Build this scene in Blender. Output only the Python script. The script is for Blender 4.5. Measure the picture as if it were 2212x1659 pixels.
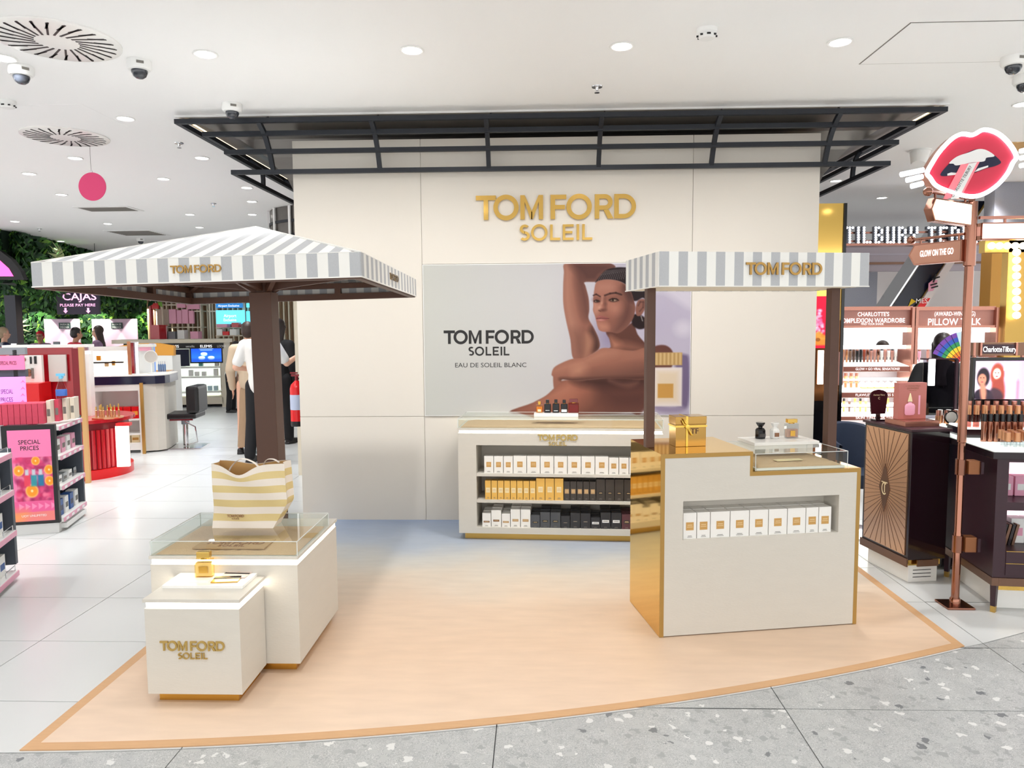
import bpy, bmesh, math, random
import numpy as np
from mathutils import Vector, Matrix
for o in list(bpy.data.objects): bpy.data.objects.remove(o)
S = bpy.context.scene; COL = S.collection
# ------------------------------------------------------------------ camera
FPX, PITCH, YAW, ROLL, EYE = 1590.8, .0801619, .0326671, .00680978, 1.6
fw = Vector((-math.sin(YAW)*math.cos(PITCH), math.cos(YAW)*math.cos(PITCH), -math.sin(PITCH)))
r0 = Vector((math.cos(YAW), math.sin(YAW), 0)); d0 = -r0.cross(fw)
rt = math.cos(ROLL)*r0 + math.sin(ROLL)*d0; dn = -math.sin(ROLL)*r0 + math.cos(ROLL)*d0
cam = bpy.data.cameras.new('camera'); co = bpy.data.objects.new('camera', cam); COL.objects.link(co)
cam.sensor_width = 36; cam.lens = FPX/2212*36; cam.clip_start = .05; cam.clip_end = 100
m = Matrix((rt, -dn, -fw)).transposed().to_4x4(); m.translation = (0, 0, EYE); co.matrix_world = m
S.camera = co
def at(px, py, Y):
    """world point at depth Y (metres from the photographer) seen at that place of the photograph"""
    d = rt*((px-1106)/FPX) + dn*((py-829.5)/FPX) + fw
    return Vector((0, 0, EYE)) + d*(Y/d.y)
# ------------------------------------------------------------------ world, exposure
W = bpy.data.worlds.new('store_light'); S.world = W; W.use_nodes = True
bg = W.node_tree.nodes['Background']; bg.inputs[0].default_value = (1, .998, .99, 1); bg.inputs[1].default_value = 1.15
S.view_settings.view_transform = 'Standard'; S.view_settings.look = 'None'
S.view_settings.gamma = 1; S.view_settings.use_curve_mapping = False
S.view_settings.exposure = 0.68
LAMP_W = 46.0; CONE = 95; FRONT_ROW, FRONT_CONE, FRONT_TILT, NEAR_POWER, BACK_POWER, FAR_POWER = 1.35, 125, 20, .5, 1.6, 1.5          # power of one ceiling downlight
CEIL = 3.2
# ------------------------------------------------------------------ materials
def lin(c): return tuple(((v/255)/12.92 if v/255 <= .04045 else ((v/255+.055)/1.055)**2.4) for v in c)
MATS = {}
def M(name, rgb, rough=.5, metal=0, emit=0, noise=0, nscale=30, bump=0, bscale=200, spec=.5, coat=0, alpha=1, emit_rgb=None, stretch=(1,1,1)):
    m = bpy.data.materials.new(name); m.use_nodes = True; MATS[name] = m
    nt = m.node_tree; b = nt.nodes['Principled BSDF']
    c = lin(rgb); b.inputs['Base Color'].default_value = (*c, 1)
    b.inputs['Roughness'].default_value = rough; b.inputs['Metallic'].default_value = metal
    b.inputs['Specular IOR Level'].default_value = spec
    if coat: b.inputs['Coat Weight'].default_value = coat; b.inputs['Coat Roughness'].default_value = .05
    if emit:
        b.inputs['Emission Color'].default_value = (*lin(emit_rgb or rgb), 1); b.inputs['Emission Strength'].default_value = emit
    if noise or bump:
        tc = nt.nodes.new('ShaderNodeTexCoord'); mp = nt.nodes.new('ShaderNodeMapping'); mp.inputs['Scale'].default_value = stretch
        nt.links.new(tc.outputs['Object'], mp.inputs[0])
    if noise:
        n = nt.nodes.new('ShaderNodeTexNoise'); n.inputs['Scale'].default_value = nscale; n.inputs['Detail'].default_value = 4
        nt.links.new(mp.outputs[0], n.inputs['Vector'])
        mx = nt.nodes.new('ShaderNodeMix'); mx.data_type = 'RGBA'
        mx.inputs[6].default_value = (*[v*(1-noise) for v in c], 1); mx.inputs[7].default_value = (*[min(1, v*(1+noise)) for v in c], 1)
        nt.links.new(n.outputs[0], mx.inputs[0]); nt.links.new(mx.outputs[2], b.inputs['Base Color'])
    if bump:
        n = nt.nodes.new('ShaderNodeTexNoise'); n.inputs['Scale'].default_value = bscale; n.inputs['Detail'].default_value = 3
        nt.links.new(mp.outputs[0], n.inputs['Vector'])
        bp = nt.nodes.new('ShaderNodeBump'); bp.inputs['Strength'].default_value = bump; bp.inputs['Distance'].default_value = .002
        nt.links.new(n.outputs[0], bp.inputs['Height']); nt.links.new(bp.outputs[0], b.inputs['Normal'])
    return m
def vertex_mat(name, rough=.45, emit=0, spec=.3):
    m = M(name, (200, 200, 200), rough, spec=spec); nt = m.node_tree; b = nt.nodes['Principled BSDF']
    a = nt.nodes.new('ShaderNodeVertexColor'); a.layer_name = 'print'
    nt.links.new(a.outputs[0], b.inputs['Base Color'])
    if emit:
        nt.links.new(a.outputs[0], b.inputs['Emission Color']); b.inputs['Emission Strength'].default_value = emit
    return m
def acrylic(name, tint=(250, 252, 250), refl=1.0):
    m = bpy.data.materials.new(name); m.use_nodes = True; nt = m.node_tree; MATS[name] = m
    nt.nodes.remove(nt.nodes['Principled BSDF']); out = nt.nodes['Material Output']
    t = nt.nodes.new('ShaderNodeBsdfTransparent'); t.inputs[0].default_value = (*lin(tint), 1)
    g = nt.nodes.new('ShaderNodeBsdfGlossy'); g.inputs['Roughness'].default_value = .02; g.inputs[0].default_value = (1, 1, 1, 1)
    f = nt.nodes.new('ShaderNodeFresnel'); f.inputs[0].default_value = 1.49
    mu = nt.nodes.new('ShaderNodeMath'); mu.operation = 'MULTIPLY'; mu.inputs[1].default_value = refl
    x = nt.nodes.new('ShaderNodeMixShader')
    ge = nt.nodes.new('ShaderNodeNewGeometry'); iv = nt.nodes.new('ShaderNodeMath'); iv.operation = 'SUBTRACT'; iv.inputs[0].default_value = 1
    nt.links.new(ge.outputs['Backfacing'], iv.inputs[1]); m2 = nt.nodes.new('ShaderNodeMath'); m2.operation = 'MULTIPLY'
    nt.links.new(f.outputs[0], mu.inputs[0]); nt.links.new(mu.outputs[0], m2.inputs[0]); nt.links.new(iv.outputs[0], m2.inputs[1]); nt.links.new(m2.outputs[0], x.inputs[0]); nt.links.new(t.outputs[0], x.inputs[1]); nt.links.new(g.outputs[0], x.inputs[2])
    nt.links.new(x.outputs[0], out.inputs[0]); return m
# ------------------------------------------------------------------ mesh builder
class MB:
    def __init__(s): s.v = []; s.f = []; s.mi = []; s.sm = []
    def add(s, vs, fs, mi=0, sm=False):
        n = len(s.v); s.v += [tuple(v) for v in vs]
        for f in fs: s.f.append(tuple(i+n for i in f)); s.mi.append(mi); s.sm.append(sm)
        return s
    def box(s, x0, x1, y0, y1, z0, z1, mi=0, T=None):
        vs = [(x, y, z) for z in (z0, z1) for y in (y0, y1) for x in (x0, x1)]
        if T: vs = [T @ Vector(v) for v in vs]
        return s.add(vs, [(0,2,3,1),(4,5,7,6),(0,1,5,4),(2,6,7,3),(0,4,6,2),(1,3,7,5)], mi)
    def cbox(s, c, d, mi=0, T=None):
        return s.box(c[0]-d[0]/2, c[0]+d[0]/2, c[1]-d[1]/2, c[1]+d[1]/2, c[2]-d[2]/2, c[2]+d[2]/2, mi, T)
    def prism(s, poly, o, a, b, n, t, mi=0):
        """2-D polygon in the frame (o, a, b), extruded along n by t"""
        o, a, b, n = Vector(o), Vector(a), Vector(b), Vector(n)
        P = [o + a*p[0] + b*p[1] for p in poly]; k = len(P)
        vs = P + [p + n*t for p in P]
        fs = [tuple(range(k))[::-1], tuple(range(k, 2*k))] + [(i, (i+1) % k, k+(i+1) % k, k+i) for i in range(k)]
        return s.add(vs, fs, mi)
    def lathe(s, prof, c=(0,0,0), n=20, mi=0, sm=True, axis='z', sx=1, sy=1):
        vs = []; k = len(prof)
        for i in range(n):
            a = 2*math.pi*i/n; ca, sa = math.cos(a), math.sin(a)
            for r, z in prof:
                p = (r*ca*sx, r*sa*sy, z)
                if axis == 'y': p = (p[0], p[2], p[1])
                if axis == 'x': p = (p[2], p[0], p[1])
                vs.append((p[0]+c[0], p[1]+c[1], p[2]+c[2]))
        fs = [(i*k+j, ((i+1) % n)*k+j, ((i+1) % n)*k+j+1, i*k+j+1) for i in range(n) for j in range(k-1)]
        if prof[0][0] > 1e-6: fs.append(tuple(i*k for i in range(n))[::-1])
        if prof[-1][0] > 1e-6: fs.append(tuple(i*k+k-1 for i in range(n)))
        return s.add(vs, fs, mi, sm)
    def cyl(s, c, r, h, n=20, mi=0, axis='z'):
        return s.lathe([(r, 0), (r, h)], c, n, mi, False if n < 9 else True, axis)
    def tube(s, pts, r, n=8, mi=0, closed=False, sm=True, radii=None):
        pts = [Vector(p) for p in pts]; k = len(pts); vs = []
        up = None
        for i, p in enumerate(pts):
            a = pts[(i-1) % k] if (i or closed) else p; b = pts[(i+1) % k] if (i < k-1 or closed) else p
            t = (b-a).normalized()
            if up is None:
                up = t.orthogonal().normalized()
            up = (up - t*up.dot(t)); up = up.normalized() if up.length > 1e-6 else t.orthogonal().normalized()
            w = t.cross(up); rr = radii[i] if radii else r
            for j in range(n):
                an = 2*math.pi*(j+.5)/n; vs.append(p + (up*math.cos(an)+w*math.sin(an))*rr)
        fs = [(i*n+j, ((i+1) % k)*n+j, ((i+1) % k)*n+(j+1) % n, i*n+(j+1) % n) for i in range(k if closed else k-1) for j in range(n)]
        if not closed: fs += [tuple(range(n)), tuple(range((k-1)*n, k*n))[::-1]]
        return s.add(vs, fs, mi, sm and n > 5)
    def bar(s, p, q, w, h, mi=0, up=(0,0,1)):
        p, q = Vector(p), Vector(q); t = (q-p); L = t.length; t.normalize()
        u = Vector(up); a = t.cross(u)
        if a.length < 1e-5: a = t.orthogonal()
        a.normalize(); u = a.cross(t).normalized()
        vs = [o + a*x*w/2 + u*y*h/2 for o in (p, q) for x, y in ((-1,-1),(1,-1),(1,1),(-1,1))]
        return s.add(vs, [(0,3,2,1),(4,5,6,7),(0,1,5,4),(1,2,6,5),(2,3,7,6),(3,0,4,7)], mi)
    def sphere(s, c, r, n=14, mi=0, sx=1, sy=1, sz=1):
        k = max(6, n//2); pr = [(math.sin(math.pi*i/k)*r, -math.cos(math.pi*i/k)*r*sz) for i in range(k+1)]
        pr[0] = (0, pr[0][1]); pr[-1] = (0, pr[-1][1])
        return s.lathe(pr, c, n, mi, True, 'z', sx, sy)
    def quad(s, a, b, c, d, mi=0): return s.add([a, b, c, d], [(0,1,2,3)], mi)
    def mesh(s, name, mats, root=None, bevel=0):
        if not isinstance(mats, (list, tuple)): mats = [mats]
        me = bpy.data.meshes.new(name); v = s.v
        if root is not None:
            inv = root.matrix_basis.inverted(); v = [inv @ Vector(p) for p in v]
        me.from_pydata([tuple(p) for p in v], [], s.f)
        for mt in mats: me.materials.append(MATS[mt] if isinstance(mt, str) else mt)
        me.polygons.foreach_set('material_index', s.mi); me.polygons.foreach_set('use_smooth', s.sm)
        bm = bmesh.new(); bm.from_mesh(me)
        if any(s.sm): bmesh.ops.remove_doubles(bm, verts=bm.verts, dist=1e-6)
        if bevel:
            bmesh.ops.bevel(bm, geom=[e for e in bm.edges if len(e.link_faces) == 2 and e.calc_face_angle(0) > .6], offset=bevel, segments=2, affect='EDGES', profile=.6)
        bmesh.ops.recalc_face_normals(bm, faces=bm.faces); bm.to_mesh(me); bm.free(); me.update()
        if any(s.sm):
            try: me.set_sharp_from_angle(angle=math.radians(38))
            except Exception: pass
        return me
    def build(s, name, mats, parent=None, world=False, bevel=0):
        """world=True: the vertices are in world coordinates and are moved into the parent's frame"""
        me = s.mesh(name, mats, parent if world else None, bevel); o = bpy.data.objects.new(name, me); COL.objects.link(o)
        if parent: o.parent = parent
        return o
def tag(o, label=None, cat=None, group=None, kind=None):
    if label: o['label'] = label
    if cat: o['category'] = cat
    if group: o['group'] = group
    if kind: o['kind'] = kind
    return o
def thing(name, label, cat, loc=(0,0,0), rz=0, group=None, rot=None):
    o = bpy.data.objects.new(name, None); COL.objects.link(o); o.location = loc
    o.rotation_euler = rot or (0, 0, rz); o.empty_display_size = .05
    o.matrix_basis = Matrix.LocRotScale(Vector(loc), o.rotation_euler, None)
    return tag(o, label, cat, group)
def link(name, me, parent=None, loc=(0,0,0), rot=(0,0,0)):
    o = bpy.data.objects.new(name, me); COL.objects.link(o); o.location = loc; o.rotation_euler = rot
    if parent: o.parent = parent
    return o
def solid(name, mb, mat, label, cat, loc, rz=0, group=None, bevel=0):
    """a thing that is one mesh; local coordinates"""
    o = mb.build(name, mat, None, False, bevel); o.location = loc; o.rotation_euler = (0, 0, rz)
    return tag(o, label, cat, group)
ORD = ['first','second','third','fourth','fifth','sixth','seventh','eighth','ninth','tenth','eleventh','twelfth','thirteenth','fourteenth','fifteenth','sixteenth','seventeenth','eighteenth','nineteenth','twentieth','twenty-first','twenty-second','twenty-third','twenty-fourth']
# ------------------------------------------------------------------ lettering
def arc(cx, cy, r0_, r1_, a0, a1, n=18, sx=1):
    q = []
    for i in range(n):
        t0 = math.radians(a0+(a1-a0)*i/n); t1 = math.radians(a0+(a1-a0)*(i+1)/n)
        q.append([(cx+sx*r0_*math.cos(t0), cy+r0_*math.sin(t0)), (cx+sx*r1_*math.cos(t0), cy+r1_*math.sin(t0)), (cx+sx*r1_*math.cos(t1), cy+r1_*math.sin(t1)), (cx+sx*r0_*math.cos(t1), cy+r0_*math.sin(t1))])
    return q
def R4(x0, y0, x1, y1): return [(x0, y0), (x1, y0), (x1, y1), (x0, y1)]
def glyph(ch, w=.18):
    if ch == 'T': return [R4(0, 1-w, .84, 1), R4(.42-w/2, 0, .42+w/2, 1-w)], .84
    if ch == 'O': return arc(.53, .5, .53-w, .53, 0, 360, 36), 1.06
    if ch == 'M':
        return [R4(0, 0, w*.95, 1), R4(.95-w*.95, 0, .95, 1), [(w*.95, 1), (w*.95, 1-.28), (.475-.06, .02), (.475+.02, .02), (.475+.02, .3)], [(.95-w*.95, 1), (.475-.02, .3), (.475-.02, .02), (.475+.06, .02), (.95-w*.95, .72)]], .95
    if ch == 'F': return [R4(0, 0, w, 1), R4(w, 1-w*.95, .66, 1), R4(w, .5-w*.5, .6, .5+w*.42)], .66
    if ch == 'R':
        return [R4(0, 0, w, 1), R4(w, 1-w*.95, .42, 1), R4(w, .36, .42, .36+w*.95)] + arc(.42, .68, .32-w*.95, .32, -90, 90, 14) + [[(.36, .37), (.36+w*1.15, .37), (.78, 0), (.78-w*1.25, 0)]], .78
    if ch == 'D': return [R4(0, 0, w, 1), R4(w, 1-w*.95, .4, 1), R4(w, 0, .4, w*.95)] + arc(.4, .5, .5-w*.95, .5, -90, 90, 18), .9
    if ch == 'L': return [R4(0, 0, w, 1), R4(w, 0, .65, w*.95)], .65
    if ch == 'E': return [R4(0, 0, w, 1), R4(w, 1-w*.95, .7, 1), R4(w, .5-w*.45, .62, .5+w*.45), R4(w, 0, .7, w*.95)], .7
    if ch == 'I': return [R4(0, 0, w, 1)], w
    if ch == 'S': return arc(.37, .725, .29-w, .29, 40, 270, 16, 1.12) + arc(.35, .29, .3-w*.97, .3, -140, 90, 16, 1.12), .72
    if ch == 'C': return arc(.53, .5, .53-w, .53, 42, 318, 26), 1.0
    if ch == 'A': return [[(0, 0), (w*1.1, 0), (.48+w*.1, .8), (.48+w*.5, 1), (.48-w*.5, 1)], [(.96, 0), (.96-w*1.1, 0), (.48-w*.1, .8), (.48-w*.5, 1), (.48+w*.5, 1)], R4(.22, .24, .74, .24+w*.85)], .96
    return [], .4
L1 = [('T',0),('O',.73),('M',1.86),('F',3.12),('O',3.78),('R',4.96),('D',5.77)]; L1W = 6.67
L2 = [('S',0),('O',.77),('L',2.0),('E',2.81),('I',3.7),('L',4.06)]; L2W = 4.72
def logo(parent, mat, o, a, b, n, h, depth, second=True, joined=False, world=False, w1=.19, w2=.165):
    """the two-line wordmark; o = middle of the first line's foot, a/b/n = right, up, out"""
    o, a, b, n = Vector(o), Vector(a).normalized(), Vector(b).normalized(), Vector(n).normalized()
    big = MB()
    rows = [(L1, L1W, h, Vector((-L1W/2*h, 0)), w1)]
    if second: rows.append((L2, L2W, h*.65, Vector((-L2W/2*h*.65, -h*.87)), w2))
    for row, wd, hh, off, w in rows:
        for ch, x in row:
            mb = big if joined else MB()
            for p in glyph(ch, w)[0]:
                mb.prism([(off.x+(x+q[0])*hh, off.y+q[1]*hh) for q in p], o, a, b, n, depth)
            if not joined: mb.build('letter', mat, parent, world)
    if joined: big.build('lettering', mat, parent, world)
_tc = {}
def text(parent, s, mat, o, a, b, h, depth=.0006, align='CENTER', world=False, width=None, name='lettering', bold=0):
    """a line of print: o = baseline anchor, a = reading direction, b = up, h = cap height; width fits the line"""
    key = (s, round(bold, 4))
    if key not in _tc:
        cu = bpy.data.curves.new('t', 'FONT'); cu.body = s; cu.size = 1; cu.resolution_u = 3; cu.offset = bold
        ob = bpy.data.objects.new('t', cu); COL.objects.link(ob); bpy.context.view_layer.update()
        me = bpy.data.meshes.new_from_object(ob.evaluated_get(bpy.context.evaluated_depsgraph_get()))
        _tc[key] = ([v.co.copy() for v in me.vertices], [tuple(p.vertices) for p in me.polygons])
        bpy.data.objects.remove(ob); bpy.data.curves.remove(cu); bpy.data.meshes.remove(me)
    vs, fs = _tc[key]
    if not vs: return None
    x0 = min(v.x for v in vs); x1 = max(v.x for v in vs); y1 = .72
    sy = h/y1; sx = width/(x1-x0) if width else sy
    off = {'CENTER': (x0+x1)/2, 'LEFT': x0, 'RIGHT': x1}[align]
    o, a, b = Vector(o), Vector(a).normalized(), Vector(b).normalized(); n = a.cross(b)
    mb = MB(); mb.add([o + a*(v.x-off)*sx + b*v.y*sy + n*depth for v in vs], fs)
    return mb.build(name, mat, parent, world)
X, Yv, Z = Vector((1,0,0)), Vector((0,1,0)), Vector((0,0,1))
FRONT = Vector((0,-1,0))
# ------------------------------------------------------------------ the palette
M('ceiling_paint', (249, 249, 248), .85); M('white_paint', (238, 234, 226), .6, bump=.15, bscale=300)
M('cabinet_white', (212, 207, 197), .5, noise=.03, nscale=8, bump=.25, bscale=60, stretch=(1, 1, 4))
M('panel_cream', (214, 208, 198), .62, noise=.015, nscale=3); M('white_gloss', (245, 244, 240), .25); M('white_plain', (240, 240, 238), .5)
M('gold_mirror', (236, 194, 104), .06, 1); M('gold', (218, 170, 80), .22, 1); M('gold_soft', (206, 168, 92), .4, .85)
M('gold_trim', (176, 138, 72), .45, .35); M('gold_letter', (214, 180, 108), .2, 1); M('letter_bronze', (150, 118, 68), .14, 1); M('gold_dull', (190, 165, 95), .4, .7)  # valance letters: gold with its dark reflections put into the base colour
M('brown_metal', (88, 58, 44), .5, bump=.05); M('brown_edge', (122, 92, 74), .5)
M('black_steel', (30, 34, 42), .45, .2); M('black', (16, 15, 18), .4); M('black_gloss', (14, 12, 14), .12); M('black_fabric', (22, 22, 26), .8)
M('steel_cladding', (112, 108, 104), .35, .85, noise=.12, nscale=5, stretch=(.6, 3, 3)); M('chrome', (215, 215, 218), .1, 1)
M('grout', (120, 122, 124), .9); M('tile_white', (206, 208, 208), .24, noise=.02, nscale=2.5, spec=.5)
M('fabric_white', (238, 237, 232), .9, bump=.3, bscale=900); M('fabric_grey', (184, 186, 189), .9, noise=.14, nscale=260, bump=.3, bscale=900, stretch=(3, 3, .4))
M('sand', (206, 176, 142), .95, noise=.16, nscale=260, bump=1, bscale=140)
M('led', (255, 250, 238), .5, emit=5.0, emit_rgb=(255, 246, 228)); M('led_warm', (255, 230, 190), .5, emit=4.0, emit_rgb=(255, 222, 170))
M('lamp_lens', (255, 255, 255), .4, emit=9, emit_rgb=(255, 252, 246)); M('bulb_warm', (255, 240, 210), .4, emit=5.0, emit_rgb=(255, 226, 176))
M('letter_white', (255, 255, 255), .4, emit=2.4); M('sign_letter', (255, 255, 255), .4, emit=.75); M('bulb_white', (250, 250, 255), .4, emit=1.6)
M('print_black', (24, 22, 22), .5); M('print_grey', (120, 116, 110), .6); M('print_gold', (206, 160, 92), .45, .2); M('print_brown', (140, 96, 66), .5); M('print_white', (245, 245, 243), .5)
acrylic('acrylic'); acrylic('acrylic_dark', (222, 214, 206)); acrylic('glass_amber', (252, 238, 200), .8); acrylic('glass_pink', (226, 168, 160), .8); acrylic('glass_clear', (235, 238, 240), 1)
acrylic('glass_green', (214, 240, 232), 1)
M('mirror', (225, 228, 230), .02, 1)
# ================================================================== FLOOR
def terr(x):
    x = max(x, -2.2669); return 2.86 + .2326*x + .0513*x*x
tm = M('terrazzo', (178, 180, 180), .35)
nt = tm.node_tree; bs = nt.nodes['Principled BSDF']; tc = nt.nodes.new('ShaderNodeTexCoord')
def vor(scale, ramp, dist=.12):
    nz = nt.nodes.new('ShaderNodeTexNoise'); nz.inputs['Scale'].default_value = scale*1.3; nt.links.new(tc.outputs['Object'], nz.inputs['Vector'])
    mixv = nt.nodes.new('ShaderNodeMix'); mixv.data_type = 'VECTOR'; mixv.inputs[0].default_value = dist
    nt.links.new(tc.outputs['Object'], mixv.inputs[4]); nt.links.new(nz.outputs['Color'], mixv.inputs[5])
    v = nt.nodes.new('ShaderNodeTexVoronoi'); v.inputs['Scale'].default_value = scale; nt.links.new(mixv.outputs[1], v.inputs['Vector'])
    sep = nt.nodes.new('ShaderNodeSeparateColor'); nt.links.new(v.outputs['Color'], sep.inputs[0])
    cr = nt.nodes.new('ShaderNodeValToRGB'); cr.color_ramp.interpolation = 'CONSTANT'
    el = cr.color_ramp.elements
    while len(el) < len(ramp): el.new(.5)
    for e, (p, c) in zip(el, ramp): e.position = p; e.color = (*lin(c), 1)
    nt.links.new(sep.outputs[0], cr.inputs[0])
    return sep, cr, v
_, c1, _ = vor(95, [(0, (158, 160, 160)), (.3, (172, 174, 174)), (.62, (188, 189, 188)), (.88, (208, 208, 206)), (.95, (128, 130, 132))])
s2, c2, v2 = vor(26, [(0, (154, 156, 156)), (.45, (178, 180, 179)), (.75, (214, 214, 212)), (.93, (116, 119, 122))], .05)
g = nt.nodes.new('ShaderNodeMath'); g.operation = 'GREATER_THAN'; g.inputs[1].default_value = .62; nt.links.new(s2.outputs[1], g.inputs[0])
d2 = nt.nodes.new('ShaderNodeMath'); d2.operation = 'LESS_THAN'; d2.inputs[1].default_value = .42; nt.links.new(v2.outputs['Distance'], d2.inputs[0])
mu = nt.nodes.new('ShaderNodeMath'); mu.operation = 'MULTIPLY'; nt.links.new(g.outputs[0], mu.inputs[0]); nt.links.new(d2.outputs[0], mu.inputs[1])
mx = nt.nodes.new('ShaderNodeMix'); mx.data_type = 'RGBA'; nt.links.new(mu.outputs[0], mx.inputs[0]); nt.links.new(c1.outputs[0], mx.inputs[6]); nt.links.new(c2.outputs[0], mx.inputs[7])
nt.links.new(mx.outputs[2], bs.inputs['Base Color'])
floor = MB().box(-14, 14, -4, 24, -.06, -.012).build('floor', 'grout'); tag(floor, kind='structure')
GX = [1.03+1.193*k for k in range(-11, 6)]; GY = [2.98+.6*k for k in range(-4, 15)]
gap = .0022; full = None; fullt = None
MATL, MATR = -1.965, 2.11
for yi in range(len(GY)-1):
    for xi in range(len(GX)-1):
        x0, x1, y0, y1 = GX[xi]+gap, GX[xi+1]-gap, GY[yi]+gap, GY[yi+1]-gap
        if x0 < -9.6+.25*(y0-4)*-1 and y0 < 4: continue
        lo = max(y0, min(y1, min(terr(x0), terr(x1)))); hi = max(y0, min(y1, max(terr(x0), terr(x1))))
        if hi <= y0:            # wholly white
            if x0 > MATL and x1 < MATR and y0 > terr(x1)+.1 and y1 < 5.9: continue
            if full is None: full = MB().box(0, x1-x0, 0, y1-y0, -.012, 0).mesh('tile', 'tile_white')
            link('tile', full, floor, (x0, y0, 0))
        elif lo >= y1:
            if abs(x0) > 4: continue
            if fullt is None: fullt = MB().box(0, x1-x0, 0, y1-y0, -.012, 0).mesh('terrazzo_tile', 'terrazzo')
            link('terrazzo_tile', fullt, floor, (x0, y0, 0))
        else:
            xs = [x0+(x1-x0)*i/10 for i in range(11)]; cy = [max(y0, min(y1, terr(x))) for x in xs]
            for nm, mt, pl in (('tile', 'tile_white', [(x, min(y1, c+.003)) for x, c in zip(xs, cy)]+[(x1, y1), (x0, y1)]), ('terrazzo_tile', 'terrazzo', [(x0, y0), (x1, y0)]+[(x, max(y0, c-.003)) for x, c in zip(xs, cy)][::-1])):
                q = []
                for p in pl:
                    if not q or (abs(p[0]-q[-1][0])+abs(p[1]-q[-1][1])) > 1e-4: q.append(p)
                ar = sum(q[i][0]*q[(i+1) % len(q)][1]-q[(i+1) % len(q)][0]*q[i][1] for i in range(len(q)))
                if abs(ar) < .004: continue
                MB().prism(q, (0,0,-.012), X, Yv, Z, .012).build(nm, mt, floor)
fm = M('tile_far', (206, 208, 208), .3); nt = fm.node_tree; br = nt.nodes.new('ShaderNodeTexBrick'); tc = nt.nodes.new('ShaderNodeTexCoord')
br.offset = 0; br.inputs['Scale'].default_value = 1; br.inputs['Mortar Size'].default_value = .004; br.inputs['Brick Width'].default_value = 1.193; br.inputs['Row Height'].default_value = .6
for i in (1, 2): br.inputs[i].default_value = (*lin((206, 208, 208)), 1)
br.inputs[3].default_value = (*lin((150, 150, 150)), 1); nt.links.new(tc.outputs['Object'], br.inputs['Vector']); nt.links.new(br.outputs[0], nt.nodes['Principled BSDF'].inputs['Base Color'])
o = MB().box(-.0, 23, 0, 12.6, -.012, 0).build('far_tiles', 'tile_far', floor); o.location = (GX[0], GY[-1], 0)
MB().box(-14, 14, -4, GY[0], -.012, 0).build('near_terrazzo', 'terrazzo', floor)
# ------------------------------------------------------------------ printed floor mat (sea blue fading to sand)
mm = M('mat_print', (240, 205, 170), .42); nt = mm.node_tree; tc = nt.nodes.new('ShaderNodeTexCoord'); sp = nt.nodes.new('ShaderNodeSeparateXYZ')
nz = nt.nodes.new('ShaderNodeTexNoise'); nz.inputs['Scale'].default_value = 1.6; nz.inputs['Detail'].default_value = 7
nt.links.new(tc.outputs['Object'], nz.inputs['Vector']); nt.links.new(tc.outputs['Object'], sp.inputs[0])
ad = nt.nodes.new('ShaderNodeMath'); ad.operation = 'MULTIPLY_ADD'; ad.inputs[1].default_value = .7; nt.links.new(nz.outputs[0], ad.inputs[0]); nt.links.new(sp.outputs[1], ad.inputs[2])
mr = nt.nodes.new('ShaderNodeMapRange'); mr.inputs[1].default_value = 2.9; mr.inputs[2].default_value = 6.3; nt.links.new(ad.outputs[0], mr.inputs[0])
cr = nt.nodes.new('ShaderNodeValToRGB'); el = cr.color_ramp.elements
stops = [(0, (222, 198, 176)), (.28, (217, 189, 163)), (.45, (216, 191, 167)), (.6, (212, 200, 184)), (.7, (199, 198, 193)), (.8, (172, 182, 195)), (1, (142, 160, 190))]
while len(el) < len(stops): el.new(.5)
for e, (p, c) in zip(el, stops): e.position = p; e.color = (*lin(c), 1)
nt.links.new(mr.outputs[0], cr.inputs[0])
n2 = nt.nodes.new('ShaderNodeTexNoise'); n2.inputs['Scale'].default_value = 9; n2.inputs['Detail'].default_value = 8; mp = nt.nodes.new('ShaderNodeMapping'); mp.inputs['Scale'].default_value = (.5, 2, 1)
nt.links.new(tc.outputs['Object'], mp.inputs[0]); nt.links.new(mp.outputs[0], n2.inputs['Vector'])
hs = nt.nodes.new('ShaderNodeHueSaturation'); mr2 = nt.nodes.new('ShaderNodeMapRange'); mr2.inputs[1].default_value = .3; mr2.inputs[2].default_value = .7; mr2.inputs[3].default_value = .95; mr2.inputs[4].default_value = 1.04
nt.links.new(n2.outputs[0], mr2.inputs[0]); nt.links.new(mr2.outputs[0], hs.inputs['Value']); nt.links.new(cr.outputs[0], hs.inputs['Color']); nt.links.new(hs.outputs[0], nt.nodes['Principled BSDF'].inputs['Base Color'])
M('mat_border', (202, 160, 118), .5, noise=.08, nscale=14, stretch=(1, 6, 1))
t = thing('floor_mat', 'large printed vinyl floor mat fading from blue to peach under the booth', 'floor mat', (0, 0, 0))
bw = .048
def matpoly(ins):
    xs = [MATL+ins+(MATR-MATL-2*ins)*i/40 for i in range(41)]
    return [(x, terr(x)+.012+ins*1.02) for x in xs] + [(MATR-ins, 5.93), (MATL+ins, 5.93)]
MB().prism(matpoly(bw), (0,0,.0005), X, Yv, Z, .0042).build('printed_sheet', 'mat_print', t)
bd = MB(); A, B = matpoly(0), matpoly(bw)
for i in range(42):
    j = i+1
    if i == 41: continue
    bd.prism([A[i], A[j], B[j], B[i]], (0,0,.0005), X, Yv, Z, .0045)
bd.prism([A[42], A[0], B[0], B[42]], (0,0,.0005), X, Yv, Z, .0045)
bd.build('border', 'mat_border', t)
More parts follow.
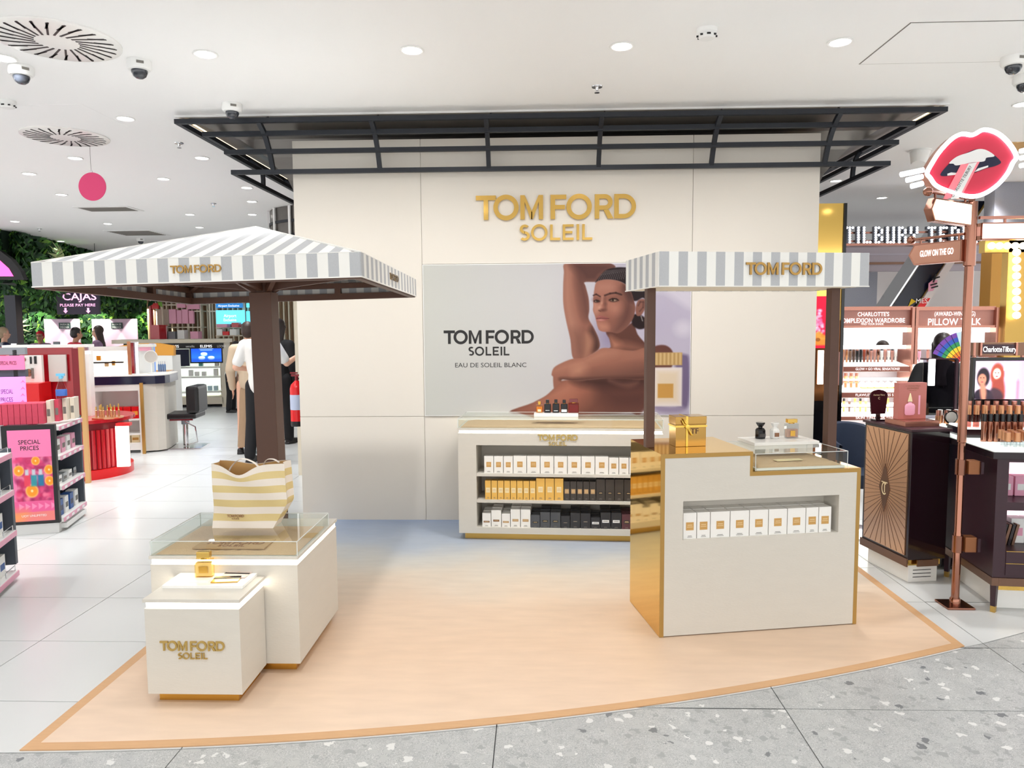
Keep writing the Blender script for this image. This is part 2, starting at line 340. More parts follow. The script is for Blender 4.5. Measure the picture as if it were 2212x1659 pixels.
# ================================================================== DISPLAY WALL
YW = 5.93; WL, WR, WT = -1.932, 2.222, 3.07
wall = MB().box(WL+.002, WR-.002, YW+.012, YW+.11, 0, WT-.002).build('wall_back', 'panel_cream'); tag(wall, kind='structure')
SL, SR, SZ = -.908, 1.239, .862
for x0, x1, z0, z1 in ((WL, SL, 0, SZ), (SL, SR, 0, SZ), (SR, WR, 0, SZ), (WL, SL, SZ, WT), (SL, SR, 2.088, WT), (SR, WR, SZ, WT), (SL, SR, SZ, 2.088)):
    g = .0018
    MB().box(x0+g, x1-g, YW, YW+.013, z0+g, z1-g).build('panel', 'panel_cream', wall)
# wall sign: mirrored gold letters
t = thing('wall_sign', 'large mirrored gold two-line letters high on the cream display wall', 'sign', (.161, YW, 2.43))
MATS['sign_gold'] = M('sign_gold', (233, 190, 104), .1, 1)
logo(t, 'sign_gold', (0, -.004, 0), X, Z, FRONT, .189, .018)
# ------------------------------------------------------------------ campaign poster, painted as a print on a board
def soft_poly(px, py, poly, blur):
    """signed distance of points to a polygon turned into a soft mask"""
    n = len(poly); d = np.full(px.shape, 1e9); ins = np.zeros(px.shape, bool)
    for i in range(n):
        ax, ay = poly[i]; bx, by = poly[(i+1) % n]; ex, ey = bx-ax, by-ay
        wx, wy = px-ax, py-ay; tt = np.clip((wx*ex+wy*ey)/(ex*ex+ey*ey+1e-9), 0, 1)
        d = np.minimum(d, (wx-ex*tt)**2+(wy-ey*tt)**2)
        c = ((ay > py) != (by > py)) & (px < (bx-ax)*(py-ay)/(by-ay+1e-12)+ax); ins ^= c
    d = np.sqrt(d)*np.where(ins, 1, -1)
    return np.clip(d/blur*.5+.5, 0, 1)
def smooth_path(p, n=5):
    out = []; k = len(p)
    for i in range(k):
        p0, p1, p2, p3 = p[i-1], p[i], p[(i+1) % k], p[(i+2) % k]
        for j in range(n):
            t_ = j/n
            out.append(tuple(.5*((2*p1[c])+(-p0[c]+p2[c])*t_+(2*p0[c]-5*p1[c]+4*p2[c]-p3[c])*t_*t_+(-p0[c]+3*p1[c]-3*p2[c]+p3[c])*t_**3) for c in (0, 1)))
    return out
class Paint:
    def __init__(s, w, h, nx, ny, base=(220, 220, 215)):
        s.nx, s.ny = nx, ny; xs = np.linspace(0, w, nx); ys = np.linspace(0, h, ny); s.x, s.y = np.meshgrid(xs, ys)
        s.c = np.ones((ny, nx, 3))*np.array(base, float)
    def mix(s, m, col): s.c = s.c*(1-m[..., None]) + np.array(col, float)*m[..., None]
    def poly(s, p, col, blur=4, k=1.0, sm=True): s.mix(soft_poly(s.x, s.y, smooth_path(p) if sm else p, blur)*k, col)
    def clip_poly(s, p, clip, col, blur=30, k=1.0): s.mix(soft_poly(s.x, s.y, smooth_path(p), blur)*soft_poly(s.x, s.y, smooth_path(clip), 4)*k, col)
    def ell(s, cx, cy, rx, ry, col, blur=.15, k=1.0, ang=0):
        a = math.radians(ang); u = (s.x-cx)*math.cos(a)+(s.y-cy)*math.sin(a); v = -(s.x-cx)*math.sin(a)+(s.y-cy)*math.cos(a)
        d = np.sqrt((u/rx)**2+(v/ry)**2); s.mix(np.clip((1-d)/blur*.5+.5, 0, 1)*k, col)
    def stroke(s, pts, w, col, k=1.0, blur=2):
        for a, b in zip(pts[:-1], pts[1:]):
            ex, ey = b[0]-a[0], b[1]-a[1]; tt = np.clip(((s.x-a[0])*ex+(s.y-a[1])*ey)/(ex*ex+ey*ey+1e-9), 0, 1)
            d = np.hypot(s.x-a[0]-ex*tt, s.y-a[1]-ey*tt); s.mix(np.clip((w-d)/blur*.5+.5, 0, 1)*k, col)
    def grad(s, c0, c1, horiz=True, k=1):
        t_ = (s.x/s.x.max() if horiz else s.y/s.y.max())[..., None]; s.c = s.c*(1-k)+k*(np.array(c0)*(1-t_)+np.array(c1)*t_)
    def build(s, name, mat, o, a, b, w, h, parent=None, world=False):
        """o = top left corner, a = right, b = down"""
        o, a, b = Vector(o), Vector(a), Vector(b); nx, ny = s.nx, s.ny
        O = np.array(o); A_ = np.array(a); B_ = np.array(b)
        V = O + (np.linspace(0, w, nx)[None, :, None]*A_ + np.linspace(0, h, ny)[:, None, None]*B_)
        V = V.reshape(-1, 3)
        if world and parent is not None:
            inv = np.array(parent.matrix_basis.inverted()); V = V@inv[:3, :3].T + inv[:3, 3]
        idx = np.arange(nx*ny).reshape(ny, nx); F = np.stack([idx[:-1, :-1], idx[1:, :-1], idx[1:, 1:], idx[:-1, 1:]], -1).reshape(-1, 4)
        me = bpy.data.meshes.new(name); me.from_pydata(V.tolist(), [], F.tolist())
        c = np.clip(s.c/255, 0, 1); c = np.where(c <= .04045, c/12.92, ((c+.055)/1.055)**2.4)
        at_ = me.color_attributes.new('print', 'FLOAT_COLOR', 'POINT'); at_.data.foreach_set('color', np.concatenate([c.reshape(-1, 3), np.ones((nx*ny, 1))], 1).astype(np.float32).ravel())
        me.materials.append(MATS[mat]); ob = bpy.data.objects.new(name, me); COL.objects.link(ob)
        if parent: ob.parent = parent
        return ob
vertex_mat('poster_print', .75, 0, .1)
PL, PR, PT, PB = -.903, 1.234, 2.084, .866
post = thing('campaign_poster', 'wide framed perfume poster of a bare-shouldered model on the display wall', 'poster', ((PL+PR)/2, YW, PB))
MB().box(PL, PR, YW-.012, YW-.0005, PB, PT).build('board', 'white_plain', post, True)
# paint coordinates: the poster as 2045 x 1168 units
pt = Paint(2045, 1168, 470, 268); pt.grad((205, 206, 199), (196, 190, 206))
pt.ell(900, 420, 700, 520, (214, 215, 210), 1.2, .5); pt.ell(1800, 420, 420, 520, (176, 166, 190), 1.0, .7)
pt.poly([(1740, 215), (1850, 230), (1960, 300), (2045, 340), (2045, 200), (1900, 190)], (214, 208, 220), 30, .8)
pt.ell(1990, 500, 60, 55, (212, 206, 218), .6, .8); pt.ell(1430, 570, 120, 150, (140, 128, 158), .9, .8)
def fc(*pts): return [(732.5+.7287*x, -42.8+.7311*y) for x, y in pts]
def fe(cx_, cy_, rx, ry, col, bl=.8, k=1, ang=0): (a_, b_), = fc((cx_, cy_)); pt.ell(a_, b_, rx*.73, ry*.73, col, bl, k, ang)
pt.poly([(1680, 760), (1740, 660), (1800, 628), (1870, 634), (1915, 690), (1905, 800), (1820, 900), (1740, 1060), (1640, 1168), (1500, 1000)], (104, 66, 58), 6)
torso = fc((-60, 1640), (150, 1520), (280, 1450), (370, 1370), (450, 1290), (700, 1280), (1000, 1255), (1360, 1245), (1400, 1500), (1220, 1625))
pt.poly(torso, (112, 72, 62), 5)
pt.clip_poly(fc((0, 1600), (280, 1450), (460, 1300), (650, 1300), (780, 1400), (620, 1560), (300, 1640)), torso, (162, 104, 86), 80)
pt.clip_poly(fc((200, 1510), (380, 1390), (520, 1320), (560, 1380), (400, 1480)), torso, (188, 126, 104), 60, .8)
pt.clip_poly(fc((600, 1270), (1340, 1260), (1330, 1330), (1000, 1370), (760, 1340)), torso, (62, 42, 40), 50, .95)
pt.clip_poly(fc((880, 1380), (1340, 1380), (1330, 1600), (1000, 1620)), torso, (84, 54, 50), 90, .8)
pt.clip_poly(fc((960, 1290), (1100, 1330), (1250, 1310), (1150, 1350)), torso, (140, 96, 84), 30, .7)
neck = fc((925, 765), (955, 850), (970, 930), (955, 965), (1345, 965), (1250, 800), (1200, 680), (1100, 740))
pt.poly(neck, (96, 62, 54), 5); pt.clip_poly(fc((960, 830), (1010, 850), (1085, 900), (1050, 950), (980, 950)), neck, (186, 126, 102), 30, .8); pt.clip_poly(fc((1100, 880), (1300, 930), (1340, 965), (1080, 960)), neck, (150, 100, 84), 30, .7)
arm = fc((490, 55), (700, 45), (905, 45), (1015, 92), (930, 140), (870, 190), (820, 245), (695, 250), (705, 300), (735, 420), (742, 540), (735, 630), (790, 730), (840, 840), (852, 930), (800, 990), (690, 1050), (575, 1050), (545, 850), (500, 650), (472, 480), (470, 300), (478, 150))
pt.poly(arm, (146, 98, 84), 5)
pt.clip_poly(fc((480, 80), (540, 70), (560, 300), (570, 500), (620, 760), (600, 1000), (560, 900), (500, 650), (470, 420)), arm, (184, 132, 112), 50, .8)
pt.clip_poly(fc((640, 90), (700, 250), (745, 430), (750, 620), (690, 620), (640, 420), (610, 230)), arm, (98, 66, 60), 45, .85)
pt.clip_poly(fc((560, 50), (905, 45), (1015, 92), (870, 190), (820, 250), (700, 250), (640, 170)), arm, (88, 60, 56), 40, .9)
pt.clip_poly(fc((780, 720), (850, 860), (850, 960), (780, 980), (790, 860), (750, 770)), arm, (70, 48, 44), 30, .9)
pt.clip_poly(fc((700, 800), (740, 820), (760, 920), (700, 1040), (690, 920)), arm, (192, 140, 112), 30, .7)
pt.clip_poly(fc((560, 760), (680, 800), (690, 1000), (590, 1000)), arm, (118, 80, 70), 50, .6)
fore = fc((345, 1220), (370, 1150), (450, 1100), (570, 1055), (690, 1045), (800, 990), (880, 945), (1000, 950), (1200, 975), (1360, 960), (1360, 1255), (1100, 1265), (900, 1265), (700, 1280), (560, 1285), (460, 1275), (445, 1310), (410, 1340), (372, 1370), (362, 1300), (360, 1245))
pt.poly(fore, (152, 102, 86), 5)
pt.clip_poly(fc((370, 1190), (480, 1110), (680, 1065), (860, 970), (1000, 970), (1000, 1010), (760, 1090), (560, 1160)), fore, (188, 132, 110), 50, .75)
fe(640, 1190, 70, 60, (196, 140, 116), 1, .8); pt.clip_poly(fc((700, 1230), (1000, 1180), (1360, 1120), (1360, 1265), (700, 1290)), fore, (104, 70, 62), 60, .8); pt.clip_poly(fc((440, 1260), (700, 1262), (1360, 1240), (1360, 1275), (560, 1295)), fore, (70, 46, 42), 18, .8)
pt.clip_poly(fc((900, 960), (1340, 985), (1340, 1030), (1100, 1040)), fore, (166, 114, 96), 40, .6)
hair = fc((805, 255), (830, 218), (880, 158), (930, 120), (1010, 102), (1090, 100), (1200, 115), (1330, 200), (1360, 340), (1350, 440), (1300, 420), (1240, 450), (1195, 440), (1170, 350), (1120, 280), (1040, 242), (930, 227), (850, 240))
pt.poly(hair, (46, 37, 39), 5)
for i in range(13): pt.stroke(fc((835+i*22, 236-i*1.2), (868+i*21, 178-i*3), (920+i*18, 132-i*1.5)), 1.6, (150, 142, 142), .6, 2)
pt.poly(fc((1195, 600), (1260, 590), (1335, 640), (1335, 725), (1270, 748), (1205, 715), (1185, 660)), (44, 34, 35), 6)
face = fc((800, 300), (815, 255), (850, 236), (930, 226), (1040, 240), (1125, 285), (1175, 350), (1205, 440), (1225, 520), (1212, 600), (1185, 660), (1125, 735), (1050, 785), (970, 775), (900, 772), (852, 757), (832, 722), (815, 655), (802, 605), (782, 545), (786, 495), (783, 445), (786, 400))
pt.poly(face, (158, 106, 90), 4)
pt.clip_poly(fc((1040, 300), (1180, 360), (1230, 520), (1190, 680), (1060, 790), (980, 780), (1030, 640), (1070, 520), (1090, 420)), face, (96, 64, 58), 60, .9)
pt.clip_poly(fc((1100, 290), (1180, 350), (1210, 450), (1160, 430), (1120, 350)), face, (70, 48, 46), 30, .9)
pt.clip_poly(fc((830, 260), (960, 245), (1040, 290), (1000, 350), (880, 360), (810, 350)), face, (174, 122, 106), 40, .8)
pt.clip_poly(fc((960, 480), (1060, 480), (1060, 560), (980, 590)), face, (178, 122, 104), 40, .8); pt.clip_poly(fc((785, 470), (830, 480), (830, 560), (795, 570)), face, (196, 142, 122), 25, .8)
pt.clip_poly(fc((900, 580), (980, 600), (1000, 680), (930, 720), (900, 680)), face, (132, 86, 74), 40, .6); pt.clip_poly(fc((840, 680), (930, 690), (940, 745), (860, 750)), face, (186, 128, 108), 25, .8)
pt.stroke(fc((786, 390), (815, 378), (856, 402)), 5, (58, 40, 38), .9, 4); pt.stroke(fc((905, 392), (960, 372), (1020, 365), (1078, 384)), 6, (56, 39, 37), .95, 5)
fe(826, 432, 38, 22, (112, 72, 64), 1, .7); fe(995, 420, 60, 26, (116, 76, 66), 1, .7)
fe(822, 452, 30, 14, (54, 38, 36), .5, .95); fe(818, 452, 13, 8, (150, 132, 116), .4, .9); fe(822, 451, 7, 8, (36, 26, 26), .4, 1); fe(998, 441, 46, 19, (52, 36, 34), .4, .95); fe(998, 443, 28, 10, (168, 144, 122), .4, .9); fe(990, 441, 11, 11, (40, 30, 26), .4, 1); pt.stroke(fc((950, 440), (985, 422), (1030, 428), (1050, 446)), 2.4, (34, 24, 24), .95, 2); pt.stroke(fc((790, 448), (815, 437), (850, 450)), 2.4, (34, 24, 24), .95, 2)
pt.stroke(fc((884, 410), (872, 470), (848, 520)), 7, (196, 144, 124), .6, 8); pt.stroke(fc((905, 420), (910, 480), (912, 530)), 10, (112, 74, 66), .7, 12); fe(850, 522, 18, 20, (206, 154, 134), 1, .7); fe(885, 545, 30, 14, (92, 58, 52), .9, .8); pt.stroke(fc((842, 548), (862, 556)), 3, (84, 50, 46), .8, 3)
pt.poly(fc((816, 634), (832, 612), (854, 600), (872, 606), (912, 614), (952, 632), (905, 652), (860, 662), (830, 655)), (150, 88, 84), 3); pt.stroke(fc((818, 634), (856, 630), (950, 632)), 2, (84, 46, 46), .95, 2); fe(860, 648, 34, 9, (204, 142, 130), .8, .85); fe(845, 612, 18, 6, (176, 110, 102), .8, .7)
pt.poly(fc((1228, 525), (1250, 452), (1300, 430), (1332, 452), (1326, 530), (1285, 600), (1238, 602)), (134, 90, 78), 4); pt.stroke(fc((1255, 500), (1275, 462), (1308, 462), (1305, 520), (1270, 560)), 4, (78, 52, 48), .8, 5)
pt.stroke(fc((1285, 610), (1300, 660)), 3, (200, 196, 190), .7, 3)
# the bottle on the print with its shadow
pt.poly([(1930, 740), (2010, 700), (2040, 760), (2040, 1060), (1990, 1140), (1850, 1148), (1790, 1130), (1790, 1090), (1960, 1080)], (106, 92, 124), 14, .9)
pt.poly([(1700, 1168), (1760, 1090), (1960, 1090), (2045, 1168)], (176, 164, 186), 20, .6)
pt.poly([(1765, 800), (1985, 800), (1985, 1100), (1765, 1100)], (230, 222, 226), 6, 1, False); pt.poly([(1785, 820), (1968, 820), (1968, 1080), (1785, 1080)], (222, 200, 166), 30, .8, False)
pt.poly([(1800, 925), (1920, 925), (1920, 1036), (1800, 1036)], (200, 150, 78), 4, 1, False); pt.poly([(1765, 684), (1985, 684), (1985, 782), (1765, 782)], (196, 162, 108), 4, 1, False)
for i in range(14): pt.stroke([(1775+i*15, 690), (1775+i*15, 776)], 3, (226, 200, 152) if i % 2 else (150, 116, 70), .6, 2)
pt.c *= .9
pt.build('print', 'poster_print', (PL+.004, YW-.0128, PT-.004), X, -Z, PR-PL-.008, PT-PB-.008, post, True)
u_ = (PR-PL)/2045
def pp(px, py): return (PL+px*u_, YW-.0132, PT-py*u_)
lt = MB()
logo(post, 'print_black', pp(502, 607), X, Z, FRONT, 104*u_, .0006, True, True, True, .205, .19)
text(post, 'EAU DE SOLEIL BLANC', 'print_black', pp(516, 788), X, Z, 36*u_, .0004, 'CENTER', True, 550*u_)
# ================================================================== CEILING
OX0, OX1, OY0, OY1 = -2.72, 3.03, 5.655, 9.4
cb = MB().box(-14, OX0, -4, 22, CEIL, CEIL+.12).box(OX1, 12, -4, 22, CEIL, CEIL+.12).box(OX0, OX1, -4, OY0, CEIL, CEIL+.12).box(OX0, OX1, OY1, 22, CEIL, CEIL+.12)
ceil = tag(cb.build('ceiling', 'ceiling_paint'), kind='structure')
MB().box(2.02, 3.3, 4.16, 4.78, CEIL-.003, CEIL+.001).build('access_panel', 'ceiling_paint', ceil)
MB().box(2.012, 3.31, 4.152, 4.788, CEIL-.0012, CEIL+.002).build('access_joint', 'print_grey', ceil)
MB().box(-4.45, -3.25, 5.33, 5.93, CEIL-.0015, CEIL+.001).build('access_panel', 'ceiling_paint', ceil)
# ---- metal lining of the recess above the wall, flaring to a column
prof = [(0, CEIL+.1), (0, CEIL-.004), (.18, 3.165), (.42, 3.12), (.62, 3.02), (.78, 2.86), (.9, 2.6), (.95, 2.2), (.95, 0)]
fl = MB(); ring = []
for ins, z in prof: ring.append([(OX0+ins*.75, OY0+ins, z), (OX1-ins*.75, OY0+ins, z), (OX1-ins*.75, OY1-ins, z), (OX0+ins*.75, OY1-ins, z)])
for i in range(len(ring)-1):
    for j in range(4):
        a, b = ring[i], ring[i+1]; nseg = 5 if j % 2 == 0 else 3
        for k in range(nseg):
            e = 0
            lp = lambda P, Q, t: tuple(P[c]+(Q[c]-P[c])*t for c in range(3))
            fl.quad(lp(a[j], a[(j+1) % 4], k/nseg+e), lp(a[j], a[(j+1) % 4], (k+1)/nseg-e), lp(b[j], b[(j+1) % 4], (k+1)/nseg-e), lp(b[j], b[(j+1) % 4], k/nseg+e))
t = thing('column_lining', 'grey brushed metal lining flaring up to the ceiling above the display wall', 'column', ((OX0+OX1)/2, OY0+1.5, 0))
fl.build('metal_sheets', 'steel_cladding', t, True)
for sx in (OX0+.05, OX1-.05):
    MB().box(sx-.018, sx+.018, OY0+.05, OY1-.3, CEIL-.016, CEIL-.004).build('led_strip', 'led_warm', t, True)
MB().box(OX0-.012, OX1+.012, OY0-.012, OY0+.006, CEIL-.012, CEIL+.02).box(OX0-.012, OX0+.006, OY0, OY1, CEIL-.012, CEIL+.02).box(OX1-.006, OX1+.012, OY0, OY1, CEIL-.012, CEIL+.02).build('edge_trim', 'white_plain', t, True)
# ---- black steel frame in front of it
lev = [((383, 262), (2040, 238), 5.56), ((443, 287), (1970, 271), 5.68), ((490, 325), (1935, 312), 5.78), ((505, 370), (1917, 356), 5.855)]
LV = []
for l, r, yy in lev:
    a, b = at(*l, yy), at(*r, yy); z = (a.z+b.z)/2; LV.append((a.x, b.x, yy, z))
t = thing('steel_pergola_frame', 'black steel frame of curved ribs and rails hanging below the ceiling recess', 'metal frame', (.15, 5.7, 2.75))
for i, (xa, xb, yy, z) in enumerate(LV):
    w = .034
    MB().bar((xa-w/2, yy, z), (xb+w/2, yy, z), w, w).build('rail', 'black_steel', t, True)
    for xx in (xa, xb): MB().bar((xx, yy+w/2, z), (xx, 9.0-(yy-5.56), z), w, w).build('side_rail', 'black_steel', t, True)
ribx = [-2.06, -1.215, -.361, .492, 1.36, 2.222]
def curve(pts, n=4):
    pts = [Vector(p) for p in pts]; ext = [pts[0]*2-pts[1]]+pts+[pts[-1]*2-pts[-2]]; out = []
    for i in range(1, len(ext)-2):
        p0, p1, p2, p3 = ext[i-1:i+3]
        for j in range(n):
            s = j/n; out.append(.5*(2*p1+(p2-p0)*s+(2*p0-5*p1+4*p2-p3)*s*s+(-p0+3*p1-3*p2+p3)*s**3))
    return out+[pts[-1]]
for rx in ribx:
    mb = MB(); c = curve([(rx, yy, z) for _, _, yy, z in LV])
    for p, q in zip(c[:-1], c[1:]): mb.bar(p, q+(q-p)*.06, .03, .034, 0, (1, 0, 0))
    mb.build('rib', 'black_steel', t, True)
    MB().bar((rx+.03, LV[0][2], LV[0][3]), (rx+.03, LV[0][2]+.14, CEIL-.005), .008, .008).build('hanger_rod', 'black_steel', t, True)
for side in (0, 1):
    for ry in (6.55, 7.45, 8.35):
        mb = MB(); c = curve([(lv[side], ry-(lv[2]-5.56)*.2, lv[3]) for lv in LV])
        for p, q in zip(c[:-1], c[1:]): mb.bar(p, q+(q-p)*.06, .03, .034, 0, (0, 1, 0))
        mb.build('rib', 'black_steel', t, True)
# ---- further metal-clad drum on the left, behind the wall
t = thing('clad_drum', 'curved metal-clad drum with black bands hanging left of the display wall', 'column', (-2.9, 10.6, 2.03))
MB().lathe([(.85, 2.03), (.85, CEIL-.004)], (-2.9, 10.6, 0), 40).build('drum', 'steel_cladding', t, True)
for k in range(6):
    z = 2.06+k*.185; MB().lathe([(.852, z), (.868, z), (.868, z+.035), (.852, z+.035), (.852, z)], (-2.9, 10.6, 0), 40).build('band', 'black_steel', t, True)
for k in range(9):
    a = math.radians(180+k*22); MB().bar((-2.9+.872*math.cos(a), 10.6+.872*math.sin(a), 2.03), (-2.9+.872*math.cos(a), 10.6+.872*math.sin(a), CEIL-.004), .035, .02, 0, (math.cos(a), math.sin(a), 0)).build('upright', 'white_plain', t, True)
# ================================================================== CEILING FITTINGS
ring_me = MB().lathe([(.068, .001), (.073, -.004), (.066, -.008), (.058, -.006), (.05, .03), (.05, .001)], n=28).mesh('trim_ring', 'white_plain')
lens_me = MB().lathe([(0, -.004), (.03, -.008), (.052, -.003), (.052, .006)], n=24).mesh('lens', 'lamp_lens')
def downlight(x, y, label, lamp=True, power=1.0, group='ceiling downlights', cone=CONE, col=(1, .99, .976), tilt=0):
    t = thing('ceiling_downlight', label, 'downlight', (x, y, CEIL), 0, group)
    link('trim_ring', ring_me, t); link('lens', lens_me, t)
    if lamp:
        l = bpy.data.lights.new('downlight_beam', 'SPOT'); l.energy = LAMP_W*power; l.spot_size = math.radians(cone); l.spot_blend = 1; l.shadow_soft_size = .055; l.color = col
        ob = bpy.data.objects.new('downlight_beam', l); COL.objects.link(ob); ob.parent = t; ob.location = (0, 0, -.03); ob.rotation_euler = (math.radians(tilt), 0, 0)
row = [-3.147, -1.934, -.714, .503, 1.746]
for i, x in enumerate(row): downlight(x, 4.41, 'round white ceiling downlight in the front row, %s from the left' % ORD[i], True, FRONT_ROW, cone=FRONT_CONE, tilt=FRONT_TILT)
far = [(-3.143, 5.70), (-4.343, 6.97), (-3.161, 7.04), (-5.253, 7.635), (-4.015, 7.986), (-3.325, 8.547), (-5.693, 8.832), (-3.63, 9.484), (-4.918, 10.5), (-4.044, 10.565), (-7.808, 10.97), (-6.594, 11.32), (-5.405, 11.857), (-8.782, 13.523)]
for i, (x, y) in enumerate(far): downlight(x, y, 'round white downlight over the left-hand shop floor, %s nearest' % ORD[i], True, FAR_POWER, col=(.99, 1, 1))
downlight(4.46, 9.79, 'round white downlight above the studded letter sign')
for y, xs, pw_ in ((3.12, [-4.36]+row+[2.97, 4.2, 5.4], NEAR_POWER), (1.5, [-5.6, -3.147, -.714, 1.746, 4.2, 6.6], BACK_POWER), (-.9, [-5.6, -3.147, -.714, 1.746, 4.2, 6.6], BACK_POWER), (-3.0, [-3.147, -.714, 1.746, 4.2], BACK_POWER), (4.41, [-5.4, -4.36, 2.97, 4.2, 5.4], 1.4), (5.7, [-6.6, -5.4, 3.6, 4.8, 6.0], 1.5), (7.2, [-6.8, 4.3, 5.3, 6.4], 1.7), (8.6, [-8, 3.4, 5.2, 6.8], 1.7)):  # further lamps added around the seen ones to brighten and even the light
    for x in xs: downlight(x, y, 'round white ceiling downlight outside the photographed part of the ceiling', True, pw_)
# swirl diffusers
def diffuser(x, y, label, r=.325):
    t = thing('swirl_diffuser', label, 'air diffuser', (x, y, CEIL), .2, 'ceiling air diffusers')
    MB().lathe([(0, -.014), (r*.93, -.014), (r, -.008), (r, -.0004)], n=56).build('plate', 'white_gloss', t)
    for k in range(48):
        a = 2*math.pi*k/48; c, s = math.cos(a), math.sin(a); cw, sw = math.cos(a+.35), math.sin(a+.35)
        r0_, r1_ = ((r*.34, r*.9) if k % 2 == 0 else (r*.62, r*.92))
        p = Vector((c*r0_, s*r0_, -.0148)); d = Vector((cw, sw, 0)); L = (r1_-r0_)
        MB().bar(p, p+d*L, .011, .003).build('slot', 'black', t)
diffuser(-2.66, 4.16, 'large round swirl air diffuser at the top left of the ceiling'); diffuser(-3.93, 6.19, 'round swirl air diffuser behind the pink disc', .33)
# dome cameras
def dome(x, y, label, s=1.0):
    t = thing('dome_camera', label, 'security camera', (x, y, CEIL), random.random(), 'ceiling dome cameras')
    MB().lathe([(.068*s, 0), (.07*s, -.012), (.07*s, -.042*s), (.062*s, -.055*s), (.05*s, -.058*s), (0, -.058*s)], n=30).build('housing', 'white_plain', t)
    MB().lathe([(.046*s, -.056*s), (.046*s, -.07*s), (.036*s, -.092*s), (.02*s, -.104*s), (0, -.107*s)], n=26).build('dome', 'dome_tint', t)
    MB().box(-.02, .02, -.0715*s, -.0695*s, -.034, -.018).build('badge', 'print_grey', t)
M('dome_tint', (46, 50, 58), .08, spec=.8)
dome(-3.15, 4.56, 'white dome camera below the large swirl diffuser'); dome(-2.38, 4.5, 'white dome camera between swirl diffuser and front downlights'); dome(-2.18, 5.38, 'white dome camera beside the left end of the black frame')
dome(2.9, 4.70, 'white dome camera at the right edge, the upper of two'); dome(3.2, 5.06, 'white dome camera at the right edge, the lower of two'); dome(-7.1, 13.2, 'small distant dome camera above the umbrella roof')
def detector(x, y, label):
    t = thing('smoke_detector', label, 'smoke detector', (x, y, CEIL), 0, 'smoke detectors')
    MB().lathe([(.056, 0), (.056, -.022), (.05, -.026), (.05, -.03), (0, -.03)], n=28).build('base', 'white_plain', t)
    MB().lathe([(.046, -.03), (.046, -.044), (.038, -.052), (0, -.054)], n=28).build('cap', 'white_plain', t)
    for k in range(8):
        a = k*math.pi/4; MB().cbox((.0465*math.cos(a), .0465*math.sin(a), -.038), (.02, .006, .009), 0, None).build('vent_slot', 'black', t)
detector(-3.72, 5.22, 'white smoke detector at the left edge of the ceiling'); detector(.94, 4.19, 'white smoke detector in the front of the ceiling, right of centre')
def sprinkler(x, y, label):
    t = thing('sprinkler_head', label, 'sprinkler', (x, y, CEIL), 0, 'ceiling sprinklers')
    MB().lathe([(.038, 0), (.036, -.006), (.012, -.009), (.009, -.028), (0, -.028)], n=20).build('rosette', 'chrome', t)
    MB().lathe([(.018, -.04), (.018, -.043), (0, -.043)], n=14).tube([(-.006, 0, -.026), (-.009, 0, -.034), (0, 0, -.042)], .002, 5).tube([(.006, 0, -.026), (.009, 0, -.034), (0, 0, -.042)], .002, 5).build('deflector', 'chrome', t)
sprinkler(.42, 5.13, 'chrome sprinkler above the middle of the black frame'); sprinkler(-3.1, 6.47, 'chrome sprinkler left of the black frame'); sprinkler(-4.18, 9.6, 'small chrome sprinkler among the far downlights'); sprinkler(-8.0, 11.8, 'small chrome sprinkler near the green wall')
def grille(x, y, label, w=.75, d=.42):
    t = thing('ceiling_grille', label, 'air vent', (x, y, CEIL), .0, 'ceiling air grilles')
    MB().box(-w/2, w/2, -d/2, d/2, -.008, .002).build('frame', 'white_plain', t)
    for k in range(9): MB().box(-w/2+.05, w/2-.05, -d/2+.05+k*(d-.1)/9, -d/2+.05+(k+.6)*(d-.1)/9, -.011, -.007).build('louvre', 'print_grey', t)
grille(-5.76, 9.93, 'flat rectangular ceiling grille below the pink disc'); grille(-6.75, 12.46, 'flat rectangular ceiling grille just above the umbrella roof', .8, .7)
for x, y, r, lb in ((-3.9, 6.6, .04, None),):
    t = thing('hanging_disc', 'pink cardboard disc hanging on a thread from the ceiling', 'hanging sign', (-3.955, 6.57, 2.9))
    MB().lathe([(0, -.004), (.124, -.004), (.124, .004), (0, .004)], (-3.95, 6.57, 2.855), 48, 0, False, 'y').build('disc', M('disc_pink', (236, 74, 128), .6), t, True)
    MB().tube([(-3.955, 6.57, CEIL), (-3.955, 6.57, 2.995)], .0016, 5).build('thread', 'print_grey', t, True)
    MB().tube([(-3.955+.012*math.cos(a), 6.57, 2.988+.012*math.sin(a)) for a in np.linspace(-1.5, 2.6, 9)], .002, 5).build('hook', 'chrome', t, True)
t = thing('gimbal_spotlight', 'white conical tilted spotlight on the ceiling beside the lips sign', 'spotlight', (3.6, 7.16, CEIL))
MB().lathe([(.1, 0), (.1, -.01), (.03, -.012), (0, -.012)], n=24).build('plate', 'white_plain', t)
c = MB().lathe([(.02, -.01), (.09, .0), (.062, .15), (.055, .15)], n=24).build('cone', 'white_plain', t); c.location = (0, 0, -.005); c.rotation_euler = (math.radians(160), math.radians(15), 0)
def on(px, py, z):
    """world point at height z seen at that place of the photograph"""
    d = rt*((px-1106)/FPX) + dn*((py-829.5)/FPX) + fw
    return Vector((0, 0, EYE)) + d*((z-EYE)/d.z)
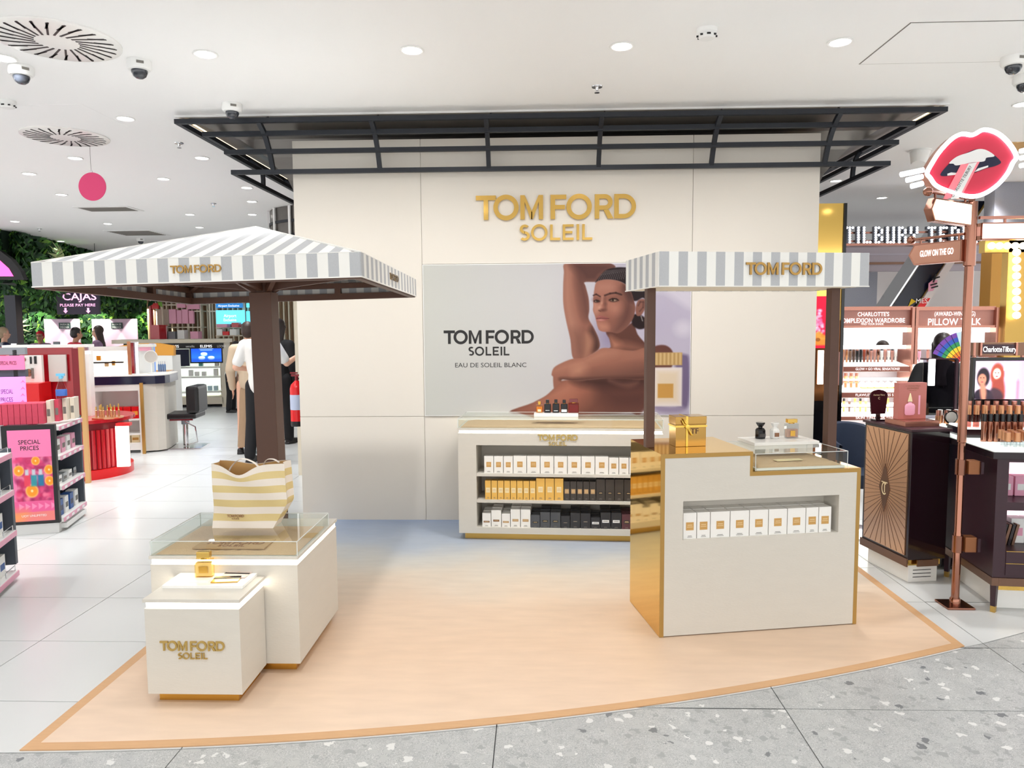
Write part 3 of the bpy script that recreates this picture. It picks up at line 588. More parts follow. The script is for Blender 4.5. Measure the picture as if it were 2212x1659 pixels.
# ================================================================== LEFT PEDESTALS
def pedestal(name, label, x0, x1, y0, y1, zb, zl, zs, zt, plinth):
    t = thing(name, label, 'display stand', ((x0+x1)/2, (y0+y1)/2, 0), 0)
    MB().box(x0, x1, y0, y1, zb, zl).build('body', 'cabinet_white', t, True, .002)
    MB().box(x0+.006, x1-.006, y0+.006, y1-.006, zl+.0005, zs-.0005).build('light_strip', 'led', t, True)
    MB().box(x0-.004, x1+.004, y0-.004, y1+.004, zs, zt).build('top_slab', 'cabinet_white', t, True, .0015)
    MB().box(*plinth, .005, zb-.0005).build('plinth', 'gold', t, True)
    return t
t = pedestal('low_pedestal', 'low white display block with gold letters and glowing top edge, nearest the camera', -1.65, -1.245, 2.957, 3.238, .05, .422, .449, .464, (-1.62, -1.275, 2.994, 3.236))
q = at(416.5, 1405, 2.957); logo(t, 'gold_letter', (q.x, 2.9565, q.z), X, Z, FRONT, .0413, .006, True, False, True)
t = pedestal('tall_pedestal', 'taller white display block with glowing edge carrying an acrylic case of sand', -1.772, -1.09, 3.245, 3.9, .05, .516, .541, .556, (-1.74, -1.122, 3.284, 3.87))
M('acrylic_edge', (226, 230, 228), .15)
def case(label, x0, x1, y0, y1, z0, z1, loc, rz=0):
    th = .007; t = thing('acrylic_case', label, 'display case', loc, rz)
    MB().box(x0, x1, y0, y1, z1-th, z1).build('lid', 'acrylic', t)
    for a in ((x0, x1, y0, y0+th), (x0, x1, y1-th, y1), (x0, x0+th, y0+th, y1-th), (x1-th, x1, y0+th, y1-th)): MB().box(*a, z0, z1-th-.0005).build('pane', 'acrylic', t)
    e = .0012
    cs = [(x0, y0), (x1, y0), (x1, y1), (x0, y1)]
    for i in range(4):
        p, q = cs[i], cs[(i+1) % 4]; MB().bar((*p, z1), (*q, z1), .003, .003).build('polished_edge', 'acrylic_edge', t); MB().bar((*p, z0+.0015), (*p, z1), .003, .003).build('polished_edge', 'acrylic_edge', t)
    return t
def sandbed(label, x0, x1, y0, y1, z0, h, loc, rz=0, seed=1):
    rng = random.Random(seed); nx, ny = 46, 26; mb = MB(); vs = []; fs = []
    for j in range(ny):
        for i in range(nx):
            e = min(i, nx-1-i, j, ny-1-j); k = 0 if e == 0 else (.55 if e == 1 else .85 if e == 2 else 1)
            vs.append((x0+(x1-x0)*i/(nx-1)+(rng.random()-.5)*.006*(e > 0), y0+(y1-y0)*j/(ny-1), z0+h*k*(.7+.3*rng.random())))
    fs = [(j*nx+i, j*nx+i+1, (j+1)*nx+i+1, (j+1)*nx+i) for j in range(ny-1) for i in range(nx-1)]
    mb.add(vs, fs, 0, True); o = mb.build('sand_bed', 'sand'); o.location = loc; o.rotation_euler = (0, 0, rz)
    return tag(o, label, 'sand', None, 'stuff')
case('clear acrylic case on the taller left pedestal, under the tote bag', -1.77, -1.09, 3.247, 3.756, .5565, .624, (0, 0, 0))
sandbed('beige sand spread inside the acrylic case under the tote bag', -1.755, -1.105, 3.262, 3.74, .557, .014, (0, 0, 0))
t = thing('sand_plaque', 'sand-coloured plaque lying in the case under the tote bag', 'plaque', (-1.43, 3.36, .571))
MB().box(-.17, .17, -.06, .09, 0, .006).build('plate', M('plaque_sand', (188, 156, 120), .8, noise=.1, nscale=200), t)
logo(t, 'print_brown', (0, -.0, .0062), X, Yv, Z, .042, .0012, True, True)
# tray and perfume on the low pedestal
tray = MB().box(-.178, .178, -.085, .085, 0, .014); solid('white_tray', tray, 'white_gloss', 'flat white tray on the low pedestal', 'tray', (-1.455, 3.163, .4642), .0, None, .0015)
def bottle(label, loc, rz, w, d, h, capw, caph, glass, liquid, capmat, lab=None, neck=.006, group=None, liq=.8):
    t = thing('perfume_bottle', label, 'perfume bottle', loc, rz, group)
    MB().box(-w/2, w/2, -d/2, d/2, 0, h).build('glass', glass, t, False, min(w, d)*.12)
    if liquid: MB().box(-w/2+.004, w/2-.004, -d/2+.004, d/2-.004, .005, h*liq).build('perfume', liquid, t)
    MB().cyl((0, 0, h), capw*.3, neck, 14).build('collar', 'gold', t)
    MB().box(-capw/2, capw/2, -d/2*.9, d/2*.9, h+neck, h+neck+caph).build('cap', capmat, t, False, .002)
    if lab: MB().box(-w*lab[0]/2, w*lab[0]/2, -d/2-.0012, -d/2-.0002, h*lab[1], h*lab[2]).build('label', lab[3], t)
    return t
M('liq_amber', (250, 234, 190), .1, spec=.6); M('liq_pink', (214, 166, 140), .2); M('liq_dark', (20, 18, 20), .15); M('liq_white', (236, 234, 230), .2); M('liq_orange', (214, 132, 36), .15)
bottle('square perfume bottle with gold cap standing on the low pedestal tray', (-1.497, 3.197, .4784), .05, .078, .034, .082, .058, .028, 'glass_amber', 'liq_amber', 'gold_mirror', (.5, .25, .62, 'gold'), .005)
o = MB().box(-.052, .052, -.016, .016, 0, .0012); solid('paper_card', o, 'print_white', 'small white card lying on the tray in front of the bottle', 'card', (-1.5, 3.128, .4784), .06)
def sachet(label, loc, rz, mat):
    t = thing('sample_sachet', label, 'sachet', loc, rz, 'sachets on the tray')
    MB().box(-.058, .058, -.038, .038, 0, .005).build('pouch', mat, t, False, .0015)
    MB().box(-.058, .058, .004, .02, .0048, .0058).build('band', 'print_black', t); text(t, 'TF', 'print_gold', (0, .024, .0054), X, Yv, .009, .0006)
sachet('pale pink sample sachet with black band, under the gold one', (-1.36, 3.212, .4784), -.05, M('sachet_pink', (214, 196, 186), .35))
sachet('shiny gold sample sachet with black band at the tray edge', (-1.378, 3.15, .4784), .12, 'gold')
# ------------------------------------------------------------------ tote bag
t = thing('tote_bag', 'cream tote bag with broad pale gold stripes standing on the acrylic case', 'tote bag', (-1.42, 3.52, .6245))
M('bag_cream', (236, 226, 214), .8, bump=.3, bscale=40); M('bag_gold', (222, 200, 142), .55, .15, bump=.3, bscale=40); M('bag_inside', (206, 164, 104), .7)
bands = 9; H_ = .318; rows = bands*3; npx, npy = 22, 8
def bagring(k):
    f = k/rows; z = H_*f
    xl = -.157+.012*math.sin(f*2.4)-.0*f; xr = .142+.072*min(1, f*2.6)-.012*max(0, f-.5)
    yb = -.055+.004*math.sin(f*6); yf = .06-.02*f
    pts = []
    for i in range(npx): s = i/npx; pts.append((xl+(xr-xl)*s, yb+.012*math.sin(s*9+f*7)*f*(1-f)*2-.01*math.sin(math.pi*s)*f))
    for i in range(npy): s = i/npy; pts.append((xr-.02*math.sin(math.pi*s)*f, yb+(yf-yb)*s))
    for i in range(npx): s = i/npx; pts.append((xr+(xl-xr)*s, yf))
    for i in range(npy): s = i/npy; pts.append((xl+.015*math.sin(math.pi*s)*f, yf+(yb-yf)*s))
    out = []
    for i, (x, y) in enumerate(pts):
        dip = 0; s = (x-xl)/(xr-xl)
        front = i < npx
        dip = (.052*math.exp(-((s-.4)/.2)**2) if front else .018*math.exp(-((s-.5)/.25)**2))*max(0, (f-.62)/.38)**1.5
        sag = .006*math.sin(s*7+1)*f*(1-f)*(1 if front else 0)
        out.append((x, y-(.018*math.sin(s*math.pi)*f if front else 0), z-dip+sag))
    return out
mb = MB(); rings = [bagring(k) for k in range(rows+1)]; n = len(rings[0]); vs = sum(rings, [])
for k in range(rows): mb.f += [(k*n+i, k*n+(i+1) % n, (k+1)*n+(i+1) % n, (k+1)*n+i) for i in range(n)]; mb.mi += [(k//3) % 2]*n; mb.sm += [True]*n
mb.v = vs; mb.f.append(tuple(range(n))[::-1]); mb.mi.append(0); mb.sm.append(False)
mb.build('bag_body', ['bag_cream', 'bag_gold'], t)
ins = MB(); vs = []
for k in (rows//2, rows): vs += [(x*.985+.0, y*.9, z-.002) for x, y, z in rings[k]]
ins.add(vs, [(i, (i+1) % n, n+(i+1) % n, n+i) for i in range(n)]+[tuple(range(n))], 0, True); ins.build('lining', 'bag_inside', t)
def ribbon(pts, w, mat, nm, n_=(0, 1, 0)):
    m_ = MB(); pts = curve(pts, 5)
    for p, q in zip(pts[:-1], pts[1:]): m_.bar(p, q+(q-p)*.1, w, .002, 0, n_)
    return m_.build(nm, mat, t)
def arch(pts, w, nm):
    m_ = MB(); pts = curve(pts, 6); vs = []
    for p in pts: vs += [(p.x, p.y-.001, p.z), (p.x+.006, p.y-.001+w*.25, p.z+.004), (p.x+.0, p.y+w, p.z-.003)]
    m_.add(vs, [(i*3+j, i*3+j+1, (i+1)*3+j+1, (i+1)*3+j) for i in range(len(pts)-1) for j in (0, 1)], 0, True); return m_.build(nm, 'bag_cream', t)
arch([(-.075, -.066, .24), (-.06, -.064, .29), (-.03, -.06, .327), (.005, -.05, .338), (.05, -.045, .32), (.075, -.05, .3)], .022, 'handle')
arch([(.07, .03, .29), (.085, .03, .318), (.12, .03, .321), (.15, .03, .305)], .02, 'handle')
logo(t, 'print_brown', (-.035, -.0665, .057), X, Z, FRONT, .0125, .001, True, True)
# ================================================================== MARKET UMBRELLA
u = thing('market_umbrella', 'square grey and white striped parasol on a brown post over the left pedestals', 'umbrella', (-1.572, 4.31, 0), rot=(-.02, -.0224, 0))
hs_, zb, zt, za, cx = .806, 1.803, 1.92, 2.188, -.03
pw = .064
MB().box(-pw, pw, -pw, pw, .012, 1.8).build('post', 'brown_metal', u, False, .004)
MB().box(-.2, .2, -.2, .2, .008, .02).build('base_plate', 'brown_metal', u, False, .003)
MB().lathe([(.03, 1.79), (.03, 2.1)], n=12).box(-.045, .045, -.045, .045, 1.8, 1.86).build('hub', 'brown_metal', u)
NS = 31; val = MB(); roof = MB(); hem = MB()
for s in range(4):
    Rm = Matrix.Rotation(s*math.pi/2, 4, 'Z'); Tm = Matrix.Translation((cx, 0, 0)) @ Rm
    for i in range(NS):
        a, b = -hs_+2*hs_*i/NS, -hs_+2*hs_*(i+1)/NS; mi = 1 if i % 2 == 0 else 0
        val.box(a, b, -hs_-.004, -hs_, zb, zt, mi, Tm)
        P3 = lambda x, v: Tm @ Vector((x, -hs_*(1-v), zt+(za-zt)*v))
        va, vb = 1-abs(a)/hs_, 1-abs(b)/hs_; mid_ = a < 0 < b
        poly = [P3(a, 0), P3(b, 0), P3(b, vb)] + ([P3(0, 1)] if mid_ else []) + [P3(a, va)]
        q = []
        for p in poly:
            if not q or (p-q[-1]).length > 1e-5: q.append(p)
        if (q[0]-q[-1]).length < 1e-5: q.pop()
        if len(q) >= 3: roof.add(q, [tuple(range(len(q)))], mi)
    hem.bar(Tm @ Vector((-hs_-.003, -hs_-.003, zb)), Tm @ Vector((hs_+.003, -hs_-.003, zb)), .007, .006)
    hem.bar(Tm @ Vector((-hs_, -hs_, zt)), Tm @ Vector((0, 0, za)), .014, .008)
    hem.bar(Tm @ Vector((-hs_, -hs_, zt+.001)), Tm @ Vector((hs_, -hs_, zt+.001)), .008, .004)
    # frame: two rails, uprights, rafters
    e = hs_-.022
    MB().bar(Tm @ Vector((-e-.018, -e, zb+.012)), Tm @ Vector((e-.018, -e, zb+.012)), .036, .042).build('rail', 'brown_metal', u)
    MB().bar(Tm @ Vector((-e-.018, -e, zt-.03)), Tm @ Vector((e-.018, -e, zt-.03)), .036, .035).build('rail', 'brown_metal', u)
    for xx in (-e*.995, -e*.34, e*.34): MB().bar(Tm @ Vector((xx, -e, zb+.03)), Tm @ Vector((xx, -e, zt-.04)), .04, .034, 0, (0, 1, 0)).build('upright', 'brown_metal', u)
    MB().bar(Tm @ Vector((0, 0, za-.06)), Tm @ Vector((-e, -e, zt-.02)), .03, .05).build('rafter', 'brown_metal', u)
    c = Tm @ Vector((0, -e, zt-.03)); k = Rm @ Vector((0, -.03, 0))
    d_ = Vector((c.x-k.x, c.y-k.y, 0)).normalized(); base = Vector((k.x, k.y, 1.805))
    MB().prism([(0, 0), (.12, .02), ((c-base).xy.length, .085), ((c-base).xy.length, .1), (.12, .1), (0, .14)], base - d_.cross(Z)*.014, d_, Z, d_.cross(Z), .028).build('arm', 'brown_metal', u)
    dg = Rm @ Vector((-1, -1, 0)).normalized(); MB().bar(dg*.05+Vector((0, 0, 1.81)), Tm @ Vector((-.3, -.3, za-.14)), .028, .04).build('brace', 'brown_metal', u)
val.build('valance', ['fabric_white', 'fabric_grey'], u); roof.build('canopy', ['fabric_white', 'fabric_grey'], u); hem.build('hem', 'fabric_white', u)
lw = at(473, 590, 3.5).x-at(362, 590, 3.5).x
logo(u, 'letter_bronze', (at(417, 590, 3.5).x+1.572+.04, -hs_-.0045, 1.846), X, Z, FRONT, lw/6.67, .005, False)
logo(u, 'letter_bronze', (cx+hs_+.0045, .0, 1.846), Yv, Z, X, lw/6.67, .005, False)
logo(u, 'letter_bronze', (cx, hs_+.0045, 1.846), -X, Z, Yv, lw/6.67, .005, False)
logo(u, 'letter_bronze', (cx-hs_-.0045, 0, 1.846), -Yv, Z, -X, lw/6.67, .005, False)
# ================================================================== BACK SHELF UNIT
SRZ = math.radians(-3.2); SO = Vector((-.578, 5.372, 0))
sh = thing('perfume_cabinet', 'white open-fronted cabinet of perfume cartons against the display wall', 'cabinet', SO, SRZ)
SW, SD = 1.495, .44
MB().box(0, SW, .0, SD, .055, .1).box(0, .135, 0, SD, .1, .718).box(SW-.135, SW, 0, SD, .1, .718).box(0, SW, 0, SD, .718, .806).box(.135, SW-.135, .3, SD, .1, .718).build('carcass', 'cabinet_white', sh)
for z in (.506, .308): MB().box(.1355, SW-.1355, .004, .2995, z-.022, z).build('shelf', 'cabinet_white', sh, False, .001)
MB().box(.04, SW-.04, .04, SD-.02, .005, .0545).build('plinth', 'gold_soft', sh)
MB().box(.008, SW-.008, .006, SD-.006, .8065, .8275).build('light_strip', 'led', sh); MB().box(-.004, SW+.004, -.004, SD, .828, .844).build('top_slab', 'cabinet_white', sh, False, .001)
logo(sh, 'gold_dull', (.735, -.0005, .757), X, Z, FRONT, .0435, .005)
SM = Matrix.LocRotScale(SO, Matrix.Rotation(SRZ, 3, 'Z').to_euler(), None)
case('long clear acrylic case with sand on top of the perfume cabinet', 0, SW, 0, SD, .8445, .912, SO, SRZ)
sandbed('sand inside the long acrylic case on the perfume cabinet', .015, SW-.015, .015, SD-.015, .845, .013, SO, SRZ, 2)
_cm = {}
M('print_pale', (226, 194, 142), .5)
def carton(label, T, x, y, z, w, d, h, mat, lab=None, group=None, rz=0, root_rz=0, foot=None):
    """a carton with its printed label; T = frame it stands in"""
    key = (round(w, 4), round(d, 4), round(h, 4), mat, lab, foot)
    if key not in _cm:
        g = .0012; mb = MB().box(g, w-g, 0, d, 0, h); me = mb.mesh('carton', mat)
        ll = []
        if lab:
            lw_, z0, z1, lm = lab; ll.append(('label', MB().box(w/2-lw_/2, w/2+lw_/2, -.0008, -.0001, h*z0, h*z1).mesh('label', lm)))
            ll.append(('print', MB().box(w/2-lw_*.32, w/2+lw_*.32, -.0013, -.0009, h*(z0+(z1-z0)*.58), h*(z0+(z1-z0)*.7)).box(w/2-lw_*.38, w/2+lw_*.38, -.0013, -.0009, h*(z0+(z1-z0)*.36), h*(z0+(z1-z0)*.46)).mesh('print', 'print_pale' if lm != 'print_white' else 'print_grey')))
        fm_ = foot or ('print_grey')
        ll.append(('print', MB().box(w*.36, w*.64, -.0008, -.0001, h*.1, h*.118).box(w*.32, w*.68, -.0008, -.0001, h*.055, h*.07).mesh('print', fm_)))
        _cm[key] = (me, ll)
    me, ll = _cm[key]; p = T @ Vector((x, y, z))
    o = link('perfume_carton', me, None, p, (0, 0, root_rz+rz)); tag(o, label, 'carton', group)
    for nm, m_ in ll: link(nm, m_, o)
    return o
M('carton_white', (242, 240, 235), .4); M('carton_gold', (232, 186, 96), .3, .45); M('carton_dark', (62, 56, 52), .4); M('carton_grey', (78, 80, 84), .5); M('carton_black', (44, 44, 48), .4); M('carton_plum', (92, 52, 60), .45); M('label_cream', (240, 222, 178), .5); M('label_tan', (196, 160, 116), .5)
cpx = .000776
def shelf_row(z, items, nm, group, y=.02):
    x = items[0]; cnt = {}
    tot = {}
    for w, h, mat, lab, ds in items[1]: tot[ds] = tot.get(ds, 0)+1
    for w, h, mat, lab, ds in items[1]:
        k = cnt.get(ds, 0); cnt[ds] = k+1
        lb = '%s on the %s, %s' % (ds, nm, ('%s from the left' % ORD[k]) if tot[ds] > 1 else 'alone of its kind')
        carton(lb, SM, x, y, z, w-.002, .06, h, mat, lab, group, 0, SRZ); x += w
wl_s, wl_b = (.036, .36, .66, 'print_gold'), (.04, .36, .68, 'print_gold')
row1 = [(.0725, .126, 'carton_white', wl_s, 'small white carton with gold square')]*3+[(.1, .13, 'carton_white', wl_b, 'wide white carton with gold square')]*7+[(.0735, .122, 'carton_white', wl_s, 'small white carton with gold square')]*3
shelf_row(.5063, (.19, row1), 'top shelf', 'white cartons on the top shelf')
gl, gl2, dl = (.03, .36, .62, 'label_cream'), (.034, .36, .62, 'label_cream'), (.03, .36, .6, 'label_tan')
row2 = [(.0475, .142, 'carton_gold', gl, 'slim gold carton with cream label')]*8+[(.068, .162, 'carton_gold', gl2, 'tall gold carton with cream label')]*3+[(.0475, .142, 'carton_dark', dl, 'slim dark brown carton')]*5+[(.067, .16, 'carton_dark', (.03, .3, .42, 'print_black'), 'tall dark brown carton')]*4
shelf_row(.3083, (.195, row2), 'middle shelf', 'gold and brown cartons on the middle shelf')
bl, tl_ = (.045, .32, .44, 'print_brown'), (.045, .32, .46, 'label_tan')
row3 = [(.068, .102, 'carton_white', bl, 'short white carton with brown label'), (.077, .126, 'carton_white', bl, 'tall white carton with brown label'), (.067, .1, 'carton_white', tl_, 'short white carton with tan label'), (.075, .135, 'carton_white', tl_, 'tall white carton with tan label'), (.076, .135, 'carton_white', tl_, 'tall white carton with tan label'), (.07, .093, 'carton_grey', (.04, .36, .5, 'print_black'), 'short grey carton'), (.075, .116, 'carton_grey', (.04, .36, .5, 'print_black'), 'tall grey carton'), (.077, .115, 'carton_grey', (.04, .36, .5, 'print_black'), 'tall grey carton'), (.07, .09, 'carton_black', (.03, .42, .47, 'print_grey'), 'short black carton'), (.075, .115, 'carton_black', (.03, .42, .47, 'print_grey'), 'tall black carton'), (.076, .113, 'carton_black', (.03, .42, .47, 'print_grey'), 'tall black carton'), (.07, .083, 'carton_black', (.05, .4, .6, 'print_white'), 'short black carton with white label'), (.077, .12, 'carton_black', (.05, .38, .55, 'print_white'), 'tall black carton with white label'), (.078, .12, 'carton_black', (.05, .38, .55, 'print_white'), 'tall black carton with white label'), (.075, .11, 'carton_plum', (.04, .36, .6, 'carton_dark'), 'plum carton')]
shelf_row(.1003, (.172, row3), 'bottom shelf, front row', 'cartons in the front row of the bottom shelf')
row3b = [(w, h*1.03, m_, None, ds.split(' with')[0]+' half hidden') for w, h, m_, l_, ds in row3]
shelf_row(.1003, (.172, row3b), 'bottom shelf, back row', 'cartons in the back row of the bottom shelf', .095)
shelf_row(.1003, (.172, [(w, h*1.05, m_, None, 'rearmost '+ds.split(' with')[0]) for w, h, m_, l_, ds in row3]), 'bottom shelf', 'cartons at the back of the bottom shelf', .17)
# riser and five bottles on the cabinet
rs = MB().box(-.165, .165, -.05, .05, 0, .026); solid('white_riser', rs, 'white_gloss', 'white block carrying five small bottles on the perfume cabinet', 'riser', SM @ Vector((.72, .19, .9122)), SRZ, None, .001)
def sb(u_, w, h, capw, caph, glass, liq, capm, lab, label): bottle(label, SM @ Vector((u_, .19, .9385)), SRZ, w, .034, h, capw, caph, glass, liq, capm, lab, .004, 'bottles on the cabinet riser')
sb(.594, .05, .058, .02, .024, 'glass_amber', 'liq_orange', 'gold', (.5, .15, .45, 'label_cream'), 'amber bottle with gold cap, leftmost on the cabinet riser')
sb(.655, .05, .068, .024, .026, 'liq_dark', None, 'black_gloss', (.6, .25, .3, 'print_white'), 'black bottle second from left on the cabinet riser')
sb(.718, .05, .07, .024, .026, 'liq_dark', None, 'black_gloss', (.6, .2, .26, 'print_white'), 'black bottle in the middle of the cabinet riser')
sb(.78, .05, .068, .024, .026, 'liq_dark', None, 'black_gloss', (.8, .1, .38, 'print_white'), 'black bottle with white label on the cabinet riser')
sb(.85, .078, .075, .062, .026, 'glass_pink', M('liq_rose', (140, 70, 70), .2), M('cap_rose', (120, 62, 62), .2, .3), None, 'rose-brown square bottle, rightmost on the cabinet riser')
# ================================================================== RIGHT COUNTER
KRZ = math.radians(10); KO = Vector((.623, 3.664, 0)); KM = Matrix.LocRotScale(KO, Matrix.Rotation(KRZ, 3, 'Z').to_euler(), None); KI = KM.inverted()
k = thing('gold_counter', 'white counter with stepped top and mirrored gold sides, right of the mat', 'counter', KO, KRZ)
KD = .5; g0 = .006
MB().box(0, .02, .001, KD, g0, .949).box(.02, .487, .001, KD, .93, .949).box(.47, .487, .001, KD, .844, .93).box(.487, 1.085, .001, KD, .825, .844).box(1.065, 1.085, .001, KD, g0, .825).box(.02, 1.065, KD-.02, KD, g0, .825).build('gold_shell', 'gold_mirror', k)
tr = MB(); tw = .021
fr = [(0, g0, tw, .949), (tw, .949-tw, .487, .949), (.487-.015, .844, .487, .949-tw), (.472, .823, 1.085, .844), (1.085-tw, g0, 1.085, .823)]
for x0, z0, x1, z1 in fr: tr.box(x0, x1, -.004, .0005, z0, z1)
tr.build('edge_trim', 'gold_trim', k)
N0, N1, NZ0, NZ1 = .118, .967, .507, .706
pb = MB()
for x0, x1, z0, z1 in ((tw, N0, g0+.004, .928), (N0, .472, NZ1, .928), (.472, N1, NZ1, .823), (N0, N1, g0+.004, NZ0), (N1, 1.064, g0+.004, .823)): pb.box(x0, x1, -.003, .15, z0, z1)
pb.box(N0, N1, .14, .15, NZ0, NZ1); pb.build('front_panel', 'cabinet_white', k)
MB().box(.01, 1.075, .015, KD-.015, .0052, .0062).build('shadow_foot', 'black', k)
xs = .125; ws = [.0735, .073, .106, .105, .104, .104, .103, .072, .072]
for i, w in enumerate(ws):
    big_ = w > .09; nm_ = 'wide' if big_ else 'slim'
    carton('%s white carton with gold square in the counter niche, %s from the left' % (nm_, ORD[i]), KM, xs, .012, NZ0+.0003, w-.002, .06, .134, 'carton_white', (.041, .33, .64, 'print_gold'), 'white cartons in the counter niche', 0, KRZ); xs += w
xs = .125
for i, w in enumerate(ws):
    carton('white carton in the back row of the counter niche, %s from the left' % ORD[i], KM, xs, .077, NZ0+.0003, w-.002, .06, .136, 'carton_white', None, 'white cartons behind the niche row', 0, KRZ); xs += w
case('clear acrylic case on the lower step of the gold counter', .505, 1.013, .004, .4, .8445, .934, KO, KRZ)
MB_ = MB().box(.514, 1.004, .013, .39, 0, .012); o = solid('case_base_board', MB_, 'white_plain', 'white base board inside the counter-top acrylic case', 'board', KM @ Vector((0, 0, .845)), KRZ)
sandbed('sand inside the acrylic case on the gold counter', .525, .995, .022, .38, .8572, .016, KO, KRZ, 3)
tagm = MB().box(-.075, .075, -.02, .02, 0, .004); solid('name_plaque', tagm, 'label_cream', 'small pale plaque on the sand in the counter case', 'plaque', KM @ Vector((.745, .12, .8735)), KRZ+.05)
bz = .9345
c4 = [KI @ on(*q, bz+.018) for q in ((1631, 957), (1769, 952), (1603, 944))]
bx0, bx1, by0 = c4[0].x, c4[1].x, (c4[0].y+c4[1].y)/2; by1 = max(by0+.16, c4[2].y)
bo = MB().box(bx0, bx1, by0, min(by1, .46), 0, .018); solid('white_board', bo, 'white_gloss', 'thick white board on the counter case under three bottles', 'board', KM @ Vector((0, 0, bz)), KRZ, None, .001)
def kb(px, py): q = KI @ on(px, py, bz+.0183); return KM @ Vector((q.x, min(q.y, .4), bz+.0183))
t = thing('perfume_bottle', 'black glass bottle with flared stopper on the white board', 'perfume bottle', kb(1642, 947), KRZ, 'bottles on the counter board')
MB().lathe([(0, 0), (.026, 0), (.029, .004), (.029, .048), (.022, .058), (.012, .062), (.012, .068)], n=8, sm=False).build('glass', 'black_gloss', t); MB().lathe([(.013, .068), (.015, .07), (.026, .086), (.026, .091), (0, .091)], n=8, sm=False).build('stopper', 'black_gloss', t); MB().box(-.017, .017, -.031, -.0285, .012, .03).build('label', 'carton_dark', t)
t = thing('perfume_bottle', 'white bottle with square brown label on the white board', 'perfume bottle', kb(1673, 946.5), KRZ, 'bottles on the counter board')
MB().lathe([(0, 0), (.024, 0), (.027, .004), (.027, .046), (.02, .056), (.012, .06), (.012, .066)], n=8, sm=False).build('glass', 'white_gloss', t); MB().lathe([(.013, .066), (.016, .069), (.024, .084), (.024, .088), (0, .088)], n=8, sm=False).build('stopper', 'white_gloss', t); MB().box(-.013, .013, -.0285, -.0265, .012, .034).build('label', 'print_brown', t)
bottle('square blush bottle with wide gold cap on the white board', kb(1709, 945.5), KRZ, .072, .034, .082, .056, .022, 'glass_clear', 'liq_pink', 'gold_mirror', (.4, .15, .52, 'gold'), .004, 'bottles on the counter board', .62)
solid('paper_card', MB().box(-.04, .04, -.012, .012, 0, .001), 'print_white', 'small white card lying on the board beside the blush bottle', 'card', KM @ Vector((.93, .3, bz+.0183)), KRZ)
# ------------------------------------------------------------------ gift box
gb = thing('gift_box', 'shiny gold gift box tied with a gold ribbon on the counter', 'gift box', KM @ Vector((.152, .2, .9495)), KRZ)
M('gift_gold', (186, 146, 80), .16, .9); M('ribbon_gold', (244, 208, 96), .3, .6)
MB().box(0, .168, 0, .1, 0, .118).build('box', 'gift_gold', gb, False, .0015); MB().box(-.002, .17, -.002, .102, .1185, .16).build('lid', 'gift_gold', gb, False, .0015)
MB().box(.055, .066, -.0042, -.0022, .001, .16).box(.055, .066, -.0042, .104, .1603, .162).box(-.0042, .172, -.0042, -.0022, .104, .113).box(-.0042, -.0022, -.0042, .104, .104, .113).build('ribbon', 'ribbon_gold', gb)
mb = MB().tube([(.06, -.008, .11), (.045, -.014, .135), (.035, -.014, .15), (.05, -.012, .14), (.06, -.008, .11)], .004, 6).tube([(.06, -.008, .11), (.07, -.016, .085), (.082, -.014, .066), (.088, -.01, .06)], .004, 6).tube([(.06, -.008, .11), (.04, -.016, .12), (.03, -.012, .14)], .0035, 6).lathe([(0, -.018), (.012, -.016), (.012, -.006), (0, -.006)], (.06, 0, .108), 16, 0, True, 'y')
mb.build('bow', 'ribbon_gold', gb)
text(gb, 'TF', 'brown_metal', (.104, -.0022, .068), X, Z, .03, .0006)
# ------------------------------------------------------------------ awning
aw = thing('striped_awning', 'flat grey and white striped awning on two brown posts over the gold counter', 'awning', KO, KRZ)
A0, A1, V0, V1, Z0, Z1 = -.021, 1.086, -.01, .53, 1.783, 1.952
val = MB(); n1 = 23; n2 = 11
for i in range(n1):
    a, b = A0+(A1-A0)*i/n1, A0+(A1-A0)*(i+1)/n1; mi = 1 if i % 2 == 0 else 0
    val.box(a, b, V0-.004, V0, Z0, Z1, mi).box(a, b, V1, V1+.004, Z0, Z1, mi)
for i in range(n2):
    a, b = V0+(V1-V0)*i/n2, V0+(V1-V0)*(i+1)/n2; mi = 1 if i % 2 == 1 else 0
    val.box(A0-.004, A0, a, b, Z0, Z1, mi).box(A1, A1+.004, a, b, Z0, Z1, mi)
val.build('valance', ['fabric_white', 'fabric_grey'], aw)
MB().box(A0, A1, V0, V1, Z1-.004, Z1).build('canopy_top', 'fabric_white', aw); MB().box(A0+.004, A1-.004, V0+.004, V1-.004, Z0+.002, Z0+.01).build('underside', M('awning_lining', (240, 232, 214), .8), aw)
MB().box(-.01, .036, .2, .246, .9494, Z0+.002).build('post', 'brown_metal', aw, False, .002); MB().box(1.018, 1.07, .2, .252, .8444, Z0+.002).build('post', 'brown_metal', aw, False, .002)
MB().bar((A0-.004, V0-.006, Z0), (A1+.004, V0-.006, Z0), .006, .005).bar((A0-.006, V0-.004, Z0), (A0-.006, V1, Z0), .006, .005).build('hem', 'fabric_white', aw)
lw = .405; logo(aw, 'letter_bronze', (.625, V0-.0045, 1.84), X, Z, FRONT, lw/6.67, .008, False)
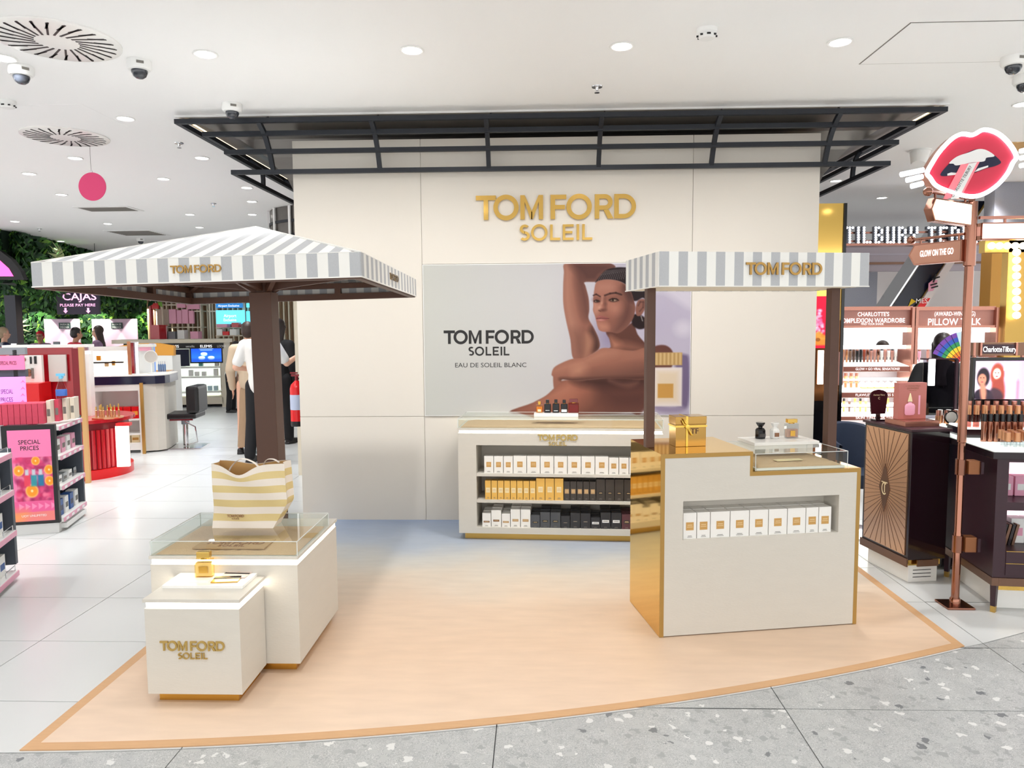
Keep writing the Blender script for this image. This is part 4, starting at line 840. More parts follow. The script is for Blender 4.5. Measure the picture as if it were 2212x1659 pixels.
# ================================================================== helpers for the shop around the booth
def bp(px0, py0, px1, py1, Y, d, z0=None, mi=0, mb=None):
    """box whose front face, at depth Y, covers that rectangle of the view; d = its depth"""
    mx, my = (px0+px1)/2, (py0+py1)/2; x0, x1 = at(px0, my, Y).x, at(px1, my, Y).x; zt, zb_ = min(CEIL-.003, at(mx, py0, Y).z), at(mx, py1, Y).z
    return (mb or MB()).box(x0, x1, Y, Y+d, zb_ if z0 is None else z0, zt, mi)
def base_of(px, Y): return (at(px, 900, Y).x, Y, 0)
M('red_lacquer', (190, 16, 34), .22, coat=.5); M('red_bright', (222, 20, 26), .3); M('red_deep', (128, 8, 26), .35); M('grey_dark', (70, 76, 86), .5); M('grey_mid', (140, 146, 152), .5)
M('pink_sign', (238, 120, 168), .5, emit=.25, emit_rgb=(238, 120, 168)); M('magenta_sign', (224, 140, 236), .5, emit=.5, emit_rgb=(224, 140, 236)); M('pink_strip', (228, 160, 184), .4); M('carton_rose', (200, 62, 88), .5, noise=.15, nscale=50)
M('carton_beige', (226, 214, 196), .5); M('carton_blue', (44, 90, 160), .45); M('carton_navy', (32, 40, 74), .45); M('carton_pinkpale', (240, 170, 196), .5); M('beige_post', (206, 160, 104), .45); M('navy_gloss', (30, 34, 62), .15); M('copper_soft', (206, 150, 110), .3, .7)
M('teal_bottle', (120, 200, 200), .2); M('blue_bottle', (96, 130, 180), .2); M('orange_panel', (236, 164, 60), .5); M('cream_frame', (232, 222, 202), .5); M('lilac_wall', (226, 196, 216), .6); M('sign_green', (40, 66, 60), .5)
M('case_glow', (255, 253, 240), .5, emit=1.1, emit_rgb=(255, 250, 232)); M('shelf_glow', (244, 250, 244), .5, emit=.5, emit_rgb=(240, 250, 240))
def plain_carton(label, x, y, z, w, d, h, mat, band=None, group=None, rz=0, face='-y'):
    o = MB().box(-w/2, w/2, -d/2, d/2, 0, h).build('carton', mat, None, False, .001); o.location = (x, y, z); o.rotation_euler = (0, 0, rz); tag(o, label, 'carton', group)
    if band:
        if face == '-y': MB().box(-w*.36, w*.36, -d/2-.001, -d/2-.0002, h*.3, h*.62).build('label', band, o)
        else: MB().box(w/2+.0002, w/2+.001, -d*.36, d*.36, h*.3, h*.62).build('label', band, o)
    return o
def mark(): return set(o.name for o in COL.objects)
def spin(before, pivot, ang):
    """turn everything built since mark() about an upright axis"""
    R_ = Matrix.Translation(pivot) @ Matrix.Rotation(ang, 4, 'Z') @ Matrix.Translation(-Vector(pivot))
    for o in list(COL.objects):
        if o.name not in before and o.parent is None: o.matrix_basis = R_ @ o.matrix_basis
TURN = math.radians(15)
# ================================================================== PROMOTION STAND with fruit poster
mk = mark(); FY = 5.52; r = at(124, 1020, FY); XS = at(123, 1020, FY).x; XL = XS-.365; zTop = at(119, 917, FY).z; zBot = at(100, 1129, FY).z
st = thing('promotion_stand', 'black shop stand with a pink special prices poster on its end', 'shop stand', ((XL+XS)/2, FY+.4, 0))
MB().box(XL, XS, FY, FY+.04, zBot, zTop).build('end_panel', 'black', st, True)
MB().box(XL+.02, XS-.02, FY+.04, FY+.64, 0, zBot-.001).box(XS-.02, XS+.02, FY+.1, FY+.58, 0.02, zBot-.03).build('plinth', 'white_plain', st, True)
MB().box(XL+.02, XS-.2, FY+.04, FY+.64, zBot, zTop).build('core_panel', 'grey_dark', st, True); MB().box(XS-.2, XS+.0, FY+.61, FY+.64, zBot, zTop+.0).build('end_panel', 'grey_dark', st, True)
zs = [at(126, y, FY+.05).z for y in (921, 985, 1050, 1118)]
for z in zs:
    b_ = MB().box(XS-.199, XS+.015, FY+.041, FY+.609, z-.03, z).build('shelf', 'white_gloss', st, True)
    MB().box(XS+.0155, XS+.02, FY+.045, FY+.605, z-.034, z-.002).build('price_strip', 'pink_strip', st, True)
    for j in range(4): MB().box(XS+.0203, XS+.0208, FY+.09+j*.13, FY+.15+j*.13, z-.029, z-.008).build('price_ticket', 'print_white', st, True)
# poster on the end
vertex_mat('fruit_print', .4)
pa = Paint(100, 195, 110, 214, (236, 120, 170)); rng = random.Random(5)
pa.poly([(16, 58), (100, 58), (100, 152), (16, 152)], (196, 60, 110), 1, 1, False)
for i in range(120):
    cx_, cy_ = 16+rng.random()*84, 60+rng.random()*90; pa.ell(cx_, cy_, 3+rng.random()*5, 3+rng.random()*4, rng.choice([(226, 70, 120), (190, 40, 90), (236, 120, 150), (150, 40, 90), (230, 140, 170)]), .6, .8)
for cx_, cy_, rr in ((22, 86, 12), (92, 86, 11), (92, 110, 11), (50, 130, 15), (62, 66, 10)):
    pa.ell(cx_, cy_, rr, rr*.95, (246, 196, 120)); pa.ell(cx_, cy_, rr*.84, rr*.8, (244, 150, 44)); pa.ell(cx_, cy_, rr*.2, rr*.2, (250, 214, 150))
for i, c_ in enumerate(((226, 70, 90), (44, 150, 160), (32, 120, 160))):
    x_ = 40+i*16; pa.poly([(x_-7, 96), (x_+7, 96), (x_+7, 120), (x_-7, 120)], c_, 2, .92, False); pa.poly([(x_-4, 84), (x_+4, 84), (x_+4, 96), (x_-4, 96)], (196, 206, 214), 1.5, .95, False)
pa.poly([(0, 0), (100, 0), (100, 57), (0, 57)], (240, 128, 176), 1, 1, False); pa.poly([(0, 152), (100, 152), (100, 195), (0, 195)], (232, 96, 150), 1, 1, False)
for i in range(6): pa.poly([(18+i*15, 156), (30+i*15, 163), (18+i*15, 170)], (242, 140, 182), .8, 1, False)
pa.poly([(0, 176), (100, 174), (100, 195), (0, 195)], (236, 140, 120), 1, .8, False); pa.poly([(0, 176), (34, 176), (20, 195), (0, 195)], (240, 160, 80), 16, .9, False)
pw_, ph_ = XS-XL-.07, zTop-zBot-.06
pa.build('poster', 'fruit_print', (XL+.04, FY-.0012, zTop-.035), X, -Z, pw_, ph_, st, True)
for i, (s, yy) in enumerate((('SPECIAL', 30), ('PRICES', 43))): text(st, s, 'print_black', (XL+.04+pw_*.5, FY-.002, zTop-.035-ph_*yy/195), X, Z, .034, .0006, 'CENTER', True, .15 if i == 0 else .125)
text(st, 'UOY UNLIMITED', 'print_white', (XL+.04+pw_*.52, FY-.002, zTop-.035-ph_*.95), X, Z, .017, .0006, 'CENTER', True, .17, 'lettering')
# upper part of the stand
UY = FY+.36
MB().box(XL-.02, XL+.01, UY, UY+.05, zTop, at(39, 755, UY).z).build('upright', 'black', st, True)
bp(94, 752, 100, 915, UY+.3, .04, zTop, 0).build('upright', 'grey_dark', st, True)
bp(34, 750, 94, 765, UY, .05).build('header_rail', 'grey_mid', st, True); bp(36, 797, 96, 812, UY, .05).build('middle_rail', 'grey_dark', st, True)
bp(37, 767, 91, 797, UY-.02, .015).build('sign_board', 'pink_sign', st, True); bp(42, 812, 94, 874, UY-.02, .015).build('sign_board', 'magenta_sign', st, True)
q = at(62, 786, UY-.022); text(st, 'SPECIAL PRICES', 'print_black', q, X, Z, .03, .0008, 'CENTER', True, .115)
for s, yy in (('SPECIAL', 847), ('PRICES', 864)): q = at(60, yy, UY-.022); text(st, s, 'print_black', q, X, Z, .036, .0008, 'CENTER', True, .085)
for i in range(4): q = at(84, 826+i*14, UY-.021); MB().prism([(0, 0), (.02, .012), (.04, 0), (.02, .028)], q, X, Z, FRONT, .001).build('chevron', 'pink_sign', st, True)
nC = 8; xa, xb = at(13, 890, FY+.06).x, at(102, 890, FY+.06).x
for i in range(nC):
    w = (xb-xa)/nC; plain_carton('rose patterned carton on the promotion stand, %s from the left' % ORD[i], xa+w*(i+.5), FY+.16, zTop+.0005, w-.003, .18, at(60, 871, FY+.06).z-zTop, 'carton_rose', None, 'rose cartons on the promotion stand')
xa = XS-.095
for i in range(4): plain_carton('cream printed carton on the promotion stand, %s from the rose cartons' % ORD[i], xa+.022+i*.033, FY+.18+i*.075, zTop+.0005+.0, .03, .12, .175, 'carton_beige' if i != 1 else 'carton_rose', 'print_grey', 'cream cartons on the promotion stand', 0)
SPX = XS-.02
t = thing('spray_bottle', 'clear cleaning spray bottle with blue trigger on the rose cartons', 'spray bottle', (SPX, FY+.26, zTop+.1765))
MB().lathe([(0, 0), (.036, 0), (.04, .01), (.04, .07), (.03, .1), (.018, .135), (.012, .15), (.012, .16)], n=20, sx=1, sy=.7).build('bottle', 'glass_clear', t); MB().lathe([(.0345, .022), (.0415, .024), (.0415, .072), (.04, .074)], n=20, sx=1, sy=.7).build('label', M('spray_label', (60, 100, 180), .5), t)
MB().lathe([(.015, .16), (.015, .178), (.01, .182)], n=12).box(-.03, .03, -.011, .011, .182, .202).box(.012, .02, -.006, .006, .165, .185).build('trigger', M('trigger_blue', (110, 190, 226), .4), t)
# goods on the side shelves
for li, (z, spec) in enumerate(((zs[1], ('print_white', 'carton_pinkpale')), (zs[2], ('print_white', 'glass_clear')), (zs[3], ('carton_blue', 'print_white')))):
    for j in range(4):
        mt = spec[j % 2]; nm_ = {'print_white': 'white', 'carton_pinkpale': 'pale pink', 'glass_clear': 'clear', 'carton_blue': 'blue'}[mt]
        plain_carton('%s carton on the %s side shelf of the promotion stand, %s from the front' % (nm_, ('top', 'middle', 'bottom')[li], ORD[j]), XS-.06, FY+.14+j*.12, z+.0005, .07, .08, (.12, .07, .13)[li], mt, 'carton_navy' if mt == 'carton_blue' else 'print_grey', 'cartons on the side shelves', 0, '+x')
spin(mk, (XS, FY, 0), math.radians(16)); mk = mark()
# ================================================================== NEAR LEFT SHELF
NX = at(38, 1235, 4.5).x; zsn = [at(p[0], p[1], 4.5).z for p in ((23, 976), (27, 1056), (32.5, 1143), (38, 1229))]
ns = thing('near_shelf', 'dark shop shelf with white boards and pink price strips, cut by the left edge', 'shop shelf', (NX-.2, 4.05, 0))
MB().box(NX-.3, NX+.0, 4.48, 4.52, .1, zsn[0]+.02).build('end_panel', 'grey_dark', ns, True); MB().box(NX-.32, NX-.26, 3.5, 4.48, .1, zsn[0]+.02).build('back_panel', 'grey_dark', ns, True); MB().box(NX-.25, NX-.03, 3.52, 4.46, 0, zsn[3]-.0285).build('plinth', 'white_plain', ns, True)
for li, z in enumerate(zsn):
    MB().box(NX-.259, NX+.012, 3.5, 4.479, z-.028, z).build('shelf', 'white_gloss', ns, True); MB().box(NX+.0125, NX+.017, 3.5, 4.479, z-.034, z-.002).build('price_strip', 'pink_strip', ns, True)
    MB().tube([(NX+.0, 4.46, z+.001), (NX+.0, 4.46, z+.035), (NX+.0, 4.3, z+.035), (NX+.0, 4.3, z+.001)], .003, 6).build('shelf_guard', 'chrome', ns, True)
for li in (1, 2, 3):
    for j in range(3): plain_carton('%s carton on the %s board of the near left shelf, %s from its far end' % (('white', 'navy')[j % 2], ('', 'second', 'third', 'lowest')[li], ORD[j]), NX-.08, 4.36-j*.13, zsn[li]+.0005, .09, .1, .13, ('print_white', 'carton_navy')[j % 2], 'carton_blue', 'cartons on the near left shelf', 0, '+x')
spin(mk, (NX, 4.5, 0), math.radians(19)); mk = mark()
# ================================================================== RED MAKE-UP COUNTER
rc = thing('red_makeup_counter', 'glossy red make-up counter with fluted drum and tall red back panel', 'counter', (-4.95, 7.95, 0))
CX, CY, CR, CT = -4.95, 7.96, .52, at(230, 908, 7.5).z
MB().lathe([(CR-.03, .1), (CR-.03, CT-.04)], (CX, CY, 0), 48).build('drum', 'red_deep', rc, True); MB().lathe([(CR, .0), (CR, .1), (CR-.03, .105)], (CX, CY, 0), 48).build('kick_band', 'red_bright', rc, True); MB().lathe([(CR-.03, CT-.04), (CR+.035, CT-.035), (CR+.035, CT), (0, CT)], (CX, CY, 0), 48).build('round_top', 'red_lacquer', rc, True)
fme = None
for i in range(24):
    a = math.radians(-150+i*5.6); p = (CX+(CR-.028)*math.cos(a), CY+(CR-.028)*math.sin(a))
    MB().tube([(*p, .11), (*p, CT-.11)], .021, 8).build('flute', 'red_lacquer', rc, True)
MB().box(-5.55, CX-.12, CY-.3, CY+.3, .0, CT-.005).build('side_block', 'red_lacquer', rc, True)
bp(57, 748, 196, 915, 8.15, .1, .02).build('back_panel', 'red_lacquer', rc, True); bp(55, 744, 217, 750, 8.1, .2).build('top_edge', 'white_gloss', rc, True)
bp(181, 752, 198, 912, 7.9, .2, CT).build('pillar', 'red_deep', rc, True)
vertex_mat('lit_face', .4, .9); pa = Paint(20, 140, 22, 120, (250, 224, 220))
rng = random.Random(3)
for i in range(26): pa.ell(rng.random()*20, 20+rng.random()*100, 2+rng.random()*4, 3+rng.random()*8, rng.choice([(244, 180, 180), (255, 240, 236), (236, 150, 160), (250, 210, 200), (255, 250, 240)]), .8, .7)
pa.poly([(0, 100), (20, 100), (20, 140), (0, 140)], (250, 236, 220), 6, .8, False)
a0, a1 = at(198, 760, 7.95), at(216, 900, 8.05); pa.build('lit_poster', 'lit_face', (a0.x, 7.93, a0.z), Vector((a1.x-a0.x, .12, 0)).normalized(), -Z, math.hypot(a1.x-a0.x, .12), a0.z-a1.z, rc, True)
bp(198, 757, 217, 905, 7.96, .12, CT).build('poster_case', 'white_gloss', rc, True)
q = at(207, 764, 7.9); text(rc, 'CLARINS', 'sign_letter', q, X, Z, .03, .001, 'CENTER', True, .085)
bp(250, 921, 274, 1012, 7.6, .05, .12).build('glass_showcase', 'case_glow', rc, True); bp(248, 915, 276, 921, 7.59, .08).build('showcase_edge', 'red_bright', rc, True)
bp(62, 826, 111, 868, 7.8, .3).build('shelf_block', 'red_bright', rc, True)
bp(143, 765, 177, 822, 8.1, .03).build('mirror_panel', M('panel_grey', (214, 212, 206), .3), rc, True)
tb = bp(60, 766, 126, 829, 8.0, .05).build('tester_board', 'white_gloss', rc, True)
tcol = [('red_bright', 64, 770, 69, 788), ('red_bright', 70, 769, 74, 787), ('red_deep', 75, 769, 79, 787), ('black', 102, 769, 105, 784), ('black', 110, 768, 114, 784), ('brown_edge', 65, 793, 68, 812), ('carton_navy', 69, 793, 73, 815), ('brown_edge', 80, 793, 84, 815), ('brown_edge', 88, 793, 91, 815), ('print_grey', 105, 793, 109, 815)]
for mt, a_, b_, c_, d_ in tcol: bp(a_, b_, c_, d_, 7.985, .014).build('tester_stick', mt, rc, True)
for cx_, cy_ in ((90, 775), (88, 787), (100, 799), (100, 806)): c = at(cx_, cy_, 7.985); MB().lathe([(0, -.012), (.024, -.012), (.024, 0), (0, 0)], (c.x, 7.99, c.z), 18, 0, True, 'y').build('tester_compact', 'print_brown', rc, True)
t = thing('cleaning_cloth', 'crumpled lime green cloth on the red counter', 'cloth', (at(164, 866, 7.75).x, 7.75, CT))
mb = MB(); rng = random.Random(8); nn = 14; vs = [((i/(nn-1)-.5)*.2, (j/(nn-1)-.5)*.16, .004+(.05*math.exp(-(((i/(nn-1)-.75)/.2)**2+((j/(nn-1)-.5)/.3)**2))+.022*rng.random()+.02*abs(math.sin(i*.9+j*.5)))*max(0, math.sin(math.pi*i/(nn-1)))**.5*max(0, math.sin(math.pi*j/(nn-1)))**.5) for j in range(nn) for i in range(nn)]
mb.add(vs, [(j*nn+i, j*nn+i+1, (j+1)*nn+i+1, (j+1)*nn+i) for j in range(nn-1) for i in range(nn-1)], 0, True).build('cloth_sheet', M('lime', (196, 224, 96), .8), t)
ty = 7.72; tx = at(238, 862, ty).x
t = thing('round_tester_tray', 'round copper tray of testers on the red counter', 'tray', (tx, ty, CT+.0005)); MB().lathe([(0, 0), (.15, 0), (.155, .012), (0, .012)], n=36).build('disc', 'copper_soft', t)
for i in range(9):
    xx = tx-.115+i*.027; yy = ty+.03*math.sin(i*1.7); t = thing('tester_bottle', 'slim copper tester on the round tray, %s from the left' % ORD[i], 'tester', (xx, yy, CT+.0128), 0, 'testers on the round tray')
    MB().lathe([(0, 0), (.011, 0), (.011, .07), (.007, .074), (0, .074)], n=12).build('vial', 'copper_soft', t); MB().lathe([(.007, .0745), (.007, .105+.012*(i % 3)), (.004, .112+.012*(i % 3)), (0, .112+.012*(i % 3))], n=12).build('cap', 'gold_soft', t)
spin(mk, (-4.5, 7.6, 0), math.radians(12)); mk = mark()
solid('beige_post', MB().box(-.022, .022, -.022, .022, 0, at(173, 750, 7.37).z), 'beige_post', 'slim beige wooden post in front of the red counter', 'post', (at(191, 1043, 7.37).x, 7.37, 0), .2)
mk = mark()
# ================================================================== WHITE BEAUTY DESK
DY = 9.25
dk = thing('beauty_desk', 'white beauty desk with dark blue top edge and lit niche of cartons', 'desk', base_of(300, DY+.4))
x0, x1, x2 = at(222, 900, DY).x, at(312, 900, DY).x, at(366, 900, DY+.1).x; zt_ = at(300, 829, DY).z; zb2 = at(300, 812, DY).z
MB().box(x0-.5, x0+.02, DY, DY+.7, .04, zt_).box(x1-.03, x1+.02, DY, DY+.7, .0, zt_).box(x0, x1, DY+.3, DY+.7, 0.04, zt_).box(x0, x1-.03, DY, DY+.3, .04, .13).box(x0, x1-.03, DY, DY+.3, zt_-.08, zt_).build('carcass', 'white_gloss', dk, True)
poly = [(x1+.02, DY), (x2-.1, DY+.03), (x2-.02, DY+.1), (x2, DY+.22), (x2, DY+.7), (x1+.02, DY+.7)]; MB().prism(poly, (0, 0, .02), X, Yv, Z, zt_-.02).build('curved_end', 'cabinet_white', dk, True)
poly = [(x0-.5, DY-.03), (x2-.1, DY), (x2, DY+.08), (x2+.03, DY+.22), (x2+.03, DY+.72), (x0-.5, DY+.72)]; MB().prism(poly, (0, 0, zt_+.001), X, Yv, Z, zb2-zt_).build('worktop', 'navy_gloss', dk, True); MB().prism(poly, (0, 0, zb2+.002), X, Yv, Z, .012).build('worktop_sheet', 'white_gloss', dk, True)
zsh = [at(265, y, DY+.05).z for y in (902, 933)]
for z in zsh: MB().box(x0+.021, x1-.031, DY+.01, DY+.299, z-.02, z).build('niche_shelf', 'white_gloss', dk, True)
for i in range(4): plain_carton('red carton in the upper desk niche, %s from the left' % ORD[i], x1-.09-.095*(3-i), DY+.12, zsh[0]+.001, .085, .12, .15, 'red_bright', 'orange_panel', 'red cartons in the desk niche')
for i in range(3): plain_carton('cream carton in the lower desk niche, %s from the left' % ORD[i], x1-.1-.11*(2-i), DY+.12, .1305, .1, .12, .1, 'label_cream', 'gold_soft', 'cream cartons in the desk niche')
solid('brass_post', MB().box(-.018, .018, -.018, .018, 0, at(309, 826, DY-.06).z), 'gold_soft', 'slim brass post standing in front of the beauty desk', 'post', (at(310, 900, DY-.08).x, DY-.08, 0))
zd = zb2+.0145; dd = thing('perfume_lightbox', 'bright backlit perfume display on the beauty desk', 'display', (at(258, 800, DY+.25).x, DY+.25, zd))
bp(224, 757, 294, 811, DY+.28, .1, zd).build('light_panel', 'case_glow', dd, True); bp(222, 748, 296, 757, DY+.24, .16).build('hood', 'white_gloss', dd, True); bp(226, 780, 286, 783, DY+.22, .05).build('shelf', 'black', dd, True)
for i, (p, q, w) in enumerate(((240, 777, 8), (255, 790, 7), (268, 788, 6))): bp(p-w/2, q-10, p+w/2, q, DY+.23, .03).build('sample', ('liq_orange', 'label_tan', 'gold_soft')[i], dd, True)
bp(294, 737, 300, 811, DY+.2, .05, zd).build('gold_frame', 'copper_soft', dd, True); bp(301, 738, 315, 811, DY+.2, .03, zd).build('side_glass', 'mirror', dd, True)
vn = thing('vanity_unit', 'white vanity unit behind the round desk mirror', 'display', (at(335, 800, DY+.5).x, DY+.5, zd)); bp(317, 746, 354, 808, DY+.5, .15, zd).build('back', M('vanity_grey', (216, 220, 224), .4), vn, True); bp(316, 743, 356, 749, DY+.48, .18).build('rail', 'white_gloss', vn, True); bp(330, 748, 352, 757, DY+.485, .02).build('lit_sign', 'carton_pinkpale', vn, True)
c = at(345, 770, DY+.33); t = thing('round_mirror', 'round make-up mirror with white rim on the beauty desk', 'mirror', (c.x, DY+.33, zd))
MB().lathe([(0, -.006), (.074, -.006), (.074, .006), (0, .006)], (c.x, DY+.33, c.z), 36, 0, True, 'y').build('glass', 'panel_grey', t, True); MB().tube([(c.x+.078*math.cos(a), DY+.33, c.z+.078*math.sin(a)) for a in np.linspace(0, 2*math.pi, 33)[:-1]], .006, 8, 0, True).build('rim', 'white_gloss', t, True)
MB().tube([(c.x, DY+.335, zd+.01), (c.x, DY+.335, c.z-.08)], .006, 8).lathe([(0, 0), (.05, 0), (.05, .01), (0, .012)], (c.x, DY+.335, zd), 24).build('stand', 'white_gloss', t, True)
gx = at(379, 830, DY+.75).x; gz = at(379, 804, DY+.75).z; t = thing('glass_cabinet', 'pale green glass cabinet beside the beauty desk', 'cabinet', (gx, DY+.9, 0)); w = at(398, 830, DY+.75).x-at(362, 830, DY+.75).x
MB().box(gx-w/2, gx+w/2, DY+.78, DY+1.1, .0, gz).build('glass_body', 'glass_green', t, True); MB().box(gx-w/2+.02, gx+w/2-.02, DY+.9, DY+1.08, .02, gz-.03).build('inner_panel', M('pale_green', (206, 228, 220), .4), t, True); MB().box(gx-w/2-.01, gx+w/2+.01, DY+.76, DY+1.12, gz, gz+.015).build('top', 'chrome', t, True)
for i in range(4):
    xx = gx-.01+i*.026; t = thing('serum_bottle', 'slim blue bottle on the glass cabinet, %s from the left' % ORD[i], 'bottle', (xx, DY+.85, gz+.0155), 0, 'blue bottles on the glass cabinet'); MB().lathe([(0, 0), (.011, 0), (.012, .085), (.006, .1), (0, .1)], n=12).build('glass', 'blue_bottle', t); MB().lathe([(.006, .1), (.006, .135), (0, .14)], n=10).build('cap', 'chrome', t)
q0, q1 = at(365, 744, DY+.9), at(378, 803, DY+.9); solid('blue_sign', MB().box(-(q1.x-q0.x)/2, (q1.x-q0.x)/2, -.01, .01, 0, q0.z-gz), M('sign_blue', (110, 150, 220), .4, emit=.3), 'narrow blue sign standing on the glass cabinet', 'sign', ((q0.x+q1.x)/2, DY+.95, gz+.0155))
spin(mk, (at(366, 900, DY).x, DY, 0), TURN); mk = mark()
# ================================================================== MAKE-UP CHAIR
hy = 9.62; hx = at(400, 900, hy).x
t = thing('makeup_chair', 'black padded chair on a chrome column with square base', 'chair', (hx, hy, 0)); zse = .47
MB().box(-.24, .2, -.22, .22, zse-.07, zse).build('seat', 'black', t, False, .02); MB().box(.08, .24, -.22, .22, zse+.002, zse+.36).build('backrest', 'black', t, False, .04); MB().box(-.2, .16, -.2, .2, zse-.09, zse-.0705).build('seat_frame', 'chrome', t)
MB().cyl((0, 0, .02), .035, zse-.11, 20).build('column', 'chrome', t); MB().cyl((0, 0, zse-.16), .05, .05, 20).build('collar', 'grey_mid', t); MB().box(-.25, .25, -.22, .22, .001, .014).build('base_plate', 'chrome', t, False, .003)
MB().tube([(.06, -.2, zse-.1), (.2, -.24, .3), (.22, -.24, .1), (.1, -.2, .06)], .009, 8).build('foot_rest', 'chrome', t)
spin(mk, (hx, hy, 0), math.radians(8)); mk = mark()
# ================================================================== FAR GONDOLA with blue screens
GY_ = 14.5; gd = thing('far_gondola', 'long cream shop gondola with black header and blue screens', 'shop shelf', base_of(400, GY_+.3))
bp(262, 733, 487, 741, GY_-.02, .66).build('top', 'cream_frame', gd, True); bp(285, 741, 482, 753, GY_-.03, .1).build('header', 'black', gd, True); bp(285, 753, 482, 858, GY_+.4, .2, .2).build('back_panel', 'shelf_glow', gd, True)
bp(330, 858, 484, 877, GY_, .6, .06).build('drawer_base', 'cream_frame', gd, True); bp(330, 877, 484, 880, GY_+.04, .5, .0).build('plinth', 'grey_dark', gd, True); bp(478, 741, 486, 878, GY_, .6, 0).build('end_panel', 'cream_frame', gd, True)
for y in (792, 813, 845): bp(372, y, 478, y+3, GY_+.05, .34).build('shelf', 'white_gloss', gd, True)
for px_ in (381, 447): q = at(px_, 750.5, GY_-.035); text(gd, 'ELEMIS', 'sign_letter', q, X, Z, .055, .002, 'CENTER', True, .22)
for px_, s in ((318, 'sothys'), (415, 'sensilis'), (478, 'LOOKA')): q = at(px_, 750, GY_-.035); text(gd, s, 'print_white', q, X, Z, .045, .002, 'CENTER', True, .16)
bp(376, 754, 414, 790, GY_+.0, .05).build('dark_screen', 'navy_gloss', gd, True)
vertex_mat('screen_print', .3, 1.2); pa = Paint(64, 36, 90, 52, (20, 70, 190)); pa.grad((20, 60, 170), (40, 110, 220), False)
for cx_, cy_ in ((22, 27), (42, 27), (27, 18)): pa.ell(cx_, cy_, 7, 4.4, (150, 190, 236)); pa.ell(cx_, cy_-2, 6.6, 2.6, (214, 230, 248))
pa.poly([(0, 29), (64, 29), (64, 36), (0, 36)], (20, 40, 130), 4, .7, False); pa.stroke([(18, 4), (46, 4)], 1, (200, 220, 250), .9, 1); pa.stroke([(20, 8), (44, 8)], .8, (170, 200, 240), .8, 1)
a0, a1 = at(417, 749, GY_-.01), at(479, 781, GY_-.01); pa.build('blue_screen', 'screen_print', (a0.x, GY_-.012, a0.z), X, -Z, a1.x-a0.x, a0.z-a1.z, gd, True); bp(415, 747, 481, 784, GY_-.005, .05).build('screen_bezel', 'black', gd, True)
for i in range(12):
    rw = i//4; yy = (791, 812, 844)[rw]; px_ = (396, 405, 440, 472, 420, 432, 446, 470, 430, 442, 458, 470)[i]; hh = (14, 9, 8, 12, 13, 9, 9, 15, 10, 10, 10, 10)[i]
    q = at(px_, yy, GY_+.12); o = plain_carton('%s box on the %s shelf of the far gondola, %s from the left' % (('teal', 'white')[i % 2] if rw == 0 else ('white', 'pale blue')[rw-1], ('top', 'middle', 'lower')[rw], ORD[i % 4]), q.x, GY_+.16, at(px_, yy, GY_+.05).z+.002, .075, .08, hh*GY_/1590, ('teal_bottle' if i % 2 == 0 else 'print_white') if rw == 0 else ('print_white', M('pale_blue', (196, 224, 236), .5) if 'pale_blue' not in MATS else 'pale_blue')[rw-1], None, 'boxes on the far gondola')
spin(mk, (at(484, 800, GY_).x, GY_, 0), math.radians(12)); mk = mark()
oa = thing('orange_arch', 'orange curved header panel behind the beauty desk', 'display', base_of(315, 12.6)); pts = [(255, 748), (290, 742), (340, 741), (375, 747), (375, 768), (255, 768)]
pl = [at(*p, 12.6) for p in pts]; MB().prism([(p.x, p.z) for p in pl], (0, 12.6, 0), X, Z, Yv, .08).build('arch_panel', 'orange_panel', oa, True); bp(258, 768, 372, 780, 12.6, .3, 0).build('cabinet_body', 'white_gloss', oa, True)
# ================================================================== FAR WOODEN WALL
WY = 17.6; ww = bp(318, 560, 662, 800, WY, .1, 0).build('wall_wood', M('wood_pale', (196, 166, 126), .6)); tag(ww, kind='structure')
sl = MB(); px_ = 320
for i in range(62):
    p = 320+i*5.5; bp(p, 600, p+3, 760, WY-.04, .04, .2, i % 2, sl)
o = sl.build('slats', [M('slat_brown', (128, 98, 72), .6), 'cream_frame'], ww); tag(o, kind='stuff')
bay = thing('wall_shelves', 'cream shop shelving on the far slatted wall', 'shop shelf', base_of(440, WY-.2))
for px_ in (350, 382, 405, 432, 452, 466, 527, 552, 600): bp(px_, 655, px_+3, 740, WY-.4, .03, 0).build('upright', 'cream_frame', bay, True)
for (a_, b_, y) in ((350, 434, 706), (350, 434, 733), (466, 530, 707), (466, 530, 724), (405, 434, 671), (448, 470, 671), (350, 434, 657)): bp(a_, y, b_, y+2.5, WY-.42, .3).build('shelf', 'cream_frame', bay, True)
for i, (a_, b_, c_, d_) in enumerate(((365, 668, 380, 699), (382, 670, 392, 699), (393, 668, 406, 699), (408, 671, 418, 699), (382, 656, 400, 665), (404, 656, 430, 668))):
    mb = bp(a_, b_, c_, d_, WY-.46, .06); o = mb.build('poster_board', 'carton_pinkpale'); tag(o, 'pink price board on the far shelves, %s of six' % ORD[i], 'sign', 'pink price boards')
bp(340, 668, 365, 735, WY-.3, .1).build('panel', M('greige', (198, 184, 168), .6), bay, True)
o = bp(327, 702, 344, 736, WY-1.0, .4, 0).build('red_fridge', 'red_lacquer'); tag(o, 'small red fridge at the end of the far shelves', 'fridge'); o = bp(323, 652, 327, 736, WY-.6, .1, 0).build('red_post', 'red_lacquer'); tag(o, 'slim red upright beside the red fridge', 'post'); bp(327, 655, 341, 667, WY-.6, .05).build('red_header', 'red_bright', o)
